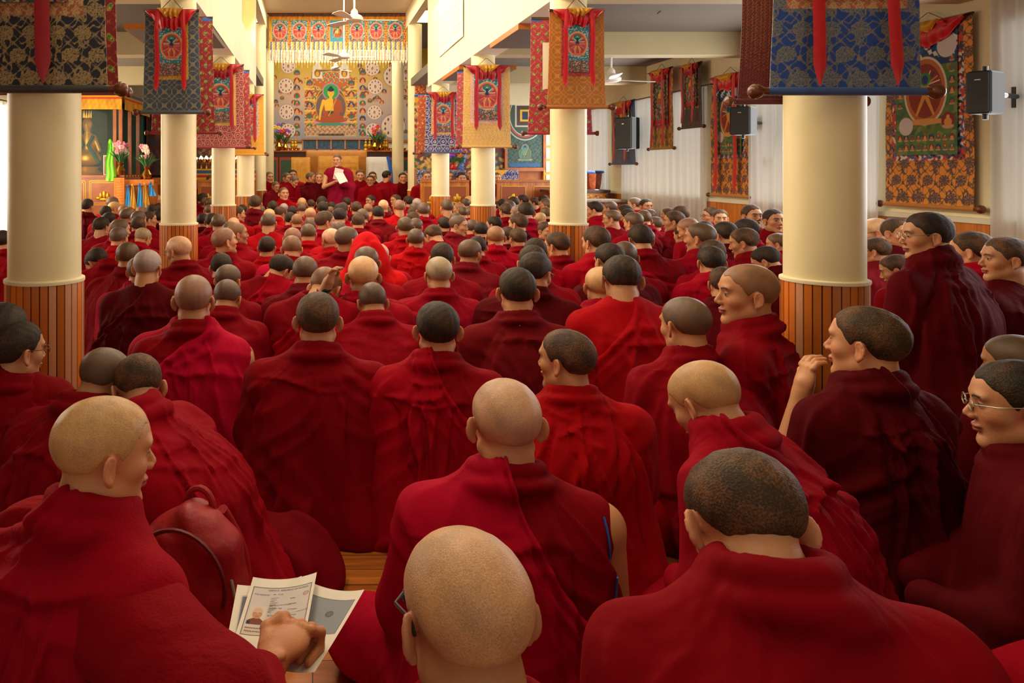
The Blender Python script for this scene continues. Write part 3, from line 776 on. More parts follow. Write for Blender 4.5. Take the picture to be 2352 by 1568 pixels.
def thangka(label, loc, w, h, paint_fn, px, rz=0, veil=.16, veil_m='red_silk', top='yel_silk', rib=.8, rib_m='red_silk', flare=.06, knob=.028, cordh=.09, back=None, seed=0, group=None, wave=.006, cat='thangka scroll', ribx=.24, veil_w=1.0):
    """loc = middle of the lower edge; cloth faces -y before rz"""
    t = thing('thangka_scroll', label, cat, loc, rz, group)
    c = Canvas(w, h, px); inner = paint_fn(c)
    cloth_from(c, 'brocade_mount', M['brocade'], t, wave=wave, flare=flare, thick=.004, seed=seed)
    if inner:
        (x0, x1, z0, z1, fn) = inner
        p = Canvas(x1-x0, z1-z0, px*.8); fn(p)
        o = cloth_from(p, 'painting', M['paint'], t, wave=0, thick=.003, seed=seed)
        o.location = ((x0+x1)/2, -.012-wave, z0)
    wb = w*(1+flare)
    mb = MB(); mb.tube([(-wb/2-.01, -.004, 0), (wb/2+.01, -.004, 0)], knob*.55, 10); rod = mb.build('roller', M['brocade'], t, smooth=True)
    bc = c.c[:6].mean((0, 1)); set_cols(rod.data, np.tile(bc, (len(rod.data.vertices), 1)))
    for sg in (-1, 1):
        k = MB(); k.lathe([(knob*.5, 0), (knob*.55, knob*.8), (knob*.75, knob*1.0), (knob, knob*1.5), (knob*.95, knob*2.1), (knob*.6, knob*2.5), (knob*.1, knob*2.6)], axis='x', n=14)
        if sg < 0: k.v = [(-a, b, c_) for a, b, c_ in k.v]; k.f = [f[::-1] for f in k.f]
        k.build('knob', M['knob'], rod, smooth=True, loc=(sg*(wb/2+.005), -.004, 0))
    mb = MB(); mb.box(-w/2-.004, w/2+.004, -.012, .008, h-.012, h+.006); mb.build('top_batten', M['wood_d'], t)
    if veil:
        v = gathered(w*veil_w, veil*h, 'silk_veil', M[veil_m], t, (0, -.004-wave, h), seed=seed)
        if top:
            g = gathered(w*.50, veil*h*.50, 'veil_band', M[top], v, (0, -.034, .006), seed=seed+5, n=5)
        for sg in (-1, 1):
            ribbon(t, sg*w*ribx, sg*w*ribx*1.05, h*.99, h*(1-rib), w*.075, M[rib_m], -.055-wave)
    if cordh:
        mb = MB(); mb.tube([(-w*.2, -.01, h), (-.01, .01, h+cordh), (.01, .01, h+cordh), (w*.2, -.01, h)], .003, 6); mb.build('cord', M['cord'], t, smooth=True)
    if back: pass
    return t
# ------------------------------------------------------------------ the hall
def struct(name, mb, m): return tag(mb.build(name, m), kind='structure')
XL, XR = -1.11, 2.12          # pillar lines
WL, WR = -4.5, 5.48           # side walls
HB, HC, HN = CAMZ+1.39, CAMZ+1.67, CAMZ+3.30    # beam underside, aisle ceiling, nave ceiling
YE = 15.5                     # end wall of the aisles
YG = 13.1                     # end of the galleries
struct('floor', MB().box(WL-.2, WR+.2, -3, 21.3, -.1, 0), M['floor'])
# gallery faces over the pillars, left one pierced by high windows
struct('wall_nave_right', MB().box(1.98, 2.28, -3, YG, HB, HN), M['plaster_w'])
bays = [(-1.2, 1.0), (1.9, 4.1), (5.0, 7.2), (8.1, 9.9), (10.45, 12.9)]
wl = MB().box(-1.27, -.97, -3, YG, HB, CAMZ+2.02); ed = -3
for a, b in bays: wl.box(-1.27, -.97, ed, a, CAMZ+2.02, HN); ed = b
wl.box(-1.27, -.97, ed, YG, CAMZ+2.02, HN)
for a, b in bays: wl.box(-1.27, -.97, a, b, CAMZ+3.16, HN)
struct('wall_nave_left', wl, M['plaster_w'])
for i, (a, b) in enumerate(bays):
    wn = struct('window_%d' % (i+1), MB().box(-1.25, -1.235, a, b, CAMZ+2.02, CAMZ+3.16), M['glow' if i != 4 else 'glow2'])
    fr = MB(); n = 3
    for k in range(n+1):
        y = a+(b-a)*k/n; fr.box(-1.235, -1.20, y-.02, y+.02, CAMZ+2.02, CAMZ+3.16)
    fr.box(-1.235, -1.20, a, b, CAMZ+2.02, CAMZ+2.06); fr.box(-1.235, -1.20, a, b, CAMZ+2.62, CAMZ+2.65); fr.build('window_frame', M['yel_silk'], wn)
struct('ceiling_nave', MB().box(-1.3, 2.3, -3, 16.25, HN, HN+.15), M['ceil_n'])
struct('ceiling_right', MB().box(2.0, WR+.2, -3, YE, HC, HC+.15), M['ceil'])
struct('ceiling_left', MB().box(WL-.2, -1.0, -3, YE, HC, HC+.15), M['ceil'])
for k in range(0, 5):
    y = S*k
    struct('trim_%d' % (k+1), MB().box(2.28, WR, y-.14, y+.14, HB, HC+.02), M['beam'])
    struct('trim_%d' % (k+11), MB().box(WL, -1.27, y-.14, y+.14, HB, HC+.02), M['beam'])
# beams over the two tallest pairs of pillars, before the altar wall
struct('trim_21', MB().box(1.98, 2.12, YG, 21.0, CAMZ+2.96, HN+.02), M['plaster'])
struct('trim_22', MB().box(-1.11, -.97, YG, 21.0, CAMZ+2.96, HN+.02), M['plaster'])
struct('ceiling_altar', MB().box(-4.6, 5.6, 16.25, 21.0, HN+.45, HN+.6), M['ceil_n'])
struct('trim_23', MB().box(-.97, 1.98, 16.25, 16.4, CAMZ+3.22, HN+.6), M['plaster'])
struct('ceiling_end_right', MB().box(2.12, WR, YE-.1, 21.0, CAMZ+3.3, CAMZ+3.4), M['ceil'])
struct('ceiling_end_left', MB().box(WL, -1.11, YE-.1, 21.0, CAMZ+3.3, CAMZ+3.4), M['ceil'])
for sx, nm in ((1, 'right'), (-1, 'left')):
    x0, x1 = (2.14, 3.0) if sx > 0 else (-1.99, -1.13)
    t = thing('ceiling_light', 'white glowing rectangular ceiling light panel beside the tall %s pillars near the altar' % nm, 'ceiling light', ((x0+x1)/2, 15.48, CAMZ+3.08))
    q = MB().box(-.43, .43, -.62, .62, 0, .04); q.build('frame', M['wood_o'], t)
    MB().box(-.40, .40, -.59, .59, -.012, .002).build('diffuser', M['glow'], t)
# side walls: plaster above, wood wainscot below, curtained windows between
WH = CAMZ-.455
cur_r = [(-1.0, 1.6), (2.4, 6.06), (7.25, 9.45), (10.45, 13.35), (13.95, 15.4)]
struct('wall_right', MB().box(WR, WR+.2, -3, YE, 0, HC+.1), M['plaster'])
struct('wall_left', MB().box(WL-.2, WL, -3, YE, 0, HC+.1), M['plaster'])
struct('baseboard_right', MB().box(WR-.025, WR+.01, -3, YE, 0, WH), M['wains'])
struct('trim_24', MB().box(WR-.04, WR+.01, -3, YE, WH, WH+.045), M['plaster_w'])
struct('baseboard_left', MB().box(WL-.01, WL+.025, -3, YE, 0, WH), M['wains'])
tc_ = M['curtain'] = mat_attr('curtain_weave', .85, bump=.6, bscale=160)
_nt = tc_.node_tree; _b = _nt.nodes['Principled BSDF']; _tr = N(_nt, 'ShaderNodeBsdfTranslucent'); _tr.inputs[0].default_value = (.82, .82, .80, 1)
_ms = N(_nt, 'ShaderNodeMixShader'); _ms.inputs[0].default_value = .42; _nt.links.new(_b.outputs[0], _ms.inputs[1]); _nt.links.new(_tr.outputs[0], _ms.inputs[2]); _nt.links.new(_ms.outputs[0], _nt.nodes['Material Output'].inputs[0])
cl = ['white curtain at right edge beside the black wall speaker, nearest the camera', 'white curtain hanging behind the right foreground pillar', 'wide white curtain on right wall behind two small scrolls', 'narrow white curtain in the far right corner of side wall']
for i, (a, b) in enumerate(cur_r[1:]):
    L = b-a; nx = int(L/.012); nz = 22; zt = CAMZ+1.12 if i else HC-.1; zb = .05
    V = []; cc = []
    for j in range(nz+1):
        t = j/nz
        for k in range(nx+1):
            u = k/nx; y = a+L*u
            d = .030*math.sin(y*26+1.3*math.sin(y*5))*(.35+.65*t)+.012*math.sin(y*61+t*2)
            V.append((WR-.075+d, y, zt+(zb-zt)*t)); cc.append((.90, .885, .86) if (k//3) % 2 else (.84, .825, .80))
    Fq = np.array([(j*(nx+1)+k, j*(nx+1)+k+1, (j+1)*(nx+1)+k+1, (j+1)*(nx+1)+k) for j in range(nz) for k in range(nx)])
    t = thing('curtain', cl[i], 'curtain'); mesh_obj('curtain_cloth', V, Fq, tc_, t, cols=np.array(cc))
    MB().tube([(WR-.075, a-.12, zt+.02), (WR-.075, b+.12, zt+.02)], .009, 8).tube([(WR-.075, a-.12, zt+.02), (WR+.0, a-.12, zt+.02)], .007, 6).tube([(WR-.075, b+.12, zt+.02), (WR+.0, b+.12, zt+.02)], .007, 6).build('curtain_rod', M['wood_d'], t, smooth=True)
for i, (a, b) in enumerate(((9.0, 11.6),)):
    nx = 180; V = []
    for j in range(13):
        for k in range(nx+1):
            y = a+(b-a)*k/nx; V.append((WL+.07+.03*math.sin(y*24), y, 2.3-2.2*j/12))
    t = thing('curtain', 'sunlit white curtain at the left edge behind the left foreground pillar', 'curtain')
    mesh_obj('curtain_cloth', V, np.array([(j*(nx+1)+k, (j+1)*(nx+1)+k, (j+1)*(nx+1)+k+1, j*(nx+1)+k+1) for j in range(12) for k in range(nx)]), tc_, t, cols=np.full((len(V), 3), .9))
    MB().tube([(WL+.07, a-.1, 2.32), (WL+.07, b+.1, 2.32)], .01, 8).tube([(WL+.07, a-.1, 2.32), (WL, a-.1, 2.32)], .008, 6).build('curtain_rod', M['wood_d'], t, smooth=True)
# end walls
struct('wall_end_right', MB().box(2.3, WR, YE, YE+.1, 0, HC+.1), M['wood_o'])
struct('wall_end_left', MB().box(WL, -1.4, YE, YE+.1, 0, HC+.1), M['wood_d'])
struct('wall_back', MB().box(-4.6, 5.6, 21.0, 21.1, 0, HN+.6), M['plaster'])
struct('trim_25', MB().box(2.28, WR, YE-.22, YE, HB-.12, HC), M['plaster'])
struct('trim_26', MB().box(WL, -1.27, YE-.22, YE, HB-.12, HC), M['plaster'])

# pillars: round shaft, slatted wood below, cream ledge
def slats(R, n, z1, seed):
    V = []; C = []; r = np.random.RandomState(seed)
    prof = [(-.5, 0), (-.42, 1), (0, 1), (.42, 1), (.5, 0)]; m = 0
    for k in range(n):
        g = r.uniform(.78, 1.15); c = H('c46c22')*g
        if r.rand() < .12: c = H('cc9068')
        for (u, o) in prof[:-1]:
            a = 2*PI*(k+u)/n; rr = R-(.007 if not o else 0); V.append((rr*math.cos(a), rr*math.sin(a))); C.append(c if o else H('2a1206')); m += 1
    vs = [(x, y, z) for z in (0, z1) for x, y in V]; fs = [(i, (i+1) % m, m+(i+1) % m, m+i) for i in range(m)]
    return vs, fs, C+C
M['slat'] = mat_attr('slat_wood', .35, bump=.1, bscale=90, spec=.5)
RC = .1455
def pillar(x, y, top, lab, seed):
    t = thing('pillar', lab, 'pillar', (x, y, 0))
    MB().lathe([(RC, WH-.02), (RC, top)], n=72).build('shaft', M['column'], t, smooth=True)
    vs, fs, cc = slats(RC+.0115, 30, WH-.01, seed)
    mesh_obj('wood_cladding', vs, fs, M['slat'], t, smooth=False, cols=np.array(cc))
    MB().lathe([(RC, WH-.012), (RC+.0145, WH-.012), (RC+.0155, WH-.005), (RC+.0145, WH+.001), (RC+.002, WH+.006)], n=72).build('ledge', M['plaster'], t, smooth=True)
    return t
ordw = ['first', 'second', 'third', 'fourth', 'fifth', 'sixth']
pl = {('R', 1): 'thick cream pillar with slatted wood foot under the blue brocade scroll, right foreground', ('L', 1): 'thick cream pillar with slatted wood foot under the dark floral scroll, left foreground'}
for k in range(1, 7):
    for sd, x in (('R', XR), ('L', XL)):
        top = HB+.01 if k < 5 else CAMZ+2.97
        lab = pl.get((sd, k)) or 'cream pillar with slatted wood foot, %s from the front in the %s row' % (ordw[k-1], 'right' if sd == 'R' else 'left')
        pillar(x, S*k, top, lab, k*2+(sd == 'R'))

# wood-edged soffit boards hanging beside the right and left galleries
for (x0, x1, ya, yb, lab) in ((1.99, 2.75, 7.34, 8.5, 'wood-edged ceiling board by second right pillar'), (1.99, 2.75, 10.3, 11.67, 'wood-edged ceiling board by third right pillar'),
                              (-1.8, -.98, 7.34, 8.5, 'wood-edged ceiling board by second left pillar'), (-1.8, -.98, 10.3, 11.67, 'wood-edged ceiling board by third left pillar')):
    t = thing('ceiling_board', lab, 'ceiling board', ((x0+x1)/2, (ya+yb)/2, HB-.055))
    a, b = (x1-x0)/2, (yb-ya)/2
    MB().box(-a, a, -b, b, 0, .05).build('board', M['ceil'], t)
    MB().box(-a, a, -b-.015, -b, 0, .055).box(-a-.012, -a, -b-.015, b, 0, .055).build('edging', M['wood_o'], t)
# fans
def fan(px, py, Y, X0, ceil_z, lab, ang, R_=.60, rod=True):
    p = at(px, py, Y); t = thing('ceiling_fan', lab, 'ceiling fan', p, ang)
    L = ceil_z-p.z
    MB().tube([(0, 0, .04), (0, 0, L)], .013, 10).build('downrod', M['white'], t, smooth=True)
    MB().lathe([(.02, -.05), (.07, -.05), (.115, -.03), (.12, .0), (.10, .03), (.05, .06), (.045, .10), (.02, .13)], n=28).build('motor', M['white'], t, smooth=True)
    MB().lathe([(.02, L-.12), (.03, L-.12), (.06, L-.02), (.06, L)], n=20).build('canopy_cup', M['white'], t, smooth=True)
    for k in range(3):
        a = 2*PI*k/3+.1
        prof = [(.10, .025), (.18, .03), (.24, .055), (R_*.8, .07), (R_-.03, .068), (R_, .04)]
        vs = []
        for r, w_ in prof:
            for s1 in (-1, 1):
                for dz in (-.003, .003): vs.append((r, s1*w_, -.02+s1*w_*.22+dz))
        fs = []
        for i in range(len(prof)-1):
            q = i*4; fs += [(q, q+4, q+6, q+2), (q+1, q+3, q+7, q+5), (q, q+1, q+5, q+4), (q+2, q+6, q+7, q+3)]
        fs += [(0, 2, 3, 1), (len(vs)-4, len(vs)-3, len(vs)-1, len(vs)-2)]
        b = MB().add(vs, fs).build('blade', M['white'], t); b.rotation_euler = (0, 0, a)
    return t
fan(814, 42, 10.5, 0, HN, 'large white ceiling fan with long rod, upper centre and nearest', 2.05)
fan(790, 129, 14.3, 0, HN, 'white ceiling fan hanging in front of the fringed valance', -.25)
fan(771, 158, 18.0, 0, HN+.45, 'small white ceiling fan in front of the altar mural, lowest', .5, R_=.45)
fan(1404, 180, 9.6, 0, HC, 'white ceiling fan in the right aisle above the wall scrolls', .15, R_=.62)
t = thing('ceiling_cable', 'loose cable with a green connector dangling under right aisle ceiling', 'cable', at(1540, 25, 8.1))
z0 = HC-t.location.z
MB().tube([(-.14, 0, -.03), (-.10, 0, .0), (0, 0, .015), (.12, .0, .012), (.15, 0, .03), (.16, .0, z0)], .006, 8).build('wire', M['wood_d'], t, smooth=True)
MB().tube([(.10, 0, .012), (.17, 0, .02)], .016, 10).build('connector', mat('green_connector', '5a7a3a', .5), t, smooth=True)
# speakers
def speaker(px0, px1, py0, py1, Y, lab, rz):
    c = at((px0+px1)/2, (py0+py1)/2, Y); w_ = (px1-px0)/F*Y*.72; h_ = (py1-py0)/F*Y
    t = thing('loudspeaker', lab, 'speaker', c, rz)
    MB().box(-w_/2, w_/2, -.12, .12, -h_/2, h_/2, bev=.012).build('cabinet', M['black'], t)
    g = MB().box(-w_/2+.015, w_/2-.015, -.128, -.119, -h_/2+.015, h_/2-.015)
    for k in range(1, 26):
        z = -h_/2+h_*k/26; g.box(-w_/2+.02, w_/2-.02, -.131, -.127, z-.0025, z+.0025)
    g.build('grille', mat('speaker_grille', '1c1c1a', .5), t)
    MB().box(-.018, .018, -.133, -.130, h_*.28, h_*.30).build('badge', M['steel'], t)
    La = (WR-.03-c.x)/max(math.sin(-rz), .3)
    MB().tube([(0, .12, 0), (0, La, 0)], .018, 10).build('bracket_arm', M['blackm'], t, smooth=True); MB().box(-.05, .05, La-.015, La+.01, -.08, .08).build('wall_plate', M['blackm'], t)
    for zz in (-h_/2-.04, h_/2): MB().tube([(0, 0, zz), (0, 0, zz+.04)], .018, 10).build('clamp_knob', M['blackm'], t, smooth=True)
    return t
speaker(2230, 2296, 165, 262, 5.55, 'black loudspeaker mounted right of the largest orange scroll', -1.05)
speaker(1677, 1738, 246, 310, 8.8, 'black loudspeaker hanging in front of tall orange brocade scroll', -.82)
speaker(1412, 1470, 270, 342, 12.4, 'black loudspeaker hanging in front of the small blue-edged scroll', -.95)
t = thing('speaker_cable', 'white coiled cable dangling below the middle wall speaker to a socket', 'cable', (WR, 8.95, 0))
p1, p2 = at(1738, 300, 8.85), at(1722, 368, 9.1)
pts = [(-.06, (p1.y-8.95)+.1*k/18+.02*math.sin(k*1.9), p1.z+(p2.z-p1.z)*k/18) for k in range(19)]
MB().tube(pts, .004, 6).build('wire', M['white'], t, smooth=True)
MB().box(-.03, 0, .10, .20, p2.z-.06, p2.z+.02).build('socket_box', M['white'], t)

# ------------------------------------------------------------------ scrolls on the pillars
def mk_mount(ground, g1, g2, size, kind, inner=('c8822c', None), split=None, margins=(.16, .32), inner2=None):
    """mount brocade all over, an inner band round the picture; returns the picture rectangle"""
    def fn(c):
        brocade(c, -9, 9, -9, 9, ground, g1, g2, size, kind)
        w_, h_ = c.w, c.h
        x = w_*(.5-margins[0]); z0 = h_*margins[1]; z1 = h_*.93
        b = w_*.075
        if inner[0]:
            brocade(c, -x-b, x+b, z0-b, z1, inner[0], inner[1], inner[2], size*.45, 'flower')
        return (-x, x, z0, z1, lambda p: deity(p, 0, 0, p.w, p.h))
    return fn
def back_cloth(label, x, y, zb, w_, h_, ground='8c1c2c', g1='2a8a4a', g2='d8c050', size=.075, kind='sprig', px=.006, patch=None, knob=.022, top_blue=True):
    t = thing('scroll_backing', label, 'thangka scroll', (x, y, zb), PI)
    c = Canvas(w_, h_, px); brocade(c, -9, 9, -9, 9, ground, g1, g2, size, kind)
    if top_blue: c.rect(-9, -w_*.32, h_-.03, h_, '2a68c0'); c.rect(w_*.32, 9, h_-.03, h_, '2a68c0')
    cloth_from(c, 'lining_cloth', M['brocade'], t, wave=.008, flare=.10, thick=.004, seed=int(abs(x*7+y)))
    wb_ = w_*1.10; mb = MB().tube([(-wb_/2-.01, 0, 0), (wb_/2+.01, 0, 0)], knob*.6, 10); rod = mb.build('roller', M['brocade'], t, smooth=True)
    set_cols(rod.data, np.tile(H(ground), (len(rod.data.vertices), 1)))
    for sg in (-1, 1):
        k = MB().lathe([(knob*.5, 0), (knob*.55, knob*.8), (knob, knob*1.3), (knob, knob*2), (knob*.1, knob*2.5)], axis='x', n=14)
        if sg < 0: k.v = [(-a, b, c_) for a, b, c_ in k.v]; k.f = [f[::-1] for f in k.f]
        k.build('knob', M['knob'], rod, smooth=True, loc=(sg*(wb_/2+.005), 0, 0))
    MB().box(-w_/2, w_/2, -.006, .012, h_-.01, h_+.008).build('top_batten', M['wood_d'], t)
    MB().tube([(-w_*.2, .01, h_), (0, .0, h_+.08), (w_*.2, .01, h_)], .003, 6).build('cord', M['cord'], t, smooth=True)
    if patch:
        x0, x1, z0, z1 = patch
        V = [(x0, .016, z0+.02), (x1, .016, z0), (x1, .016, z1), (x0+.01, .016, z1)]
        MB().add([(a, b+e, c_) for e in (0, .002) for a, b, c_ in V], [(3, 2, 1, 0), (4, 5, 6, 7), (0, 1, 5, 4), (1, 2, 6, 5), (2, 3, 7, 6), (3, 0, 4, 7)]).build('paper_tag', M['paper'], t)
    return t
def row(k): return S*k
# first pair (top ends above the picture)
thangka('large dark floral brocade scroll with gold clouds on left foreground pillar', (-1.148, S-.185, at(0, 205, S-.185).z), .66, 1.12,
        mk_mount('20202e', 'b09868', '8a744a', .098, 'flower', ('a85a3c', 'd0b078', 'c08a58'), margins=(.2, .30)), .0032, rz=0, flare=.05, knob=.03, seed=3, rib=.985, ribx=.17, rib_m='dkred_silk')
back_cloth('maroon scroll lining with green leaves, behind dark floral scroll on left foreground pillar', -1.12, S+.175, at(0, 212, S+.175).z, .50, 1.1, px=.004)
thangka('large blue brocade scroll with grey lotus blossoms on right foreground pillar', (2.08, S-.185, at(0, 210, S-.185).z), .54, 1.12,
        mk_mount('1c4a9c', '8c8474', '5a7078', .108, 'flower', ('b86a4a', 'd8b88a', 'c89868'), margins=(.16, .325)), .0030, flare=.10, knob=.030, seed=5, rib=.985, ribx=.26)
back_cloth('dark maroon speckled scroll lining with paper tag, behind blue brocade scroll', 2.12, S+.175, at(0, 233, S+.175).z, .47, 1.1, '5a0f20', '9a3a34', '8a7a3a', .05, 'speck', px=.004, patch=(.08, .19, .52, 1.0), top_blue=False)
# second pair
thangka('slate-blue geometric brocade scroll on second left pillar', (-1.13, 2*S-.20, at(0, 258, 2*S-.2).z), .435, .82,
        mk_mount('3c4a5c', '8a8468', '556478', .11, 'fret', ('c89a24', 'e8c050', 'a8741c'), margins=(.27, .36)), .0042, flare=.09, seed=7, veil=.19)
back_cloth('red scroll lining with green leaves, behind slate-blue scroll on second left pillar', -1.10, 2*S+.175, at(0, 305, 2*S+.175).z, .50, .98, px=.006)
thangka('orange geometric brocade scroll on second right pillar', (2.12, 2*S-.20, at(0, 246, 2*S-.2).z), .435, .78,
        mk_mount('b8661c', 'c88a2c', '7a6a24', .10, 'fret', ('a82a30', 'c8504a', '8a1c28'), margins=(.29, .36)), .0042, flare=.09, seed=8, veil=.17)
back_cloth('crimson scroll lining with green leaves and torn white patch, behind orange scroll', 2.11, 2*S+.175, at(0, 306, 2*S+.175).z, .50, .98, 'a8324a', px=.006, patch=(.05, .155, .37, .77))
# third pair
thangka('red and cream brocade scroll on third left pillar', (-1.12, 3*S-.20, at(0, 337, 3*S-.2).z), .56, 1.0,
        mk_mount('a83a44', 'd0b090', '6a2a50', .10, 'hex', ('dcae5a', 'e8c070', 'c8943a'), margins=(.25, .30)), .0062, flare=.06, seed=9, veil=.17, veil_m='dkred_silk', rib_m='dkred_silk')
back_cloth('red scroll lining on rear of third left pillar', -1.10, 3*S+.175, at(0, 340, 3*S+.175).z, .60, .98, 'a8324a', px=.01)
thangka('golden yellow brocade scroll on third right pillar', (2.12, 3*S-.20, at(0, 337, 3*S-.2).z), .56, .985,
        mk_mount('d8a85a', 'e0bc78', 'c8923c', .05, 'flower', ('d8a0a0', 'e8c8b0', 'c87878'), margins=(.22, .33)), .0062, flare=.06, seed=10, veil=.17, veil_m='dkred_silk', rib_m='dkred_silk')
back_cloth('pink-red scroll lining with leaves, behind the golden yellow scroll', 2.09, 3*S+.175, at(0, 340, 3*S+.175).z, .52, .98, 'a83a5a', px=.01)
# fourth pair
thangka('plain golden scroll with pink inner band on fourth left pillar', (-1.08, 4*S-.20, at(0, 355, 4*S-.2).z), .56, .98,
        mk_mount('e0a030', 'e8b048', 'd89828', .05, 'speck', ('d8a080', 'e8c8a0', 'c87858'), margins=(.2, .33)), .0085, flare=.04, seed=11, veil=.17, veil_m='dkred_silk', rib_m='dkred_silk')
thangka('blue and white medallion brocade scroll on fourth right pillar', (2.13, 4*S-.20, at(0, 350, 4*S-.2).z), .56, .98,
        mk_mount('2c3c78', 'c8b8a8', '8a80a0', .13, 'hex', ('d8a068', 'e8c090', 'c88850'), margins=(.24, .34)), .0085, flare=.08, seed=12, veil=.17, veil_m='dkred_silk', rib_m='dkred_silk')
back_cloth('red scroll lining with blue corners on rear of fourth right pillar', 2.08, 4*S+.175, at(0, 352, 4*S+.175).z, .62, 1.0, 'a8402c', px=.012)
back_cloth('red scroll lining on rear of fourth left pillar', -1.10, 4*S+.175, at(0, 352, 4*S+.175).z, .5, .9, 'a8402c', px=.012)

# scrolls on the right wall: cloth faces -x
def paint_field(p, seed=0, ground='4a7a4a'):
    W_, H_ = p.w, p.h
    p.rect(-9, 9, 0, 9, ground); p.rect(-9, 9, H_*.72, 9, '1e3f6a')
    p.mottled(-9, 9, 0, H_*.72, [ground, '6a7a3c', '3f6a4a', '7a8a4a', '55743c'], 14/W_, seed)
    p.mottled(-9, 9, H_*.78, H_, ['1e3f6a', '2a5a8a', '24486a', 'd8d4c4'], 16/W_, seed+2)
    for k in range(9):
        for j in range(2):
            x = (k-4)*W_*.105; small_icon(p, x, H_*(.06+.08*j), W_*.042, k+j)
    for sg in (-1, 1):
        for j in range(5): small_icon(p, sg*W_*.42, H_*(.42+.085*j), W_*.045, j)
    p.ell(0, H_*.52, W_*.35, H_*.28, 'd8c8b0'); p.ell(0, H_*.52, W_*.32, H_*.26, 'b86a3a'); p.ell(0, H_*.52, W_*.27, H_*.22, '8a3424')
    q = W_*.30; cx, cz = 0, H_*.50
    for sg in (-1, 1):
        p.line(cx, cz, cx+sg*q*.45, cz-q*.9, q*.22, 'd8963a', q*.12)
        for k in range(6):
            a = -.3+k*.3; p.line(cx, cz+q*.35, cx+sg*q*.8*math.cos(a), cz+q*.3+q*.7*math.sin(a), q*.06, ('d8963a', '2a4a8a', 'e0d8c8')[k % 3])
    p.ell(cx, cz+q*.15, q*.24, q*.34, 'd8963a'); p.ell(cx, cz+q*.62, q*.30, q*.30, '3a8a3a'); p.ell(cx, cz+q*.6, q*.17, q*.2, '2a3a8a')
    p.ell(0, H_*.27, W_*.34, H_*.025, 'd89a5a')
    p.ell(-W_*.32, H_*.24, W_*.12, W_*.12, 'cfc8c8'); p.ell(W_*.34, H_*.86, W_*.15, W_*.15, 'cfc8c8'); small_icon(p, W_*.36, H_*.27, W_*.1, 1)
    return p
def wall_mount(ground, g1, g2, size, inner, split, margins, seed=0, pic=paint_field, kind='flower'):
    def fn(c):
        brocade(c, -9, 9, -9, 9, ground, g1, g2, size, kind)
        x = c.w*(.5-margins); z0 = c.h*split; z1 = c.h*.95
        if inner: c.mottled(-x-c.w*.05, x+c.w*.05, z0-c.w*.05, z1, inner, 40, seed)
        return (-x, x, z0, z1, lambda p: pic(p, seed))
    return fn
OR = ('e08a1c', '4a3c1c', '5a3a5a')
def wth(label, xa, xb, ytop_r, ybot_r, xw, fn, px, **kw):
    """placed from its two vertical edges in the photo, on the plane x = xw"""
    Ya = xw*F/(xa-VX); Yb = xw*F/(xb-VX)
    zb = CAMZ-(ybot_r-VY)/F*Yb; zt = CAMZ-(ytop_r-VY)/F*Yb
    return thangka(label, (xw, (Ya+Yb)/2, zb), abs(Ya-Yb), zt-zb, fn, px, rz=-PI/2, **kw)
wth('largest orange brocade scroll on right wall, left of the nearest speaker', 2037, 2235, 28, 480, 5.43, wall_mount(*OR, .17, ['c8302c', '2a2a2a', '3a5a9a', 'e0d8c8', 'c83a2c'], .28, .14, 1), .0045, seed=21, veil=.13, flare=.03, rib=.05, knob=.035)
wth('tall orange brocade scroll on right wall behind the middle speaker', 1634, 1722, 160, 453, 5.43, wall_mount(*OR, .17, ['c8302c', '2a6a5a', '3a5a9a', 'e0d8c8'], .34, .17, 2), .007, seed=22, veil=.13, flare=.03, rib=.97, knob=.03)
def pic_small(p, seed=0):
    p.rect(-9, 9, 0, 9, '6a4434'); p.mottled(-9, 9, 0, 9, ['8a5a44', 'a88a70', '5a3a3a', '3a4a4a', 'b89a7a'], 16/p.w, seed)
    buddha(p, 0, p.h*.38, p.w*.62, body='2a4a44'); p.rect(-9, 9, p.h*.02, p.h*.1, 'b82a34'); return p
wth('narrow scroll with yellow lower panel and red borders, left of the small dark scroll', 1494, 1545, 153, 340, 5.36, wall_mount('c8961c', '6a3a34', '8a7a3c', .14, ['b01c24', 'b8242c'], .30, .16, 3, pic_small), .009, seed=23, veil=.15, flare=.02, rib=.97)
wth('small dark brown scroll hung high on right wall', 1565, 1612, 141, 290, 5.36, wall_mount('33211c', '4a3028', '5a4030', .12, ['c8922c', '33211c', '33211c'], .33, .2, 4, pic_small), .009, seed=24, veil=.18, flare=.02, rib=.93, veil_m='dkred_silk')
wth('small blue-edged scroll mostly hidden behind the farthest speaker', 1405, 1458, 228, 376, 5.36, wall_mount('1c5088', '24344a', '3a70a8', .12, ['c8963a', '3a3430', '3a70a8'], .42, .18, 5, pic_small), .010, seed=25, veil=.20, flare=.05, rib=.97)
# cloth with small figures on the right gallery face
c = Canvas(.95, .72, .008, 'e6dccb'); r_ = np.random.RandomState(5)
for i in range(12):
    for j in range(8): c.line(-.42+i*.075+(j % 2)*.03, .05+j*.085, -.40+i*.075+(j % 2)*.03, .085+j*.085, .009, 'b09080'); c.ell(-.41+i*.075+(j % 2)*.03, .10+j*.085, .009, .01, '9a7a78')
t = thing('hanging_cloth', 'pale cloth with rows of small figures hanging on the right gallery face', 'banner', (1.965, 10.9, CAMZ+1.72), -PI/2)
t.rotation_euler = (0, 0, -PI/2)
cl_ = cloth_from(c, 'printed_cloth', M['paint'], t, wave=.004, thick=.003); cl_.scale = (2.0, 1, 2.1)
MB().tube([(-.98, 0, 1.52), (.98, 0, 1.52)], .01, 8).build('rod', M['wood_o'], t, smooth=True)
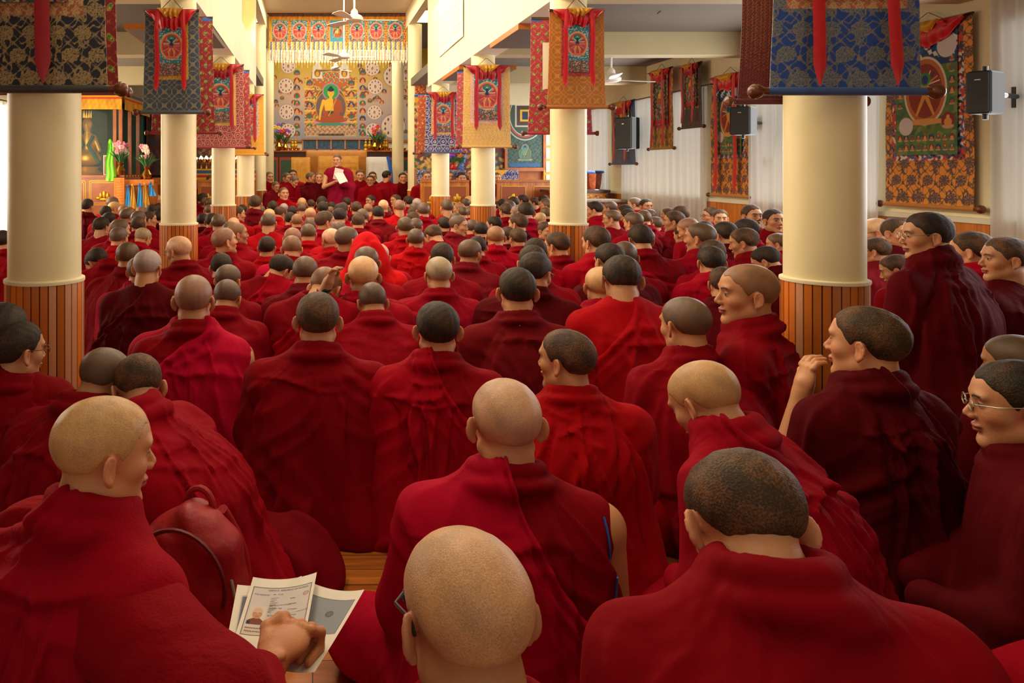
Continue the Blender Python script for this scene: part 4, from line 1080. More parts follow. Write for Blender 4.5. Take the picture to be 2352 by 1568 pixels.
# ------------------------------------------------------------------ altar wall
Y_ = 20.97; pxm = F/Y_
def mx(px): return (px-VX)/F*Y_
def mz(py): return CAMZ-(py-VY)/F*Y_
x0, x1 = mx(560), mx(1000); z0, z1 = mz(322), mz(96)
c = Canvas(x1-x0, z1-z0, .0115, 'b8a8a0'); cx_ = (x0+x1)/2
def LX(px): return mx(px)-cx_
def LZ(py): return mz(py)-z0
t_ = np.clip((c.Z-LZ(300))/(LZ(140)-LZ(300)), 0, 1)[..., None]
k1, k2, k3 = H('9a98a0'), H('c8a890'), H('c8a428')
c.c = np.where(t_ < .5, k1+(k2-k1)*t_*2, k2+(k3-k2)*(t_-.5)*2)
r_ = np.random.RandomState(4)
for i in range(150):
    px = r_.uniform(565, 998); py = r_.uniform(140, 312)
    if 690 < px < 825: continue
    small_icon(c, LX(px), LZ(py), .055+.02*r_.rand(), i)
for px in (686, 829):
    for j in range(9): small_icon(c, LX(px+4*(1 if px > 760 else -1)), LZ(168+j*17.5), .085, j)
for (px, py, r) in ((662, 152, 17), (657, 197, 18), (658, 257, 18), (662, 300, 17), (855, 157, 17), (862, 199, 18), (860, 258, 17), (857, 300, 18), (905, 175, 25), (903, 290, 28), (932, 165, 22), (600, 180, 22), (600, 270, 24)):
    wheel(c, LX(px), LZ(py), r/pxm)
# the throne frame and the great seated figure
c.rect(LX(700), LX(820), LZ(313), LZ(178), 'c89a34'); c.mottled(LX(700), LX(820), LZ(313), LZ(178), ['c89a34', 'b8522c', '3a7a6a', 'd8b04c', 'a83a34', 'd8a83c'], 24, 3)
c.ell(LX(760), LZ(185), 42/pxm, 20/pxm, 'b8622c'); c.mottled(LX(715), LX(805), LZ(190), LZ(166), ['c8682c', '2a8a80', 'd8a84c', 'b83a3a'], 26, 8)
for sx_ in (703, 817): c.poly([(LX(sx_-5), LZ(205)), (LX(sx_), LZ(176)), (LX(sx_+5), LZ(205))], 'd8b040')
for k in range(5):
    for sx_ in (711, 807):
        small_icon(c, LX(sx_), LZ(192+k*25), 7.5/pxm, k)
    for sx_ in (711, 807): c.rect(LX(sx_-12), LX(sx_+12), LZ(206+k*25), LZ(203+k*25), 'e0c060')
for sx_ in (729, 791):
    c.poly([(LX(sx_-12), LZ(180)), (LX(sx_-10), LZ(155)), (LX(sx_), LZ(138)), (LX(sx_+10), LZ(155)), (LX(sx_+12), LZ(180))], 'd8cfb8'); c.ell(LX(sx_), LZ(168), 7/pxm, 9/pxm, '8a5a1c'); c.ell(LX(sx_), LZ(170), 4/pxm, 6/pxm, 'd8a030')
c.ell(LX(760), LZ(237), 35/pxm, 40/pxm, 'd8a038'); c.ell(LX(760), LZ(237), 33/pxm, 38/pxm, '5a4a4a')
buddha(c, LX(760), LZ(288), 100/pxm, robe='a8502c', skin='e8b634', halo='2f9a48', bg='6a5a58')
c.rect(LX(702), LX(818), LZ(313), LZ(300), 'd8b880'); c.mottled(LX(702), LX(818), LZ(311), LZ(290), ['d8b880', 'b8523c', '8a9a9a', 'c8985a'], 30, 5)
for k in range(34): c.rect(LX(732+k*1.75), LX(733.2+k*1.75), LZ(312), LZ(307), '2a2220')
t = thing('altar_mural', 'huge altar painting of a golden seated figure under green halo among small roundels', 'mural', (cx_, Y_, z0))
o = cloth_from(c, 'painted_canvas', M['paint'], t, wave=.004, thick=.008)
MB().box(-c.w/2, c.w/2, -.03, .02, -.05, 0).build('frame', M['wood_o'], t)

# valance: seven deity panels, coloured pleats and pennant fringe
Yv = 16.22
def vx(px): return (px-VX)/F*Yv
def vz(py): return CAMZ-(py-VY)/F*Yv
w_, h_ = vx(936)-vx(617), vz(30)-vz(139)
c = Canvas(w_, h_, .0075, 'c89a30'); hz = h_
pal = ['d8a830', 'c8482c', 'e6dcc0', '2f7a4a', 'd8902c', '2a5a9a', 'e0d0a8', 'b83a34']
q = np.floor((c.X+w_/2)/.034).astype(int)
P_ = np.array([H(a) for a in pal]); m = c.Z < hz*.40
c.c = np.where(m[..., None], P_[(q*5+q//3) % 8], c.c); c.mottled(-9, 9, 0, hz*.4, ['e6dcc0', 'd8a830', 'c8583c', 'd8c89a'], 60, 3, a=.4)
fr = np.abs(((c.X+w_/2)/.062) % 1-.5); c.put((c.Z < hz*.22)*(fr < .36)*1., 'ece4cc'); c.put((c.Z < hz*.20)*(fr > .18)*(fr < .25)*1., 'c8583c')
c.rect(-9, 9, hz*.90, 9, '3a2a24'); c.mottled(-9, 9, hz*.93, 9, ['5a3a2a', 'a83a2c', '2a4a5a', '6a5a3a'], 40, 4); c.rect(-9, 9, hz*.865, hz*.93, 'd8901c'); c.noise(.1, 60)
for k in range(7):
    xx = vx(643+k*44.2)-(vx(936)+vx(617))/2
    deity(c, xx, hz*.40, .325, hz*.45, seed=k) if k != 3 else (c.rect(xx-.16, xx+.16, hz*.4, hz*.85, '3a90a8'), c.ell(xx, hz*.63, .11, .17, 'c8743a'), buddha(c, xx, hz*.48, .26, skin='e8b060'))
    brocade(c, xx+.165, xx+.235, hz*.3, hz*.87, 'd8a030', 'b83a2c', '3a6a4a', .06, 'flower')
t = thing('altar_valance', 'wide hanging valance of seven deity panels with pennant fringe above the altar', 'valance', ((vx(936)+vx(617))/2, Yv, vz(139)))
cloth_from(c, 'panelled_cloth', M['paint'], t, wave=.012, thick=.004)
mb = MB(); n = 48
for k in range(n):
    x = -w_/2+w_*(k+.5)/n; mb.prism([(x-.022, .0), (x+.022, .0), (x+.022, -.03), (x, -.065), (x-.022, -.03)], -.006, .0); mb.box(x-.003, x+.003, -.004, 0, -.16 if k % 2 else -.10, -.06)
fringe = mb.build('fringe', mat('cream_fringe', 'e6dcb8', .7), t); tag(fringe, kind=None)
MB().tube([(-w_/2-.1, .02, h_), (w_/2+.1, .02, h_)], .02, 10).build('rod', M['wood_d'], t, smooth=True)

def P_(px, py, Y): return at(px, py, Y)
# altar table with glazed panels
Ya = 19.6
def ax(px): return (px-VX)/F*Ya
def az(py): return CAMZ-(py-VY)/F*Ya
t = thing('altar_table', 'long carved altar table of green and red panels behind the thrones', 'altar', ((ax(560)+ax(1000))/2, Ya, 0))
wA = ax(1000)-ax(560); top = az(345)
MB().box(-wA/2, wA/2, 0, .8, 0, top-.05).build('carcass', M['wood_d'], t)
MB().box(-wA/2-.03, wA/2+.03, -.06, .85, top-.05, top, bev=.01).build('table_top', M['wood'], t)
gr = mat('green_panel', '3a5a44', .5, noise=.3, nscale=30); rd = mat('red_panel', 'a8402c', .5)
for k in range(11):
    x = -wA/2+wA*(k+.5)/11; w2 = wA/24
    p = MB().box(x-w2, x+w2, -.02, 0, .15, top-.18).build('panel', rd, t)
    MB().box(x-w2*.82, x+w2*.82, -.03, -.019, .22, top-.25).build('inset', gr, p)
t = thing('glazed_cabinet', 'low glazed cabinet of six blue panes standing on the altar below the mural', 'cabinet', ((ax(695)+ax(893))/2, Ya+.35, top))
w2 = ax(893)-ax(695); h2 = az(318)-top
MB().box(-w2/2, w2/2, 0, .3, 0, h2).build('case', M['wood_d'], t)
f = MB()
for k in range(7): x = -w2/2+w2*k/6; f.box(x-.02, x+.02, -.03, 0, 0, h2)
f.box(-w2/2, w2/2, -.03, 0, 0, .03).box(-w2/2-.03, w2/2+.03, -.05, .3, h2-.02, h2+.02); f.build('frame', mat('pale_wood_frame', 'a8785a', .5), t)
bp = mat('blue_reflecting_glass', '34566e', .2, noise=.5, nscale=14)
for k in range(6):
    x = -w2/2+w2*(k+.5)/6; g = MB().box(x-w2/12+.02, x+w2/12-.02, -.012, -.002, .03, h2-.03).build('pane', bp, t)
# offering bowls along the altar edge
bowl = None
def lathe_obj(name, prof, m, parent=None, n=16, loc=(0, 0, 0)): return MB().lathe(prof, n=n).build(name, m, parent, smooth=True, loc=loc)
for k, px in enumerate(list(range(640, 690, 9))+list(range(848, 930, 9))):
    if bowl is None:
        o = lathe_obj('offering_bowl', [(.02, 0), (.03, .005), (.05, .05), (.055, .055), (.045, .05), (.01, .02)], M['brass']); bowl = o
    else: o = bowl.copy(); COL.objects.link(o)
    o.location = (ax(px), Ya+.02, top); o.name = 'offering_bowl'
    tag(o, 'small brass offering bowl in the row along the altar edge', 'bowl', 'brass offering bowls on the altar edge')
def flowers(px, py, Y, zb, lab, cols, vm, hh=.16, n=9, sc_=1.0, fh=None):
    p = at(px, py, Y); t = thing('flower_vase', lab, 'flower vase', (p.x, Y, zb))
    lathe_obj('vase', [(.03*sc_, 0), (.05*sc_, .01), (.065*sc_, .06*sc_), (.03*sc_, .12*sc_), (.045*sc_, hh*sc_), (.035*sc_, hh*sc_)], vm, t)
    r = np.random.RandomState(int(px)); g = MB()
    for k in range(n*2):
        a = r.rand()*6.3; q = r.uniform(.04, .12)*sc_; g.tube([(0, 0, hh*sc_*.8), (q*.6*math.cos(a), q*.5*math.sin(a), hh*sc_+.06*sc_), (q*1.4*math.cos(a), q*1.2*math.sin(a), hh*sc_+r.uniform(.08, .2)*sc_)], [.004*sc_, .012*sc_, .001], 5)
    g.build('leaves', mat('leaf_green', '3a6a34', .6), t)
    for k in range(n):
        a = r.rand()*6.3; q = r.uniform(.0, .11)*sc_; zz = hh*sc_+r.uniform(.10, .25)*sc_; m = MB(); cc = (q*math.cos(a), q*.8*math.sin(a)-.02, zz); rr = .030*sc_
        m.ball(cc, (rr*.4, rr*.4, rr*.5), 8)
        for j in range(6): b = j*PI/3; m.ball((cc[0]+rr*.7*math.cos(b), cc[1]-rr*.2, cc[2]+rr*.7*math.sin(b)), (rr*.5, rr*.3, rr*.5), 8)
        m.build('blossom', cols[k % len(cols)], t, smooth=True)
    return t
cA = [mat('red_petal', 'd8402c', .6), mat('purple_petal', '9a4ac8', .6), mat('yellow_petal', 'e8c83a', .6), mat('pink_petal', 'e08a98', .6)]
flowers(640, 0, Ya, top, 'red, yellow and purple flowers on left of the altar', [cA[0], cA[2], cA[1]], M['brass'], sc_=1.6)
flowers(655, 0, Ya+.1, top, 'purple flowers next to the red ones on left of altar', [cA[1], cA[0]], M['brass'], sc_=1.3)
flowers(862, 0, Ya, top, 'pink and red flowers on right of the altar', [cA[3], cA[0]], M['brass'], sc_=1.6)
flowers(874, 0, Ya+.1, top, 'yellow and violet flowers at right end of altar', [cA[2], cA[1]], M['brass'], sc_=1.3)
for k, px in enumerate((671, 678, 842, 851, 885, 890, 960)):
    z = top; t = thing('altar_figurine', ['gilt figurine left of the altar cabinet', 'smaller gilt figurine touching the altar cabinet', 'gilt figurine first right of the blue panes', 'gilt figurine second right of the blue panes', 'gilt figurine beside pink altar flowers', 'gilt figurine right of pink altar flowers', 'gilt figurine between the two tall right pillars'][k], 'figurine', (ax(px), Ya+.25, z))
    lathe_obj('pedestal', [(.06, 0), (.07, .02), (.05, .05), (.06, .07)], M['gold'], t)
    MB().ball((0, 0, .12), (.06, .04, .05)).ball((0, 0, .19), (.035, .03, .06)).ball((0, 0, .27), (.025, .025, .03)).build('seated_figure', M['gold'], t, smooth=True)
# thrones under golden and white cloths
Yt = 17.6
def drape(name, label, cat, px0, px1, pyt, Y, depth, m, bottom=0.0, swell=.03, group=None, pattern=None):
    a, b = at(px0, pyt, Y), at(px1, pyt, Y); w2 = b.x-a.x; hgt = a.z-bottom
    t = thing(name, label, cat, ((a.x+b.x)/2, Y, bottom))
    MB().box(-w2/2+.03, w2/2-.03, .03, depth-.03, 0, hgt-.02).build('seat_box', M['wood'], t)
    V = []; Q = []; n = 120; L = [('z', j/10) for j in range(11)]
    per = []
    for k in range(n):
        s_ = k/n*4; e = int(s_); f_ = s_-e
        pt = [(-w2/2+w2*f_, 0), (w2/2, depth*f_), (w2/2-w2*f_, depth), (-w2/2, depth*(1-f_))][e]; per.append(pt)
    for j in range(11):
        t_ = j/10
        for k, (x, y) in enumerate(per):
            s_ = swell*t_*math.sin(k*1.3+math.sin(k*.37)*2); nx_, ny_ = (x/(w2/2), (y-depth/2)/(depth/2))
            V.append((x*(1+.04*t_)+nx_*s_*.5, (y-depth/2)*(1+.06*t_)+depth/2+ny_*s_*.6, hgt*(1-t_)))
    for j in range(10):
        for k in range(n): Q.append((j*n+k, (j+1)*n+k, (j+1)*n+(k+1) % n, j*n+(k+1) % n))
    Q.append(tuple(range(n)))
    mesh_obj('drape', V, Q, m, t); return t
gold_c = mat('golden_brocade', 'd8961c', .45, noise=.18, nscale=9, bump=.3, bscale=90, sheen=.3)
whit_c = mat('white_satin', 'e6e4de', .4, noise=.06, nscale=6, sheen=.3)
t = drape('cloth_covered_screen', 'tall golden cloth-covered screen rising behind the central throne', 'screen', 703, 843, 345, 18.6, .25, mat('ochre_brocade', 'c07a1c', .5, noise=.2, nscale=8, bump=.3, bscale=60))
t = drape('throne', 'throne seat under golden patterned cloth directly behind standing speaker', 'throne', 731, 824, 358, 17.6, .8, gold_c)
fm = mat('woven_fret', 'b87a14', .5)
f = MB(); h = t.children[0].dimensions.z
for r0 in (.25, .45, .65):
    for k in range(9):
        x = -.42+k*.1; z = at(0, 358, 17.6).z-r0
        f.box(x-.035, x+.035, -.037, -.03, z-.006, z).box(x-.035, x-.028, -.037, -.03, z-.05, z).box(x-.035, x+.02, -.037, -.03, z-.05, z-.043).box(x+.014, x+.02, -.037, -.03, z-.05, z-.02)
f.build('fret_pattern', fm, t)
drape('throne', 'lower throne under golden cloth left of the central one', 'throne', 669, 712, 361, 17.4, .7, gold_c)
drape('throne', 'throne under white satin cloth right of the speaker', 'throne', 846, 894, 360, 17.7, .7, whit_c)
t = thing('silk_scarf', 'bright blue silk scarf hanging down right side of the white throne', 'scarf', at(891, 359, 17.68)); t.location.z = at(891, 359, 17.68).z
V = []; n = 14
for j in range(n+1):
    q = j/n; xx = .10*q+.02*math.sin(q*4); zz = -.82*q
    for k in range(5): V.append((xx+(k-2)*.022, -.02+.012*math.sin(k*2+q*3), zz))
mesh_obj('scarf_cloth', V, np.array([(j*5+k, (j+1)*5+k, (j+1)*5+k+1, j*5+k+1) for j in range(n) for k in range(4)]), M['blue_silk'], t)
t = thing('carved_wheel_board', 'brown carved half-round wooden board between seated monks on the right of stage', 'carved board', at(858, 445, 16.9))
t.location.z = .40
m_ = MB(); pts = [(.36*math.cos(a), .36*math.sin(a)*1.25+.2) for a in np.linspace(-.3, PI+.3, 24)]; m_.prism(pts+[(-.34, 0), (.34, 0)], 0, .05); m_.build('board', mat('tan_carved_wood', 'a86a3c', .6, noise=.3, nscale=14), t)
m_ = MB()
for k in range(7):
    a = PI*(k+.5)/7
    m_.ball((.26*math.cos(a), -.005, .2+.33*math.sin(a)), (.03, .012, .03), 8)
m_.build('carving', M['wood'], t, smooth=True)
# low stage
struct('floor_dais', MB().box(2.35, 4.9, 14.4, YE, 0, .36), M['wains'])
struct('floor_dais_left', MB().box(-2.9, -1.4, 14.5, YE, 0, .36), M['wains'])
struct('floor_stage', MB().box(-.95, 1.96, 15.35, 21, 0, .34), M['wains'])

# ------------------------------------------------------------------ left aisle: glass shrine
t = thing('glass_shrine', 'tall wooden glass-fronted shrine with golden frilled canopy in left aisle', 'shrine cabinet', (-3.9, 14.2, 0))
bx0, bx1, by0, by1 = -.58, .60, -1.0, .95
zc0, zc1 = at(0, 408, 13.2).z, at(0, 213, 13.2).z
zf = at(0, 252, 13.2).z
MB().box(bx0, bx1+.03, by0-.03, by1, 0, zc0).box(bx0, bx1+.06, by0-.06, by1, zc0, zc0+.045).build('base_cupboard', M['wood'], t)
gp = MB()
for (a, b) in ((-.52, -.02), (.04, .56)):
    for e in (0, .03): gp.box(a+e, b-e, by0-.036-.002*e, by0-.03, .72+e-.008, .72+e).box(a+e, b-e, by0-.036, by0-.03, zc0-.06-e, zc0-.052-e).box(a+e, a+e+.008, by0-.036, by0-.03, .72+e, zc0-.052-e).box(b-e-.008, b-e, by0-.036, by0-.03, .72+e, zc0-.052-e)
gp.build('gilt_moulding', M['gold'], t)
for xc in (.30, -.28):
    m_ = MB()
    for dx, dz, rx, rz2 in ((0, .07, .035, .07), (-.06, .05, .03, .055), (.06, .05, .03, .055), (-.10, .01, .05, .025), (.10, .01, .05, .025), (0, -.01, .09, .025)): m_.ball((xc+dx, by0-.04, .82+dz), (rx, .014, rz2), 10)
    m_.build('gilt_lotus', M['gold'], t, smooth=True)
for (x, y) in ((bx0+.03, by0), (.47, by0), (bx1-.03, by0), (bx1-.03, -.35), (bx1-.03, .3), (bx1-.03, by1-.03)):
    MB().box(x-.03, x+.03, y, y+.06, zc0+.04, zf+.02).build('post', M['wood'], t)
gl = mat('shrine_glass', '7a8a86', .03, spec=.6); gl.node_tree.nodes['Principled BSDF'].inputs['Alpha'].default_value = .07
MB().box(bx0, bx1-.06, by0+.02, by0+.026, zc0+.05, zf).box(bx1-.03, bx1-.024, by0+.06, by1, zc0+.05, zf).build('glass', gl, t)
MB().box(bx0, .30, .10, .13, zc0, zc1).box(bx0, bx1, by1-.03, by1, zc0, zc1).build('shrine_back', mat('green_backcloth', '1f5a3c', .7), t)
cm = Canvas(1, 1, .5)
def frill(w2, h2, y, rot, loc, nm):
    c = Canvas(w2, h2, .012, 'dd981c'); c.noise(.12, 50, 3)
    c.rect(-9, 9, h2*.62, h2*.72, 'c8301c'); c.rect(-9, 9, h2*.72, h2*.84, 'e0a020'); c.rect(-9, 9, h2*.84, 9, '24568c')
    for k in range(int(w2/.12)): c.rect(-w2/2+k*.12, -w2/2+k*.12+.04, h2*.87, h2*.95, '8a9aa0')
    o = cloth_from(c, nm, M['paint'], t, wave=.012, thick=.004); o.location = loc; o.rotation_euler = (0, 0, rot); return o
frill(1.22, zc1-zf, 0, 0, (.01, by0-.08, zf), 'canopy_front'); frill(2.0, zc1-zf, 0, PI/2, (bx1+.05, .0, zf), 'canopy_side')
MB().box(bx0, bx1+.04, by0-.06, by1, zc1-.03, zc1+.02).build('canopy_roof', M['gold'], t)
g = thing('gilt_statue', 'golden crowned statue with jewelled robes inside the glass shrine', 'statue', (-4.02, 13.62, zc0+.045))
m_ = MB(); m_.lathe([(.26, 0), (.28, .04), (.20, .10), (.24, .14)], n=24); m_.build('lotus_base', M['gold'], g, smooth=True)
g.scale = (.9, .9, 1.05)
V, Q = surface(lambda P: smin(smin(smin(ell(P, (0, 0, .28), (.27, .2, .14)), ell(P, (0, .02, .5), (.15, .11, .24)), .08), smin(cap(P, (.13, 0, .64), (.24, -.05, .42), .05, .04), cap(P, (-.13, 0, .64), (-.24, -.05, .42), .05, .04), .02), .05), smin(smin(cap(P, (0, 0, .68), (0, 0, .8), .055), ell(P, (0, -.01, .86), (.095, .095, .125)), .03), ell(P, (0, -.10, .85), (.014, .02, .03)), .015), .03), (-.4, -.3, .1), (.4, .3, 1.05), .014)
mesh_obj('figure', V, Q, M['gold'], g)
m_ = MB()
for k in range(5): a = -1.2+k*.6; m_.prism([(.075*math.sin(a)-.02, .97), (.075*math.sin(a)+.02, .97), (.085*math.sin(a), 1.10)], -.07*math.cos(a)-.01, -.07*math.cos(a)+.01)
m_.build('crown', M['gold'], g)
rb = MB()
for sg in (-1, 1): rb.tube([(sg*.14, -.1, .66), (sg*.05, -.16, .5), (sg*.18, -.2, .34), (sg*.28, -.16, .2)], [.03, .035, .045, .03], 8)
rb.build('sash', mat('patterned_green_silk', '1f5a4a', .5, noise=.6, nscale=30), g, smooth=True)
for k, (x, z, cc) in enumerate(((.05, .35, 'b8683c'), (.28, .30, 'c8a05a'), (-.05, .25, '6a8a7a'))):
    o = thing('photo_stand', ['white framed card propped inside the glass shrine', 'orange picture card inside the glass shrine', 'pale framed picture low in the glass shrine'][k], 'framed card', (-3.62+x*.4, 13.5+.18*k, zc0+.045))
    MB().box(-.11, .11, 0, .02, 0, z).build('frame', M['white'], o); MB().box(-.09, .09, -.004, 0, .02, z-.02).build('picture', mat('card%d' % k, cc, .6, noise=.5, nscale=20), o)
# scarf hanging on the shrine
s_ = thing('silk_scarf', 'bright lime green silk scarf hanging on the shrine front', 'scarf', at(254, 325, 13.05))
V = []; n = 26
for j in range(n+1):
    q = j/n; w2 = .035+.055*q**.7
    for k in range(9):
        u = (k/8-.5)*2; V.append((u*w2+.012*math.sin(q*9), -.02-.018*math.cos(u*7+q*3), -.68*q+.02*u*u*(q > .9)))
mesh_obj('scarf_cloth', V, np.array([(j*9+k, (j+1)*9+k, (j+1)*9+k+1, j*9+k+1) for j in range(n) for k in range(8)]), mat('lime_silk', '7fe02a', .45, sheen=.3), s_)
MB().ball((0, -.02, .0), (.03, .025, .045)).build('knot', mat('lime_silk_knot', '7fe02a', .45), s_, smooth=True)
# small table with scarves in front of the shrine's corner
tt = thing('offering_table', 'low wooden offering table with orange cloth beside the glass shrine', 'table', (at(316, 0, 12.6).x, 12.6, 0))
th_ = at(0, 412, 12.6).z
MB().box(-.27, .27, 0, .45, th_-.05, th_).build('table_top', M['wood'], tt); MB().box(-.25, .25, .03, .42, .0, th_-.05).build('cupboard', M['wood_o'], tt)
MB().box(-.27, .27, -.012, -.004, th_-.10, th_).build('cloth_edge', mat('orange_cloth', 'd8781c', .6, noise=.2, nscale=20), tt)
oc = thing('orange_banner', 'orange printed cloth hanging from the left end of the offering table', 'banner', (at(274, 0, 12.5).x, 12.5, at(0, 470, 12.5).z))
c = Canvas(.17, .45, .008, 'e0822c'); 
for k in range(8): c.line(-.06, .05+k*.045, .06, .06+k*.045, .008, 'b8501c')
c.ring(0, .38, .03, .03, .008, 'a8401c'); cloth_from(c, 'banner_cloth', M['paint'], oc, wave=.006, thick=.003); MB().tube([(-.09, 0, .45), (.09, 0, .45)], .006, 6).build('rod', M['wood_d'], oc)
for k, (px, nm, mm) in enumerate(((294, 'blue', 'blue_silk'), (305, 'golden', 'yel_silk'), (321, 'blue', 'blue_silk'), (333, 'golden', 'yel_silk'), (346, 'blue', 'blue_silk'))):
    p = at(px, 428-k*1.5, 12.54)
    s2 = thing('silk_scarf', '%s silk scarf, %s of five tied along the offering table' % (nm, ['leftmost', 'second', 'middle', 'fourth', 'rightmost'][k]), 'scarf', p)
    V = []; n = 14; hh_ = .38 if k != 4 else .2
    for j in range(n+1):
        q = j/n; w2 = .018+.045*q
        for i in range(7): u = (i/6-.5)*2; V.append((u*w2+.01*q*k, -.02-.012*math.cos(u*6+q*4+k), -hh_*q))
    mesh_obj('scarf_cloth', V, np.array([(j*7+i, (j+1)*7+i, (j+1)*7+i+1, j*7+i+1) for j in range(n) for i in range(6)]), mat('sky_blue_silk', '2a9ae0', .45) if nm == 'blue' else M[mm], s2)
    MB().ball((0, -.015, .01), (.022, .02, .025), 8).build('knot', M[mm], s2, smooth=True)
flowers(277, 0, 12.95, zc0+.045, 'brass vase of pink flowers in front of the shrine glass', [cA[3], cA[3], mat('white_petal', 'e8dcd0', .6)], M['brass'], sc_=1.35, n=14)
flowers(337, 0, 12.75, th_, 'brass vase of pink flowers at right end of the offering table', [cA[3], mat('cream_petal', 'e8d0b8', .6)], M['brass'], sc_=1.35, n=14)
tr = thing('offering_tray', 'carved dark tray of small bowls on the offering table', 'tray', (at(303, 0, 12.75).x, 12.75, th_)); MB().box(-.16, .16, -.05, .1, 0, .04, bev=.01).build('tray', M['wood_d'], tr)
for k in range(6): lathe_obj('cup', [(.015, 0), (.022, .03), (.02, .03), (.01, .01)], M['brass'], tr, loc=(-.12+k*.048, 0, .04))
# left aisle altar with gilt lamps, seen between second and third left pillars
t = thing('side_altar', 'side altar with blue and yellow cloth edge in left aisle end', 'altar', (at(500, 0, 15.05).x, 15.05, 0)); h3 = at(0, 390, 15.05).z
MB().box(-.75, .75, 0, .40, 0, h3).build('altar_body', M['wood'], t); c = Canvas(1.5, .22, .014, 'e0a020'); c.rect(-9, 9, .05, .10, 'b82a20'); c.rect(-9, 9, .13, .19, '24568c'); o = cloth_from(c, 'cloth_edge', M['paint'], t, wave=.01, thick=.004); o.location = (0, -.03, h3-.2)
for k, px in enumerate((462, 474, 486, 545)):
    t = thing('gilt_lamp', ['gilt branched lamp at left end of the side altar', 'gilt branched lamp second on the side altar', 'gilt branched lamp beside third left pillar', 'gilt branched lamp just right of third left pillar'][k], 'lamp', (at(px, 0, 15.2).x, 15.2, h3))
    m_ = MB().lathe([(.05, 0), (.02, .03), (.015, .2), (.03, .22)], n=12)
    for j in range(4): a = j*PI/2+.4; m_.tube([(0, 0, .14), (.05*math.cos(a), .05*math.sin(a), .12), (.09*math.cos(a), .09*math.sin(a), .2)], .008, 6)
    m_.build('stand', M['brass'], t, smooth=True)
    for j in range(5): a = j*PI/2+.4; q = .09 if j < 4 else 0; b = MB().ball((q*math.cos(a), q*math.sin(a), .23 if j < 4 else .26), .022, 8).build('flame_bulb', mat('lamp_glow', 'ffe0a0', .4, emit=3), t, smooth=True)
t = thing('dark_scroll_painting', 'dark mural panel of figures behind the shrine and second left pillar', 'painting', (-2.3, 15.46, 1.2)); c = Canvas(2.2, 1.4, .016, '4a3a34'); c.mottled(-9, 9, 0, 9, ['4a3a34', '6a3a30', '3a4a4a', '8a6a4a', '5a2a2a'], 14, 4); cloth_from(c, 'painted_cloth', M['paint'], t, wave=.002, thick=.005); MB().box(-1.12, 1.12, -.01, .02, 1.4, 1.43).build('batten', M['wood_d'], t)

# ------------------------------------------------------------------ low panelled partitions either side (lotus motif)
def partition(px0, px1, Y, pyt, lab, n):
    a, b = at(px0, 0, Y).x, at(px1, 0, Y).x; h3 = at(0, pyt, Y).z; w3 = b-a
    t = thing('panelled_partition', lab, 'partition', ((a+b)/2, Y, 0))
    MB().box(-w3/2, w3/2, 0, .06, 0, h3-.04).build('board', M['wains'], t); MB().box(-w3/2, w3/2, -.03, .09, h3-.04, h3).build('cap_rail', M['wood_o'], t)
    for k in range(n):
        x = -w3/2+w3*(k+.5)/n; q = w3/n*.38
        p = MB().box(x-q, x+q, -.012, 0, h3-.62, h3-.12).build('panel', mat('panel_brown', '9a4a1c', .5), t)
        g = MB(); 
        for (a1, b1, c1, d1) in ((x-q, x+q, h3-.125, h3-.115), (x-q, x+q, h3-.625, h3-.615), (x-q, x-q+.01, h3-.62, h3-.12), (x+q-.01, x+q, h3-.62, h3-.12)): g.box(a1, b1, -.018, -.01, c1, d1)
        g.build('gilt_line', M['gold'], p)
        m_ = MB(); zc = h3-.38
        for (dx, dz, rx, rz) in ((0, .05, .045, .08), (-.07, .02, .045, .06), (.07, .02, .045, .06), (-.11, -.05, .07, .03), (.11, -.05, .07, .03), (0, -.06, .08, .03)): m_.ball((x+dx*q*3.6, -.014, zc+dz), (rx*q*3.6, .012, rz), 10)
        m_.build('gilt_lotus', M['gold'], p, smooth=True)
    return t
partition(966, 1078, 14.3, 413, 'brown lotus partition between the third and fourth right pillars', 2)
partition(1142, 1290, 14.2, 413, 'brown partition with large golden lotus left of second right pillar', 2)
partition(455, 548, 14.4, 413, 'brown partition with golden lotus beside third left pillar', 2)
partition(350, 372, 14.4, 408, 'narrow brown partition left of second left pillar', 1)
# right aisle end: open shrine, mandala behind glass, yellow door
zt = at(0, 392, 15.3).z
t = thing('side_shrine', 'shrine with carved red lintel and blue brocade frontal in right aisle end', 'shrine', (at(1068, 0, 15.3).x, 15.3, 0)); w3 = 2.0
MB().box(-w3/2, w3/2, -.25, .15, .0, zt).build('shrine_base', M['wood'], t)
c = Canvas(w3, .30, .014); brocade(c, -9, 9, -9, 9, '2c3c78', 'c8b8a8', '8a80a0', .12, 'hex'); c.poly([(.2, .3), (.5, .0), (.8, .3)], 'd8a020'); o = cloth_from(c, 'brocade_frontal', M['paint'], t, wave=.006, thick=.003); o.location = (0, -.27, zt-.28)
c = Canvas(w3, .20, .012, 'a84a24'); c.mottled(-9, 9, 0, 9, ['a84a24', 'c86a30', '8a3018', 'd8863c'], 26, 2); o = cloth_from(c, 'carved_lintel', M['board'], t, wave=0, thick=.04); o.location = (0, .0, at(0, 216, 15.3).z)
c = Canvas(w3, at(0, 216, 15.3).z-zt, .014, '5a4438'); c.mottled(-9, 9, 0, 9, ['6a3a30', '3a5a4a', 'a8803c', '8a2a2a', '4a3a3a', 'c8a050'], 15, 7); c.rect(-9, 9, c.h-.16, 9, 'd8a01c'); c.rect(-9, 9, c.h-.05, 9, '2460b0'); o = cloth_from(c, 'painted_niche', M['board'], t, wave=0, thick=.01); o.location = (0, .12, zt)
flowers(1041, 0, 15.12, zt, 'red vase of violet flowers in the right shrine', [cA[1]], mat('red_vase', 'b02020', .3), n=10, sc_=1.0)
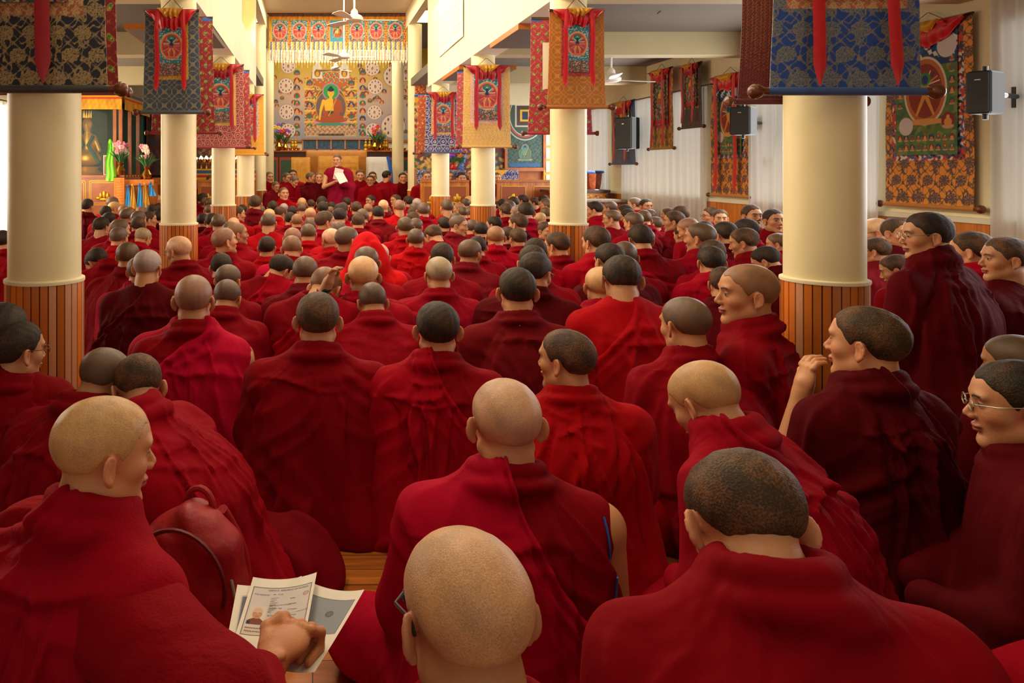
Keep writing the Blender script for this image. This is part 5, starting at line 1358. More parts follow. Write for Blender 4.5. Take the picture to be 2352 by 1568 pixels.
flowers(1059, 0, 15.12, zt, 'blue and white vase of orange flowers in the right shrine', [mat('orange_petal', 'e88a3a', .6), cA[0]], mat('blue_white_vase', '5a7ac8', .3, noise=.8, nscale=30), n=8, sc_=1.0)
for k, (px, cc) in enumerate(((1031, '2a8ad8'), (1064, '2a7ad0'))):
    s2 = thing('silk_scarf', ['blue silk scarf in right shrine left of violet flowers', 'blue silk scarf in right shrine above orange flowers'][k], 'scarf', at(px, 335, 15.2))
    MB().tube([(0, 0, 0), (.02, -.01, -.15), (-.01, 0, -.33)], [.02, .04, .05], 8).build('scarf_cloth', M['blue_silk'], s2, smooth=True); MB().ball((0, 0, .0), .028, 8).build('knot', M['blue_silk'], s2, smooth=True)
t = thing('mandala_panel', 'dark green glazed mandala painting at the end of right aisle', 'painting', (at(1206, 0, 15.35).x, 15.35, at(0, 385, 15.35).z)); w3 = .72; h3 = 1.62
c = Canvas(w3, h3, .008, '2f4a44'); c.mottled(-9, 9, 0, 9, ['2f4a44', '3a5a50', '24403a', '4a5a4a'], 22, 1); c.ell(0, 1.05, .40, .50, 'c8c0b0'); c.ell(0, 1.05, .385, .48, '3a5048'); c.ring(0, 1.05, .34, .43, .02, 'b8402c'); c.ring(0, 1.05, .31, .40, .012, 'd8d0c0')
c.rect(-.2, .2, .82, 1.28, 'c8c0b0'); c.rect(-.17, .17, .85, 1.25, '4a3a34'); c.rect(-.1, .1, .93, 1.17, 'd8b030'); c.rect(-.06, .06, .97, 1.13, '2a3a5a'); buddha(c, 0, .14, .34, body='3a6a5a', robe='5a6a50', skin='5a8a70', halo='3a7a6a'); c.rect(-.3, .3, .02, .09, '2a5a90')
cloth_from(c, 'painted_panel', M['board'], t, wave=0, thick=.01); f = MB().box(-w3/2-.05, -w3/2, -.03, .03, -.04, h3).box(w3/2, w3/2+.05, -.03, .03, -.04, h3).box(-w3/2, w3/2, -.03, .03, -.07, 0); f.build('frame', M['wood'], t)
dr = struct('door_1', MB().box(at(1247, 0, 15.45).x, at(1300, 0, 15.45).x, 15.40, 15.5, 0, at(0, 245, 15.45).z), M['yel_silk'])
d = MB()
for k in range(5):
    for j in range(2): xx = at(1254+j*16, 0, 15.4).x; d.box(xx, xx+.11, 15.385, 15.40, 1.0+k*.27, 1.22+k*.27)
d.build('pane', mat('frosted_pane', 'e0d8b0', .3), dr)
t = thing('carved_stand', 'carved red and gold stand with blue cushion right of second right pillar', 'stand', (at(1362, 0, 14.2).x, 14.2, 0)); zs = at(0, 398, 14.2).z
m_ = MB().lathe([(.16, .5), (.14, .55), (.08, .75), (.15, 1.05), (.17, zs-.03), (.17, zs)], n=8); m_.build('pedestal', mat('carved_red_wood', 'a8502c', .45, noise=.5, nscale=25), t); MB().box(-.2, .2, -.16, .16, 0, .5).build('foot', M['wood'], t); MB().box(-.17, .17, -.13, .13, zs, zs+.05, bev=.02).build('cushion', M['blue_silk'], t)
c = Canvas(1.0, .28, .012, 'c8822c'); c.mottled(-9, 9, .04, .24, ['c8822c', 'a85a20', 'd8a04c', '8a3a20'], 22, 3)
t = thing('carved_table', 'orange carved low table beside the second right pillar, right aisle', 'table', (at(1330, 0, 13.6).x, 13.6, 0)); zs = at(0, 440, 13.6).z
o = cloth_from(c, 'carved_front', M['board'], t, wave=0, thick=.02); o.location = (0, 0, zs-.30); MB().box(-.55, .55, -.03, .5, zs-.02, zs+.03).build('table_top', M['wood_d'], t); MB().box(-.48, .48, .03, .45, 0, zs-.02).build('body', M['wood'], t)
t = thing('long_table', 'long low table under pale brown cloth by the right wall', 'table', (at(1385, 0, 12.9).x, 12.9, 0)); zs = at(0, 461, 12.9).z
MB().box(-.42, .40, -.05, .5, zs-.03, zs+.02, bev=.01).build('cloth_top', mat('pale_brown_cloth', '8a7a68', .8, noise=.4, nscale=20), t); MB().box(-.39, .38, 0, .45, 0, zs-.03).build('table_body', M['wood'], t)
# ------------------------------------------------------------------ people
def L3(h): return (*hexc(h), 1)
HAIR = {'k': ('hair', L3('241d16')), 'd': ('hair', L3('3a2c1e')), 'b': ('stub', L3('7a563c')), 'n': ('stub', L3('54402f')), 't': ('stub', L3('b58c60')), 'y': ('thin', L3('c09670')), 'g': ('stub', L3('8c7c6c')), 's': ('stub', L3('ac8660'))}
HN_ = {'k': 'black hair', 'd': 'dark cropped hair', 'b': 'brown stubble', 'n': 'dark stubble', 't': 'tan shaved head', 'y': 'bald head', 'g': 'grey stubble', 's': 'shaved tan head'}
ROBE = {'m': '7e0210', 'c': '920318', 'd': '500209', 'r': 'a20610', 'p': '6e0e18', 'y': 'e0a010', 'o': '7e0210'}
protos = []; vests = []; heads = []
for i in range(9):
    R = Robe(seed=i+1, lean=(.14, .22, .30, .18, .36, .24, .10, .28, .2)[i], sw=(.96, 1.0, 1.04, .92, 1.0, 1.06, .94, 1.0, .98)[i], nf=12, amp=.014, shawl=(None, (.70, .28), None, (.60, -.20), None, None, (.66, .34), None, (.52, .05))[i], knees=False, base=.92, collar=i % 4 != 3, hump=(0, .15, .3, 0, .35, .1, 0, .2, .1)[i])
    me, sm = robe_mesh(R, .013); protos.append((me, sm, R))
for i in range(3):
    R = Robe(seed=20+i, lean=(.16, .24, .2)[i], nf=9, amp=.010, shawl=(.64+.02*i, .27+.03*i), bare=True, knees=False, base=.92, collar=True)
    me, sm = robe_mesh(R, .011); vests.append((me, sm, R))
for i, hp in enumerate((dict(w=1.0, ear=.55), dict(w=1.04, ear=.8), dict(w=.96, ear=.45), dict(w=1.02, ear=.68))):
    heads.append(head_mesh(i, hp, .0042))
def glasses(parent, m='blackm', q=.0016):
    g = MB(); C = (0, .028, .150)
    for sg in (-1, 1):
        g.tube([(sg*.033+.020*math.cos(a), C[1]+.103, C[2]+.003+.015*math.sin(a)) for a in np.linspace(0, 2*PI, 13)[:-1]], q, 6, closed=True)
        g.tube([(sg*.053, C[1]+.101, C[2]+.008), (sg*.080, C[1]+.06, C[2]+.010), (sg*.0845, C[1]-.01, C[2]+.014), (sg*.083, C[1]-.022, C[2]-.004)], q, 6)
    g.tube([(-.013, C[1]+.106, C[2]+.006), (.013, C[1]+.106, C[2]+.006)], q, 6)
    o = g.build('eyeglasses', M[m], parent, smooth=True); return o
lensm = mat('clear_lens', 'dfe8ea', .05); lensm.node_tree.nodes['Principled BSDF'].inputs['Alpha'].default_value = .15
SK = [(1.0, 1.0, 1.0, 1), (.92, .88, .84, 1), (1.04, .98, .92, 1), (.82, .76, .70, 1), (1.05, 1.02, 1.0, 1)]
people = []
PILL = [(x, S*k) for k in range(1, 7) for x in (XL, XR)]
def link(me, name, parent, loc=(0, 0, 0), rot=None, col=None, scale=None):
    o = bpy.data.objects.new(name, me); COL.objects.link(o); o.parent = parent; o.location = loc
    if rot is not None: o.rotation_euler = rot
    if col is not None: o.color = col
    if scale: o.scale = scale
    return o
def jitter(c, r): q = r.uniform(.85, 1.15); return (min(c[0]*q, 1), c[1]*q, c[2]*q*r.uniform(.8, 1.3), 1)
def head_euler(yaw, pitch, roll=0):
    return (Matrix.Rotation(-yaw, 3, 'Z') @ Matrix.Rotation(-pitch, 3, 'X') @ Matrix.Rotation(roll, 3, 'Y')).to_euler()
NB = .615
def put_person(px, pyt, w, yaw, pitch, hair, rc, style, label=None, torso=None, Z=None, h=None, lo=0.0, hi_mesh=None, arms=None, gl=None, roll=0, base_z=0, headp=None, group=None, skin=None, fleece=False):
    r = np.random.RandomState(int(px*7+pyt*13) % 99991)
    ya, pa = math.radians(yaw), math.radians(pitch)
    wm = .160+.038*abs(math.sin(ya))
    if Z is None: Z = F*wm/w
    hh = CAMZ-(pyt-VY)*Z/F-base_z
    if h is None:
        if not .76 <= hh <= .96 and base_z == 0 and pyt > 400:
            hh = min(max(hh, .76), .96); Z = (CAMZ-hh)*F/(pyt-VY)
    if base_z == 0 and pyt > 400 and h is None and not hi_mesh:      # find a free place on the floor along the same line of sight
        best = None
        for dz in [0]+[q*sg for q in list(np.arange(.04, .8, .04))+list(np.arange(.8, 3.2, .12)) for sg in (1, -1)]:
            z_ = Z*(1+dz/max(Z, 3)*.6); h_ = CAMZ-(pyt-VY)*z_/F
            if not .74 <= h_ <= .99: continue
            bx, by = (px-VX)/F*z_-.03*math.sin(ya*.3), z_-.10
            pen = 0
            for (qx, qy) in PILL:
                d_ = math.hypot(bx-qx, by-qy); pen += max(0, .46-d_)*25
            for p in people: d_ = math.hypot((bx-p['x'])*1.0, (by-p['yy'])*1.15); pen += max(0, .50-d_)*3
            pen += max(0, bx-(WR-.45))*25+max(0, (WL+.45)-bx)*25+max(0, by-(14.3 if -1.0 < bx < 1.6 else 13.3))*25+(25 if bx < -2.9 and by > 11.9 else 0)
            if 5 > bx > -1.5 and by < 0: pen += 9
            cost = pen+abs(z_-Z)/Z*7
            if best is None or cost < best[0]: best = (cost, z_, h_)
        if best: Z, hh = best[1], best[2]
    top0 = NB+.150*math.cos(pa)+.028*math.sin(-pa)+.108+.01*math.sin(pa)
    s = min(max(hh/top0, .90), 1.06); extra = (hh/s-top0)+NB; rz_ = extra/NB     # stretch the torso for the rest
    ty = math.radians(torso) if torso is not None else (ya*.30 if abs(yaw) < 110 else ya)
    if hi_mesh: me, sm, R = hi_mesh
    elif style == 'v': me, sm, R = vests[r.randint(3)]
    else: me, sm, R = protos[r.randint(9)]
    lean = R.lean; sk_ = .045*max(math.sin(pa), 0); rz_ += sk_/NB; nb = Vector((0, yc(NB, lean)-.012, NB*rz_-sk_))
    Rh = Matrix.Rotation(-(ya-ty), 3, 'Z') @ Matrix.Rotation(-pa, 3, 'X') @ Matrix.Rotation(roll, 3, 'Y')
    hc = nb+Rh @ Vector((0, .028, .150))
    Rt = Matrix.Rotation(-ty, 3, 'Z')
    X = (px-VX)/F*Z
    off = Rt @ hc*s
    root = thing('person', None, 'person', (X-off.x, Z-off.y, base_z), -ty, group)
    root.scale = (s, s, s)
    rcol = jitter(L3(ROBE[rc]), r) if not hi_mesh else L3(ROBE[rc])
    if hi_mesh and hi_mesh[0] is None: pass
    o = link(me, 'robe', root, col=rcol, scale=(1, 1, rz_))
    if sm:
        sc_ = L3(ROBE['c' if rc == 'm' else rc]) if style != 'v' else L3('a6062a')
        if rc in 'yo': sc_ = L3(ROBE['m'])
        link(sm, 'shawl', root, col=jitter(sc_, r), scale=(1, 1, rz_))
    hi = (headp if headp is not None else r.randint(4)); hm = heads[hi]
    kind, hc_col = HAIR[hair]; rot = Rh.to_euler()
    sk = skin or SK[r.randint(5)]
    if arms or style == 'v':
        b = posed_body(nb, Rh, arms or default_arm(R), heads_hp[hi], .0048 if Z > 2.4 else .0036)
        bo = link(b, 'body', root, col=sk)
    else: bo = link(hm[0], 'body', root, nb, rot, sk)
    hidx = {'hair': 1, 'stub': 2, 'thin': 3}[kind]
    hq = jitter(hc_col, r); link(hm[hidx], 'hair', root, nb, rot, hq)
    if gl:
        e = thing('x', None, None); e2 = glasses(root, gl, .0016 if Z > 1.2 else .0026); bpy.data.objects.remove(e)
        e2.location = nb; e2.rotation_euler = rot
    people.append(dict(o=root, x=root.location.x, yy=root.location.y, px=px, y=pyt, Z=Z, hair=hair, yaw=yaw, rc=rc, style=style, label=label, gl=gl, pitch=pitch))
    root['_'] = 0; del root['_']
    return root
heads_hp = (dict(w=1.0, ear=.55), dict(w=1.04, ear=.8), dict(w=.96, ear=.45), dict(w=1.02, ear=.68))
def default_arm(R):
    sw = R.sw; l = R.lean
    return [[(.165*sw, yc(.54, l), .535), (.225*sw, yc(.53, l)+.0, .515), (.262*sw, .09, .30), (.12, .27, .20)], (.058, .056, .040, .030)]
def posed_body(nb, Rh, arms, hp, h):
    Rn = np.array(Rh, np.float32); nbn = np.array(nb, np.float32); C = np.array((0, .028, .150), np.float32)
    hcen = nbn+Rn@C
    chains = arms if isinstance(arms[0][0], list) else [arms]
    def fn(P):
        L = (P-nbn)@Rn-C
        d = head_parts(L, hp)
        nk_ = cap(P, nbn+np.array((0, -.012, -.045), np.float32), nbn+Rn@np.array((0, .006, .085), np.float32), .064, .062)
        d = smin(d, nk_, .02)
        d = smin(d, ell(P, nbn+np.array((0, -.01, -.10), np.float32), (.155, .085, .075)), .03)
        for pts, rs in chains:
            for i in range(len(pts)-1): d = smin(d, cap(P, pts[i], pts[i+1], rs[i], rs[i+1]), .015)
            d = smin(d, hand_sdf(P, pts[-2], pts[-1]), .012)
        return d
    lo = np.minimum.reduce([hcen-.14]+[np.array(p)-.13 for ps, _ in chains for p in ps]); hi = np.maximum.reduce([hcen+.15]+[np.array(p)+.13 for ps, _ in chains for p in ps])
    V, Q = surface(fn, lo, hi, h)
    L = (V-nbn)@Rn-C
    o = mesh_obj('body', V, Q, M['skin'], cols=face_cols(L)); me = o.data; bpy.data.objects.remove(o); return me
def hand_sdf(P, elbow, wrist, curl=.9, side=1):
    e = np.array(elbow, float); w_ = np.array(wrist, float); a = w_-e; a /= np.linalg.norm(a)
    up = np.array((0, 0, 1.)); b = np.cross(a, up); b /= np.linalg.norm(b)+1e-9; n = np.cross(b, a)
    pc = w_+a*.05
    L = (P-pc.astype(np.float32)) @ np.stack([b, a, n], 1).astype(np.float32)
    d = ell(L, (0, 0, 0), (.040, .052, .017)); d = smin(d, cap(L, (0, -.055, 0), (0, -.02, 0), .026, .030), .015)
    for k, (x, ln) in enumerate(((-.030, .026), (-.010, .031), (.011, .029), (.030, .022))):
        p0 = (x, .038, .004); p1 = (x*1.05, .038+ln*math.cos(curl*.5), .004-ln*math.sin(curl*.5)); p2 = (x*1.05, p1[1]+ln*math.cos(curl*1.3), p1[2]-ln*math.sin(curl*1.3))
        f = smin(cap(L, p0, p1, .0098, .0088), cap(L, p1, p2, .0088, .0075), .003); d = smin(d, f, .005)
    t = smin(cap(L, (-.032, -.012, -.002), (-.050, .018, -.012), .013, .0105), cap(L, (-.050, .018, -.012), (-.040, .042, -.022), .0105, .0085), .004)
    return smin(d, t, .008)

FR = {'A': (170, 430, 4.704), 'B': (600, 430, 4.704), 'C': (1000, 430, 4.704), 'D': (1340, 430, 4.704), 'E': (1950, 430, 3.92), 'P': (0, 0, 1.0), 'S': (560, 0, 3.267), 'T': (960, 0, 3.267)}
# frame: x  y_top  width  yaw  bow  hair robe style
CROWD = '''
A:145 128 130 25 0 k d c|345 205 130 20 0 k m c|440 158 140 65 5 t m c|420 105 120 40 0 n m c|380 275 150 20 8 k m c|565 235 150 30 5 n c c|300 325 180 30 5 k m c|290 368 180 50 5 d r c|700 258 165 30 0 n m c|690 320 160 -15 5 d m c|500 350 205 58 5 n m c|485 430 205 20 5 n r c|745 440 165 30 25 g c c|830 85 95 20 0 d d c|893 85 105 60 0 y m c|720 210 110 10 0 b m c|840 190 130 10 30 k m c|915 175 80 10 0 d m c|905 255 95 5 0 k d c|812 265 110 70 0 d c c|540 195 75 20 0 b m c|597 215 105 15 0 b m c
A:585 598 260 18 5 n m c|255 660 215 -60 50 k m c|705 755 275 15 5 n m v|795 680 150 12 10 g d c|1130 535 285 -62 12 y m c|1395 285 115 15 0 k d c|1490 285 105 0 5 k m c|1565 292 160 8 0 n c c|1455 190 75 10 0 n m c|1395 68 100 55 5 k c c|1415 110 80 10 0 n m c|1462 115 70 10 0 n m c|1770 210 170 72 0 d r c|1820 190 95 5 0 k m c|1955 92 125 0 0 d p c|2018 198 122 5 0 n c c|2110 235 120 5 10 t c c|2100 280 165 8 5 n r c|1725 330 155 10 15 t m c|1690 375 190 25 10 n m c|1765 390 215 72 -5 b c c|1625 445 245 58 -10 b m c|2085 535 215 8 5 k r c|1592 718 250 5 12 k m c|1665 840 290 22 12 n m c|1655 1003 305 12 28 n m c|1290 960 385 4 2 n m v|2235 735 240 55 38 k m c
B:125 150 120 0 5 k c c|205 212 140 45 25 d r c|340 205 115 20 5 k m c|245 175 85 0 10 g m c|440 115 100 5 5 t c c|440 175 105 0 5 n c c|535 135 92 -25 5 d r c|530 225 130 5 15 t r c|655 100 110 10 0 k c c|665 155 120 5 0 k r c|757 160 80 0 5 k m c|747 210 105 0 8 n c c|850 180 130 0 10 k c c|922 112 95 0 0 k m c|885 165 105 0 5 d m c|845 228 145 5 8 k r c|690 262 200 68 0 d c c|312 272 135 5 5 k m c|522 335 130 0 12 n m c|385 290 65 5 5 b m c|510 398 158 15 8 n r c|340 440 200 12 12 b m c|332 525 195 8 15 b m v
B:1028 158 115 0 0 d d c|1092 235 135 0 8 n m c|1155 178 110 0 5 b m c|1180 90 108 -125 0 k m c|1262 205 130 0 5 k p c|1320 138 112 0 0 t m c|1355 205 100 0 10 n c c|1450 82 105 -120 0 d m c|1487 138 125 -18 0 b r c|1588 97 112 -35 0 k m c|1682 120 95 0 5 g c c|1655 170 115 0 5 n m c|1752 170 130 0 0 n c c|1640 220 132 -5 8 d m c|1640 270 152 10 5 d m c|1047 285 112 8 8 d m c|1818 80 62 -60 0 d m c|1930 150 95 -25 0 d y c|2003 135 140 -22 0 n c c|2090 90 90 -65 0 n m c|2207 122 100 -15 5 n d c|2245 95 62 -60 0 t m c|2135 170 112 -70 0 b m c|2180 215 105 -5 5 n c c|2100 275 112 0 8 n m c|2258 210 65 -10 0 n m c|1975 325 145 -18 0 k d c|2130 310 195 115 5 n p c|2278 350 95 10 5 n m c|1555 322 170 0 0 n r c|1672 335 100 35 5 n c c|1860 410 95 -30 35 d m c|1670 450 200 12 0 n r c|838 372 180 10 8 n r c|755 450 175 -30 12 y r c|930 430 235 58 0 n m c|1275 615 220 5 22 y m c|1135 645 270 5 5 n c c|1100 755 310 3 5 t m c|1200 1035 340 -8 28 n c c|475 750 290 8 12 n p c|690 870 130 30 45 b m c|1955 607 270 12 8 k m c|1918 757 300 -5 5 g c c
C:375 568 275 48 8 n p c|450 535 165 5 10 k m c|650 423 200 3 3 b c c|780 430 115 0 5 d d c|888 448 195 -18 5 d m c|1080 558 240 5 18 k c c|1050 635 290 8 14 k m c|1080 712 335 42 14 k d c|885 883 380 8 3 k p c|1312 490 240 -40 5 d m c|1193 378 112 155 5 d m c|1735 428 240 -22 5 d c c|632 320 165 -52 5 k m c|893 288 195 -42 3 d d c|1128 275 140 -25 22 t m c|1005 330 100 0 8 b m c|762 178 140 -22 3 d m c|898 192 155 -50 5 g d c|980 170 140 0 10 k c c|1192 218 135 -10 12 n d c|672 155 95 -20 8 k c c|725 128 90 0 8 k m c|800 145 135 0 12 n m c|692 90 65 -60 0 n m c|748 92 85 -45 0 n m c|842 105 105 -5 5 k d c|940 85 100 -60 0 k c c|1070 110 105 -62 0 d c c|1168 90 95 -20 5 k m c|1190 122 95 -60 0 n m c|1215 140 95 -50 0 n m c
C:1720 157 155 -60 8 k c c|1888 153 135 -45 5 n m c|2050 190 145 -50 12 k m c|2150 115 130 -62 0 n c c|2278 128 118 172 0 k m c|1710 225 135 -55 10 n d c|1905 248 175 -62 5 n m c|2078 235 140 -40 15 k m c|2140 272 185 -30 5 n m c|2248 250 150 -5 15 n c c|2315 240 135 -8 12 n m c|492 380 100 0 8 k d c|2215 408 235 0 15 k m c|2225 435 260 -32 3 n m c|1880 615 285 -15 12 k d c|2045 590 235 15 8 n m c|2015 748 370 10 18 k r c|1785 868 350 3 3 s p v
D:915 225 115 -50 0 d m c|1050 205 155 -10 5 d c c|978 262 190 -60 0 d m c|770 320 185 -52 0 n c c|1135 335 205 -50 25 b m c|1315 370 160 0 10 k m c|1372 222 160 -85 0 d c c|1482 245 152 -160 0 d c c|1820 195 178 175 -3 d p c|2055 240 170 178 -3 k m c|1525 380 220 -22 8 k d c|1755 345 220 -30 8 k c c|1735 448 260 -50 12 d m c|1262 390 255 -42 0 n m c|1072 415 160 -20 5 k d c|1390 575 232 0 10 d m c|1380 645 250 5 5 k c c|1975 645 290 -45 28 k d c|2095 500 125 -55 8 n m c|2112 400 75 -10 0 k m c|1505 870 210 20 5 d d c
E:240 283 205 -60 10 s m c|435 282 165 165 0 d d c|215 370 155 0 5 k c c|240 460 185 -42 5 d p c|425 612 165 -50 20 d m c|1100 408 265 -38 5 d m c|1405 462 330 -72 0 d d c|1500 615 235 -50 25 n m c
P:1574 685 101 -18 5 n m c|6 530 28 0 0 k m c|5 700 60 10 5 k m c|2345 575 60 -40 10 n m c
'''
for line in CROWD.strip().split('\n'):
    k, rest = line.split(':'); ox, oy, sc0 = FR[k]
    for e in rest.split('|'):
        q = e.split(); x, y, w_, yw, bw = [float(v) for v in q[:5]]
        gl = None
        if (k, int(x)) in (('C', 1080), ('C', 1312), ('C', 898), ('C', 1905), ('D', 1372), ('A', 1130), ('E', 240), ('C', 2078), ('B', 1200), ('B', 1918)): gl = 'blackm'
        put_person(ox+x/sc0, oy+y/sc0, w_/sc0, yw, bw, q[5], q[6], q[7], gl=gl, torso=(25 if yw == 115 else None))
# ------------------------------------------------------------------ the people nearest the camera, each with a robe of his own
def hero(seed, h=.007, mat_='robe', **kw):
    d = dict(swoops=7, nf=17, amp=.016, knees=True, base=1.0, wn=.8, va=.007); d.update(kw)
    R = Robe(seed=seed, **d); me, sm = robe_mesh(R, h, mat_); return me, sm, R
def armpath(R, sw=None):
    return default_arm(R)
# central man: vest, shawl over the left shoulder, bare right arm
R1 = hero(41, .0058, lean=.12, sw=1.0, shawl=(.66, .33), bare=True, nf=8, amp=.009, va=.009)
p = put_person(1162, 876, 152, 0, 3, 's', 'm', 'v', 'person with shaved tan head in sleeveless vest and crimson shawl, bare right arm, front centre', hi_mesh=R1, headp=1, Z=1.84,
               arms=[[(.165, .06, .535), (.222, .05, .52), (.262, .07, .31), (.16, .25, .20)], (.060, .060, .043, .032)])
tr_ = MB().tube([back_point(R1[2], .214+.012*math.sin(k/16*PI*.9)-.010*(k/16), .570-.26*k/16) for k in range(17)], .0028, 6).build('armhole_trim', M['blue_silk'], p, smooth=True)
# man with spectacles whose head is cut by the lower edge
p = put_person(1072, 1232, 275, -14, 12, 't', 'c', 'c', 'person with shaved tan head and black-rimmed glasses, nearest of all at the bottom edge', hi_mesh=hero(42, .009, lean=.10, sw=1.02), headp=3, Z=1.02, gl='blackm', torso=-8)
# left foreground man with the papers
R2 = hero(43, .007, 'robe_f', lean=.16, sw=1.05, hump=.1, nf=16, amp=.016, shawl=(.70, -.12))
p = put_person(238, 918, 213, 60, 6, 's', 'm', 'c', 'person with shaved head in fleecy maroon cloak holding printed papers, left foreground', hi_mesh=R2, headp=0, Z=1.58, torso=42, skin=(1.08, .98, .86, 1))
paper_holder = p
# bowed man, lower right
put_person(1716, 1048, 212, 6, 40, 'd', 'm', 'c', 'person with dark cropped hair bowing in broad maroon cloak, lower right foreground', hi_mesh=hero(44, .007, lean=.34, sw=1.10, hump=.35, nf=14, amp=.012, base=1.08), headp=1, Z=1.30, h=.86)
put_person(1622, 833, 132, -28, 32, 's', 'c', 'c', 'person with shaved brown head bowing left, crimson shawl gathered on shoulder, right of centre', hi_mesh=hero(45, .008, lean=.42, sw=1.04, hump=.2, shawl=(.62, .10)), headp=0, Z=2.10, torso=-40)
put_person(1990, 710, 132, -36, -2, 'd', 'd', 'c', 'person with dark hair touching chin with left hand, seated before right foreground pillar', hi_mesh=hero(46, .008, lean=.14, sw=.90, shawl=(.66, .26)), headp=2, Z=2.42, torso=-12,
           arms=[[(-.15, .06, .52), (-.16, .16, .38), (-.13, .25, .39), (-.085, .24, .575)], (.055, .050, .040, .028)])
put_person(1300, 762, 125, -42, 0, 'd', 'r', 'c', 'person with dark cropped hair facing left in bright crimson cloak behind the central figure', hi_mesh=hero(47, .009, lean=.2, sw=1.05, hump=.2), headp=2, Z=2.58, torso=4)
put_person(1005, 697, 97, 4, 0, 'k', 'm', 'c', 'person with thick black hair, squared shawl fold on left shoulder, centre left', hi_mesh=hero(48, .009, lean=.16, sw=1.0, shawl=(.64, .26)), headp=1, Z=2.93, torso=2)
put_person(730, 675, 95, 2, 2, 'd', 'm', 'c', 'person with dark hair and large ears in smooth wide maroon cloak, left of centre', hi_mesh=hero(49, .009, lean=.16, sw=1.08, nf=7, amp=.012, va=.012, base=1.05), headp=1, Z=3.0, torso=3)
put_person(318, 818, 106, -25, 42, 'd', 'c', 'c', 'person with dark hair bent far forward in crimson cloak beside the red backpack', hi_mesh=hero(50, .009, lean=.62, sw=1.04, hump=.5, nf=12), headp=0, Z=2.42, h=.76, torso=-68)
put_person(240, 802, 104, 38, 30, 'n', 'm', 'c', 'person with brown stubble leaning right toward a bowed neighbour, before left foreground pillar', hi_mesh=hero(51, .010, lean=.35, sw=1.05, hump=.2), headp=3, Z=2.62, torso=20)
put_person(42, 742, 104, 40, 3, 'k', 'm', 'c', 'person with black hair and thin red glasses at the left edge by left foreground pillar', hi_mesh=hero(52, .010, lean=.2), headp=2, Z=2.70, gl='knob', torso=10)
R3 = hero(53, .008, lean=.14, sw=.94, shawl=(.60, -.10), bare=True, nf=8, amp=.010)
p = put_person(445, 634, 89, 2, 2, 'b', 'm', 'v', 'person with brown cropped hair in sleeveless vest with blue armhole trim, left middle', hi_mesh=R3, headp=0, Z=3.35)
MB().tube([back_point(R3[2], .198+.012*math.sin(k/16*PI*.9)-.010*(k/16), .570-.26*k/16) for k in range(17)], .0025, 6).build('armhole_trim', M['blue_silk'], p, smooth=True)
put_person(2338, 835, 168, -62, 4, 'k', 'd', 'c', 'person with black hair and wire glasses facing left at the right edge, knee drawn up', hi_mesh=hero(54, .009, lean=.12, sw=1.05, amp=.018), headp=0, Z=1.95, gl='steel', torso=-58)
put_person(2332, 772, 120, -30, 8, 'n', 'd', 'c', 'person with brown stubble mostly hidden behind the wire-glasses man, right edge', headp=1, Z=2.75)
put_person(2550, 905, 175, -15, 5, 'd', 'c', 'c', 'person at lower right corner, only crimson robe folds and knee in frame', hi_mesh=hero(55, .008, lean=.2, sw=1.12, amp=.022), headp=1, Z=1.46, torso=-52)
put_person(2128, 491, 90, -72, 2, 'k', 'd', 'c', 'tall kneeling person with grey-flecked black hair and glasses in wide dark cloak, right', hi_mesh=hero(56, .011, lean=.20, sw=1.10, hump=.25, knees=False, nf=9, va=.010, base=1.05), headp=2, Z=3.95, h=1.12, gl='steel', torso=-22)
R57 = hero(57, .009, lean=.10, sw=.90)
put_person(1716, 610, 112, -80, 0, 'b', 'm', 'c', 'person in sharp left profile with lowered eyes, yellow vest edge, left of right foreground pillar', hi_mesh=R57, headp=2, Z=2.90, torso=-52, skin=(.96, .86, .78, 1))
MB().tube([surf_point(R57[2], -2.25+.02*k, .61-.02*k, .002) for k in range(10)], .006, 6).build('vest_edge', M['yel_silk'], people[-1]['o'], smooth=True)
# the man whose left arm is raised, wearing a watch
put_person(834, 590, 66, 4, 4, 't', 'c', 'v', 'person with round tan head and raised left arm wearing a black wristwatch, centre', hi_mesh=hero(58, .012, lean=.2, knees=False, bare=False), headp=1, Z=4.15,
           arms=[[(-.13, .08, .53), (-.28, -.03, .54), (-.20, -.06, .735)], (.05, .042, .028)])
wt = people[-1]['o']
m_ = MB().tube([(-.206+.033*math.cos(a), -.058+.033*math.sin(a), .712+.010*math.cos(a)) for a in np.linspace(0, 2*PI, 17)[:-1]], .007, 6, closed=True)
wo = thing('wristwatch', 'black digital wristwatch on the raised wrist, centre of the crowd', 'watch', wt.matrix_basis @ Vector((0, 0, 0)), wt.rotation_euler.z)
wo.scale = wt.scale; m_.build('strap', M['blackm'], wo, smooth=True); MB().lathe([(.016, 0), (.019, .003), (.019, .012), (.015, .015)], n=16).build('case', M['black'], wo, smooth=True, loc=(-.206, -.093, .712)).rotation_euler = (PI/2, 0, 0)
# second pair of neighbours hidden edges
# stage: seated men facing the hall
def stage(x, y, w_, yw, bw, hair, rc, lab, Z, base, fr='S', gl=None, style='c'):
    ox, oy, s0 = FR[fr]; return put_person(ox+x/s0, oy+y/s0, w_/s0, yw, bw, hair, rc, style, lab, Z=Z, base_z=base, gl=gl, torso=None)
stage(192, 1290, 42, 150, 0, 'n', 'm', 'seated person peeking out behind the fifth left pillar', 16.45, .34)
stage(240, 1362, 62, 150, 15, 'n', 'p', 'seated person leaning with tilted face at left end of stage group', 15.45, .34)
stage(300, 1408, 70, 158, -5, 'n', 'r', 'seated person in bright red robe looking up, front left of stage', 13.9, .05)
stage(322, 1296, 52, 130, 5, 'n', 'm', 'seated person second from left in the back row of stage', 16.5, .34)
stage(368, 1275, 55, 175, 0, 'k', 'm', 'seated person with black hair, third from left in back row of stage', 16.75, .34)
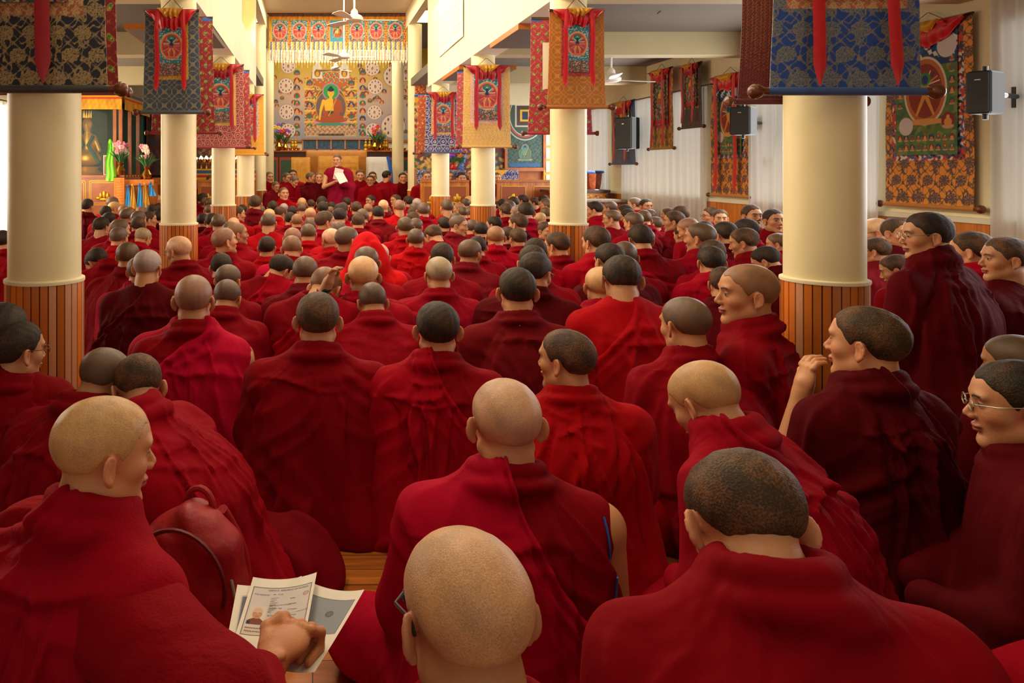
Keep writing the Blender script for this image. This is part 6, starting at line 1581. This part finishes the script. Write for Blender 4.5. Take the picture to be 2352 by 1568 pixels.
stage(376, 1318, 68, 125, 30, 'n', 'm', 'seated person bowing sideways left of golden throne cloth', 15.8, .34)
stage(505, 1294, 58, 105, 0, 'n', 'd', 'seated person in profile immediately left of the standing speaker', 16.3, .34)
stage(562, 1296, 56, 175, 0, 'n', 'd', 'seated person facing the hall beside the standing speaker', 16.2, .34)
stage(872, 1275, 60, 178, 5, 'd', 'm', 'seated person resting chin on hand right of the standing speaker', 15.9, .34)
stage(950, 1316, 60, -168, 0, 'k', 'm', 'seated person with glasses wrapped in cloak, right front of stage', 15.7, .34, gl='blackm')
stage(966, 1290, 45, 180, 0, 'k', 'd', 'seated person half hidden before the carved round board', 16.55, .34)
stage(1075, 1282, 52, 60, 0, 'k', 'm', 'seated person turned toward altar in front of the white throne', 16.4, .34)
stage(1193, 1297, 56, 176, 0, 'k', 'd', 'seated person facing the hall at the right end of the stage', 16.35, .34)
stage(1216, 1284, 42, 180, 0, 'n', 'd', 'seated person hidden behind the one at right end of stage', 16.8, .34)
stage(66, 1286, 50, 180, 0, 'n', 'm', 'seated person with dark sunglasses behind the right partition', 14.72, .36, 'T', gl='blackm')
stage(105, 1278, 36, 180, 0, 'n', 'm', 'seated person beside the sunglasses wearer, cut by fourth right pillar', 15.0, .36, 'T')
stage(238, 1285, 42, 175, 0, 'n', 'c', 'seated person behind right partition just right of fourth right pillar', 14.9, .36, 'T')
stage(328, 1298, 58, 180, 0, 'k', 'm', 'seated person peering over the right partition under blue brocade', 14.7, .36, 'T')
stage(393, 1262, 36, 180, 0, 'n', 'm', 'seated person cut by left side of third right pillar, behind partition', 14.8, .36, 'T')
stage(592, 1296, 40, 180, 0, 'n', 'm', 'seated person just right of third right pillar, behind partition', 14.75, .36, 'T')
put_person(484, 402, 18, 150, 10, 'n', 'm', 'c', 'seated person looking out behind left partition below the gilt lamps', Z=14.75, base_z=.36)

# the speaker, standing
def standing(P, off=0.0):
    x, y, z = P[:, 0], P[:, 1], P[:, 2]; th = np.arctan2(x, -y)
    wx = np.interp(z, [0, .1, .5, .85, 1.1, 1.25, 1.32, 1.36, 1.40], [.24, .24, .22, .20, .20, .205, .16, .08, .02]); wy = np.interp(z, [0, .5, .9, 1.2, 1.32, 1.36, 1.40], [.19, .17, .15, .14, .11, .075, .02])
    d = (np.sqrt((x/wx)**2+(y/wy)**2)-1)*np.minimum(wx, wy)*.85
    for sg in (-1, 1):
        d = smin(d, cap(P, (sg*.17, 0, 1.27), (sg*.21, 0, 1.22), .065, .06), .04)
    d = smin(d, cap(P, (-.21, 0, 1.22), (-.26, .08, .98), .075, .07), .04); d = smin(d, cap(P, (-.26, .08, .98), (-.10, .22, 1.02), .065, .06), .04); d = smin(d, cap(P, (-.24, .12, .95), (-.25, .08, .45), .06, .09), .06)
    d = d-.012*np.sin(th*9+3*np.sin(z*3))*np.clip(1.2-z, 0, 1)-.007*np.sin((z*22+x*26)+1.5*np.sin(x*14))*np.clip(1-abs(z-.9)/.5, 0, 1)
    d = smax(d, -cap(P, (0, 0, 1.30), (0, .03, 1.6), .05, .07), .01)
    return np.maximum(d, -z+.002)
V, Q = surface(standing, (-.42, -.3, -.02), (.38, .36, 1.46), .012)
sp = thing('person', 'standing speaker in maroon robes reading aloud from white sheets, before golden throne', 'person', (0, 0, 0), 0)
Zs = 14.55; hx = (776-VX)/F*Zs
robe_o = mesh_obj('robe', V, Q, M['robe'], sp); robe_o.color = L3('86102c')
Rh = np.array(Matrix.Rotation(-.30, 3, 'Z') @ Matrix.Rotation(-.10, 3, 'X'), np.float32); nb = Vector((0, 0, 1.33))
arms = [[[(.16, 0, 1.27), (.215, 0, 1.22), (.27, .06, .97), (.08, .26, 1.06)], (.055, .052, .038, .028)], [[(-.10, .20, 1.02), (-.04, .27, 1.06)], (.03, .028)]]
def sbody(P):
    L = (P-np.array(nb, np.float32))@Rh-np.array((0, .028, .150), np.float32)
    d = head_parts(L, heads_hp[0]); d = smin(d, ell(P, (0, 0, 1.24), (.17, .085, .07)), .03); d = smin(d, cap(P, (-.15, 0, 1.24), (-.20, .08, 1.0), .05, .04), .03); d = smin(d, cap(P, (-.20, .08, 1.0), (-.10, .2, 1.02), .04, .03), .03); d = smin(d, cap(P, (0, -.01, 1.25), (0, .01, 1.42), .062, .053), .02)
    for pts, rs in arms:
        for i in range(len(pts)-1): d = smin(d, cap(P, pts[i], pts[i+1], rs[i], rs[i+1]), .015)
        d = smin(d, hand_sdf(P, pts[-2], pts[-1]), .012)
    return d
V, Q = surface(sbody, (-.2, -.16, .85), (.38, .45, 1.62), .005)
L = (V-np.array(nb))@Rh-np.array((0, .028, .150)); bo = mesh_obj('body', V, Q, M['skin'], sp, cols=face_cols(L)); bo.color = SK[0]
link(heads[0][2], 'hair', sp, nb, Matrix(Rh.tolist()).to_euler(), L3('4a3a30'))
sp.rotation_euler = (0, 0, PI); sp.location = (hx, Zs, 1.61-1.59)
ps = thing('document_sheet', 'white sheets held in front of the standing speaker', 'papers', at(777, 400, Zs-.34))
V = []
for j in range(7):
    for i in range(5): u, v = i/4-.5, j/6-.5; V.append((u*.165, -v*.08+.016*math.sin(u*3), v*.20))
sh = mesh_obj('upper_sheet', V, np.array([(j*5+i, j*5+i+1, (j+1)*5+i+1, (j+1)*5+i) for j in range(6) for i in range(4)]), M['paper'], ps); sh.rotation_euler = (-.2, .2, 0)
sh2 = link(sh.data, 'lower_sheet', ps, (.05, -.03, -.06), (-.7, -.45, .2))

# ------------------------------------------------------------------ hand and printed sheets in the left foreground
TL, TR, BL, BR = at(583, 1341, 1.62), at(732, 1330, 1.60), at(497, 1495, 1.43), at(664, 1568, 1.38)
ex = (TR-TL).normalized(); ey0 = ((TL-BL)).normalized(); nz = ex.cross(ey0).normalized(); ey = nz.cross(ex)
wS, hS = .138, (TL-BL).length*1.12
def sheet(name, lab, org, ex, ey, nz, w_, h_, paint, px, curl, second=None):
    t = bpy.data.objects.new(name, None); COL.objects.link(t); tag(t, lab, 'paper')
    mt = Matrix((ex, ey, nz)).transposed().to_4x4(); mt.translation = org; t.matrix_world = mt
    c = Canvas(w_, h_, px, 'e8dfd2'); paint(c)
    X, Z = c.X.ravel(), c.Z.ravel(); dep = curl*((X/w_)**2*4)+curl*.6*(Z/h_)**2
    nx, ny = c.nx+1, c.ny+1; i = np.arange((nx-1)*(ny-1)); a = (i//(nx-1))*nx+i % (nx-1)
    mesh_obj('sheet', np.stack([X, Z, dep], 1), np.stack([a, a+1, a+1+nx, a+nx], 1), mat_attr('printed_paper', .75), t, cols=c.c.reshape(-1, 3))
    return t, (lambda x, z: curl*((x/w_)**2*4)+curl*.6*(z/h_)**2)
def paint_doc(c):
    c.rect(-.062, .062, .058, .196, '55504c'); c.rect(-.0605, .0605, .060, .194, 'cfc6c4'); c.rect(-.0605, .0605, .060, .082, 'd8c4b8'); c.noise(.02, 60)
    # small printed portrait
    c.rect(-.057, -.024, .088, .140, 'd8ccc0'); c.poly([(-.057, .088), (-.055, .100), (-.046, .106), (-.033, .106), (-.025, .098), (-.024, .088)], '7a3a24'); c.rect(-.057, -.050, .088, .098, '2a2420'); c.ell(-.040, .118, .0098, .0135, 'c88a68'); c.ell(-.040, .126, .0095, .009, 'd8b090')
    for sg in (-1, 1): c.line(-.040+sg*.002, .1205, -.040+sg*.0065, .1205, .0012, '3a2a24')
    c.line(-.043, .111, -.037, .111, .0012, '8a4a40'); c.line(-.040, .119, -.040, .1145, .0012, 'a86a50')
    c.ring(.052, .168, .0055, .0055, .0015, 'a86a50'); c.ring(.052, .168, .0028, .0028, .0012, 'a86a50')
o0 = TL+(TR-TL)*.5-ey*hS
doc, zf_ = sheet('document_sheet', 'photocopied identity page with small portrait, held by left foreground person', o0, ex, ey, nz, wS, hS, paint_doc, .0009, .010)
def text(s, x, z, size, parent, m, name='printed_text'):
    cu = bpy.data.curves.new('text', 'FONT'); cu.body = s; cu.size = size; cu.resolution_u = 2
    o = bpy.data.objects.new('t', cu); COL.objects.link(o); dg = bpy.context.evaluated_depsgraph_get()
    me = bpy.data.meshes.new_from_object(o.evaluated_get(dg)); bpy.data.objects.remove(o); me.materials.clear(); me.materials.append(m)
    for v in me.vertices: v.co.z = zf_(x+v.co.x, z+v.co.y)+.0004
    for v in me.vertices: v.co.x += x; v.co.y += z
    o = bpy.data.objects.new(name, me); COL.objects.link(o); o.parent = parent; return o
sc_h = hS/.21
for s_, x, z, q in (('\ub300\ud55c\ubbfc\uad6d  REPUBLIC OF KOREA', -.030, .1855, .0062), ('\uc5ec\uad8c PASSPORT', -.057, .172, .0050), ('PM   KOR', -.018, .174, .0050), ('REPUBLIC OF KOREA', -.020, .142, .0046), ('24 MAY 1981', -.020, .132, .0050), ('M', -.020, .123, .0048), ('30 MAY 2018', -.020, .112, .0052), ('24 NOV 2025', -.020, .100, .0052), ('MINISTRY OF FOREIGN AFFAIRS', .018, .116, .0032)):
    text(s_, x, z, q, doc, M['ink'])
lm = MB()
for k in range(38):
    for zz in (.0765, .0675): lm.box(-.056+k*.0030, -.0545+k*.0030, zz, zz+.003, zf_(-.056+k*.003, zz)+.0003, zf_(-.056+k*.003, zz)+.0005)
for k in range(9): lm.box(-.019, -.019+.008+.004*(k % 3), .1375-.0+k*.0052-.02, .1382+k*.0052-.02, .0075, .0078)
for k in range(4): lm.box(.020, .040, .160-k*.017, .1608-k*.017, zf_(.03, .15)+.0003, zf_(.03, .15)+.0006)
lm.build('small_print', M['ink'], doc)
def paint_doc2(c): c.rect(-.055, .06, .10, .196, '6a6a72'); c.rect(-.053, .058, .102, .194, '8f939c'); c.ring(.02, .155, .007, .007, .002, '3a3230'); c.ring(.02, .155, .003, .003, .0015, '3a3230')
ex2 = (ex*math.cos(-.35)+ey*math.sin(-.35)).normalized(); ey2 = nz.cross(ex2)
sheet('document_sheet', 'second grey photocopy peeking out under the identity page', o0-nz*.016+ex*.030-ey*.012, ex2, ey2, nz, wS, hS, paint_doc2, .002, .012)
ex3 = (ex*math.cos(.10)+ey*math.sin(.10)).normalized(); ey3 = nz.cross(ex3)
sheet('document_sheet', 'blank-edged sheet under left side of the identity page', o0-nz*.008-ex*.012-ey*.002, ex3, ey3, nz, wS, hS, lambda c: c.rect(-.055, -.02, .03, .19, '6a6a78'), .004, .010)
# the hand gripping the lower right of the sheets, forearm and cuff
def on_sheet(px, py, near):          # point on the sheet's plane seen at a place of the photo, lifted off it by a few cm
    c0 = Vector((0, 0, CAMZ)); dv = (at(px, py, 1.0)-c0); k = (TL-c0).dot(nz)/dv.dot(nz); return c0+dv*k-dv.normalized()*near
W0 = on_sheet(622, 1533, .040)            # wrist
E0 = on_sheet(520, 1640, .115)
G0 = on_sheet(706, 1440, .030)
ax_a = (G0-W0).normalized(); ax_b = ex*.75-ey*.25; ax_b = (ax_b-ax_a*ax_b.dot(ax_a)).normalized(); ax_n = ax_b.cross(ax_a); 
if ax_n.dot(nz) < 0: ax_n = -ax_n
Bm = np.array([list(ax_b), list(ax_a), list(ax_n)], np.float32).T
hc0 = np.array(W0+ax_a*.052+ax_n*.012, np.float32)
def holding(P):
    L = (P-hc0)@Bm          # x across the knuckles (right), y to the finger roots, z back of the hand
    d = ell(L, (0, 0, 0), (.041, .050, .020)); d = smin(d, ell(L, (-.022, -.012, -.006), (.024, .036, .020)), .015)
    for k, (x, r, le) in enumerate(((-.030, .0105, .95), (-.009, .0110, 1.0), (.013, .0105, .98), (.033, .0092, .85))):
        a = (x*.9, .036, .006); b = (x*1.08+.002, .036+.024*le, -.006); c_ = (x*1.10, .032+.020*le, -.030); e = (x*1.0, .012, -.036)
        f = smin(smin(cap(L, a, b, r, r*.97), cap(L, b, c_, r*.96, r*.9), .004), cap(L, c_, e, r*.9, r*.8), .004)
        d = smin(d, f, .0055 if k else .007)
        d = smin(d, ell(L, (x*.95, .036, .010), (r*1.0, r, r*.75)), .006)
    t = smin(cap(L, (-.030, -.020, .0), (-.050, .010, .010), .0150, .0120), cap(L, (-.050, .010, .010), (-.040, .040, .014), .0118, .0100), .005)
    t = smin(t, cap(L, (-.040, .040, .014), (-.034, .050, .012), .0098, .0088), .004)
    d = smin(d, t, .008)
    d = smin(d, cap(P, W0, E0, .0265, .038), .020)
    d = smin(d, ell(L, (.020, -.050, .012), (.010, .010, .006)), .010)
    return d
pts = np.array([W0, E0, G0]); V, Q = surface(holding, pts.min(0)-.09, pts.max(0)+.09, .0024)
inv = paper_holder.matrix_basis.inverted(); Mi = np.array(inv)
# the forearm belongs to the same body: one mesh with the head
def join_into(body, V, Q, col):
    V = V@Mi[:3, :3].T+Mi[:3, 3]
    me = body.data; n = len(me.vertices); co = np.empty(n*3, np.float32); me.vertices.foreach_get('co', co); co = co.reshape(-1, 3)
    mb_ = np.array(body.matrix_basis); co = co@mb_[:3, :3].T+mb_[:3, 3]
    nq = len(me.polygons); q = np.empty(nq*4, np.int32); me.polygons.foreach_get('vertices', q)
    cc = np.empty(n*4, np.float32); me.color_attributes['Col'].data.foreach_get('color_srgb', cc)
    return np.concatenate([co, V]), np.concatenate([q.reshape(-1, 4), Q+n]), np.concatenate([cc.reshape(-1, 4)[:, :3], np.tile(col, (len(V), 1))])
hb = [c for c in paper_holder.children if c.name.startswith('body')][0]
# hidden upper arm joins neck and forearm under the cloak
ua = np.array(paper_holder.matrix_basis @ Vector((.17, .05, .52))); el_ = np.array(E0)
V1, Q1 = surface(lambda P: smin(smin(cap(P, ua, el_, .045, .036), cap(P, ua, np.array(paper_holder.matrix_basis @ Vector((0, .05, .56))), .045, .055), .03), 9., .01), np.minimum(ua, el_)-.25, np.maximum(ua, el_)+.25, .008)
Va, Qa, Ca = join_into(hb, V, Q, SKIN*np.array((.93, .86, .80)))
Vb = V1@Mi[:3, :3].T+Mi[:3, 3]; Qa = np.concatenate([Qa, Q1+len(Va)]); Va = np.concatenate([Va, Vb]); Ca = np.concatenate([Ca, np.tile(SKIN, (len(Vb), 1))])
nbod = mesh_obj('body', Va, Qa, M['skin'], paper_holder, cols=Ca); nbod.color = hb.color[:]; bpy.data.objects.remove(hb); nbod.name = 'body'
# cloak sleeve falling over the forearm
sh_ = np.array(paper_holder.matrix_basis @ Vector((.17, .05, .50))); E_ = np.array(E0); C_ = np.array(E0+(W0-E0)*.60)
def sleeve(P):
    d = cap(P, sh_, E_, .105, .085); d = smin(d, cap(P, E_, C_, .070, .047), .05)
    d = d-.007*np.sin((P[:, 0]*26-P[:, 2]*34+P[:, 1]*16)+1.4*np.sin(P[:, 2]*18))-.004*snoise(P, 26, 4)
    d = smax(d, -cap(P, C_+(C_-E_)*.1, np.array(W0), .036, .04), .004)
    return np.maximum(d, -P[:, 2]+.004)
V, Q = surface(sleeve, np.minimum(sh_, E_)-.2, np.maximum(np.maximum(sh_, E_), C_)+.2, .007)
V = V@Mi[:3, :3].T+Mi[:3, 3]; so = mesh_obj('sleeve', V, Q, M['robe_f'], paper_holder); so.color = L3(ROBE['m'])

# red backpack in front of him
bp_ = thing('backpack', 'red nylon backpack with grey zip standing by the left foreground person', 'backpack', (at(446, 0, 1.95).x, 1.95, 0), -.35)
def bag(P):
    x, y, z = P[:, 0], P[:, 1], P[:, 2]
    w_ = np.interp(z, [0, .1, .3, .42, .50], [.15, .16, .145, .11, .05]); dpt = np.interp(z, [0, .1, .3, .42, .50], [.10, .11, .095, .075, .04])
    d = ((np.abs(x/w_)**2.6+np.abs(y/dpt)**2.6)**(1/2.6)-1)*np.minimum(w_, dpt)*.8
    d = np.maximum(d, -z+.002); d = smax(d, z-.49, .03)
    d = d-.005*snoise(P, 24, 9)-.006*np.sin(z*42+x*18+2*np.sin(x*20))*np.clip((z-.28)*6, 0, 1)
    return d
V, Q = surface(bag, (-.2, -.16, -.01), (.2, .16, .53), .007)
nyl = mat('red_nylon', 'a0101a', .5, noise=.2, nscale=18, bump=.25, bscale=45, spec=.4)
mesh_obj('bag_body', V, Q, nyl, bp_); 
pk = MB().ball((.01, -.10, .17), (.105, .045, .13), 20); pk.build('front_pocket', nyl, bp_, smooth=True)
MB().tube([(.125*math.sin(a), -.075-.01*math.cos(a), .33+.13*math.cos(a)) for a in np.linspace(-1.9, 1.9, 22)], .006, 6).build('zip', mat('dark_red_zip', '6a0c14', .5), bp_, smooth=True)
MB().tube([(.150, -.03, .06), (.160, -.05, .16), (.150, -.05, .26), (.125, -.04, .34)], .004, 6).build('side_zip', mat('grey_zip', '9a968c', .4), bp_, smooth=True)
MB().box(.148, .160, -.062, -.052, .20, .25, bev=.003).build('zip_pull', mat('light_pull', 'c8c4b8', .4), bp_)
for sg in (-1, 1): MB().tube([(sg*(.05+.04*k/14), .06+.085*math.sin(k/14*PI*.9), .46-.36*k/14) for k in range(15)], [.014+.006*math.sin(k/14*PI) for k in range(15)], 10).build('shoulder_strap', nyl, bp_, smooth=True)
MB().tube([(-.04*math.cos(k/10*PI), .03, .465+.055*math.sin(k/10*PI)) for k in range(11)], .009, 8).build('grab_handle', nyl, bp_, smooth=True)
# bunched cloth beside it and a dark cloth bag in his lap
def heap(name, lab, px, py, Y, rx, ry, rz_, hexv, seed):
    p = at(px, py, Y); t = thing(name, lab, 'cloth', (p.x, Y, 0))
    def f(P):
        d = ell(P, (0, 0, 0), (rx, ry, rz_)); d = smin(d, ell(P, (rx*.5, -ry*.2, 0), (rx*.6, ry*.8, rz_*.7)), .05)
        d = d-.016*np.sin(P[:, 0]*26+P[:, 1]*18+2*np.sin(P[:, 2]*18+seed)+seed)-.008*np.sin(P[:, 1]*40-P[:, 2]*30)
        return np.maximum(d, -P[:, 2]+.002)
    V, Q = surface(f, (-rx*1.4, -ry*1.4, -.01), (rx*1.5, ry*1.4, rz_*1.4), .009)
    o = mesh_obj('cloth_fold', V, Q, M['robe'], t); o.color = L3(hexv); return t
heap('folded_cloak', 'bunched maroon cloak lying on the floor right of the bowed crimson person', 600, 0, 2.55, .24, .20, .20, '6e0412', 3)
heap('folded_cloak', 'dark cloth bag lying below the held papers at bottom edge', 722, 0, 1.52, .085, .12, .30, '4a0f1e', 8)

# ------------------------------------------------------------------ labels for the rest of the crowd
ORD = ['first', 'second', 'third', 'fourth', 'fifth', 'sixth', 'seventh', 'eighth', 'ninth', 'tenth', 'eleventh', 'twelfth', 'thirteenth', 'fourteenth', 'fifteenth', 'sixteenth', 'seventeenth', 'eighteenth', 'nineteenth', 'twentieth', 'twenty-first', 'twenty-second', 'twenty-third', 'twenty-fourth', 'twenty-fifth']
def zone(x):
    if x < 186: return 'left of the left foreground pillar'
    if x < 412: return 'between first two left pillars'
    if x < 700: return 'left third of central floor'
    if x < 950: return 'middle third of central floor'
    if x < 1306: return 'right third of central floor'
    if x < 1892: return 'between first two right pillars'
    return 'right of right foreground pillar'
buck = {}
for p in people:
    b = 0
    for t_ in (458, 466, 474, 483, 494, 508, 524, 545, 575, 620, 700): b += p['y'] >= t_
    p['b'] = b; buck.setdefault((zone(p['px']), b), []).append(p)
rown = ['farthest', 'second-farthest', 'third-farthest', 'fourth-farthest', 'fifth-farthest', 'sixth-farthest', 'middle', 'fifth-nearest', 'fourth-nearest', 'third-nearest', 'second-nearest', 'nearest']
for (zn, b), ps_ in buck.items():
    ps_.sort(key=lambda p: p['px'])
    for i, p in enumerate(ps_):
        if not p['label']:
            p['label'] = '%s person, %s from left in %s row %s' % ({'k': 'black-haired', 'd': 'dark-haired', 'b': 'brown-stubbled', 'n': 'close-cropped', 't': 'tan-headed', 'y': 'bald', 'g': 'grey-headed', 's': 'shaven'}[p['hair']], ORD[i], rown[b], zn)
        p['o']['label'] = p['label']; p['o']['category'] = 'person'
# the hooded figure in bright red
hp_ = thing('person', 'person hidden under a bright red hood in the middle of the crowd', 'person'); Zh = 5.45
Xh = (843-VX)/F*Zh
Rk = Robe(seed=77, lean=.2, knees=False, collar=False, nf=10, amp=.016)
def hood(P):
    d = np.maximum(Rk(P), P[:, 2]-.66); hcx = np.array((0, .12, .77), np.float32)
    d = smin(d, ell(P, hcx, (.112, .13, .118)), .07); d = smin(d, ell(P, (0, .06, .66), (.15, .13, .14)), .06)
    th = np.arctan2(P[:, 0], -P[:, 1]); return d-.008*np.sin(th*4+P[:, 2]*9)*np.clip(P[:, 2]*3-1.4, 0, 1)
V, Q = surface(hood, (-.5, -.4, -.02), (.5, .6, .95), .012)
ho = mesh_obj('hooded_robe', V, Q, M['robe'], hp_); ho.color = L3('cc1418')
ho2 = link(heads[0][0], 'body', hp_, (0, .10, .60), (0, 0, 0), SK[0]); hp_.location = (Xh, Zh-.1, 0); hp_.scale = (1.05, 1.05, 1.0)
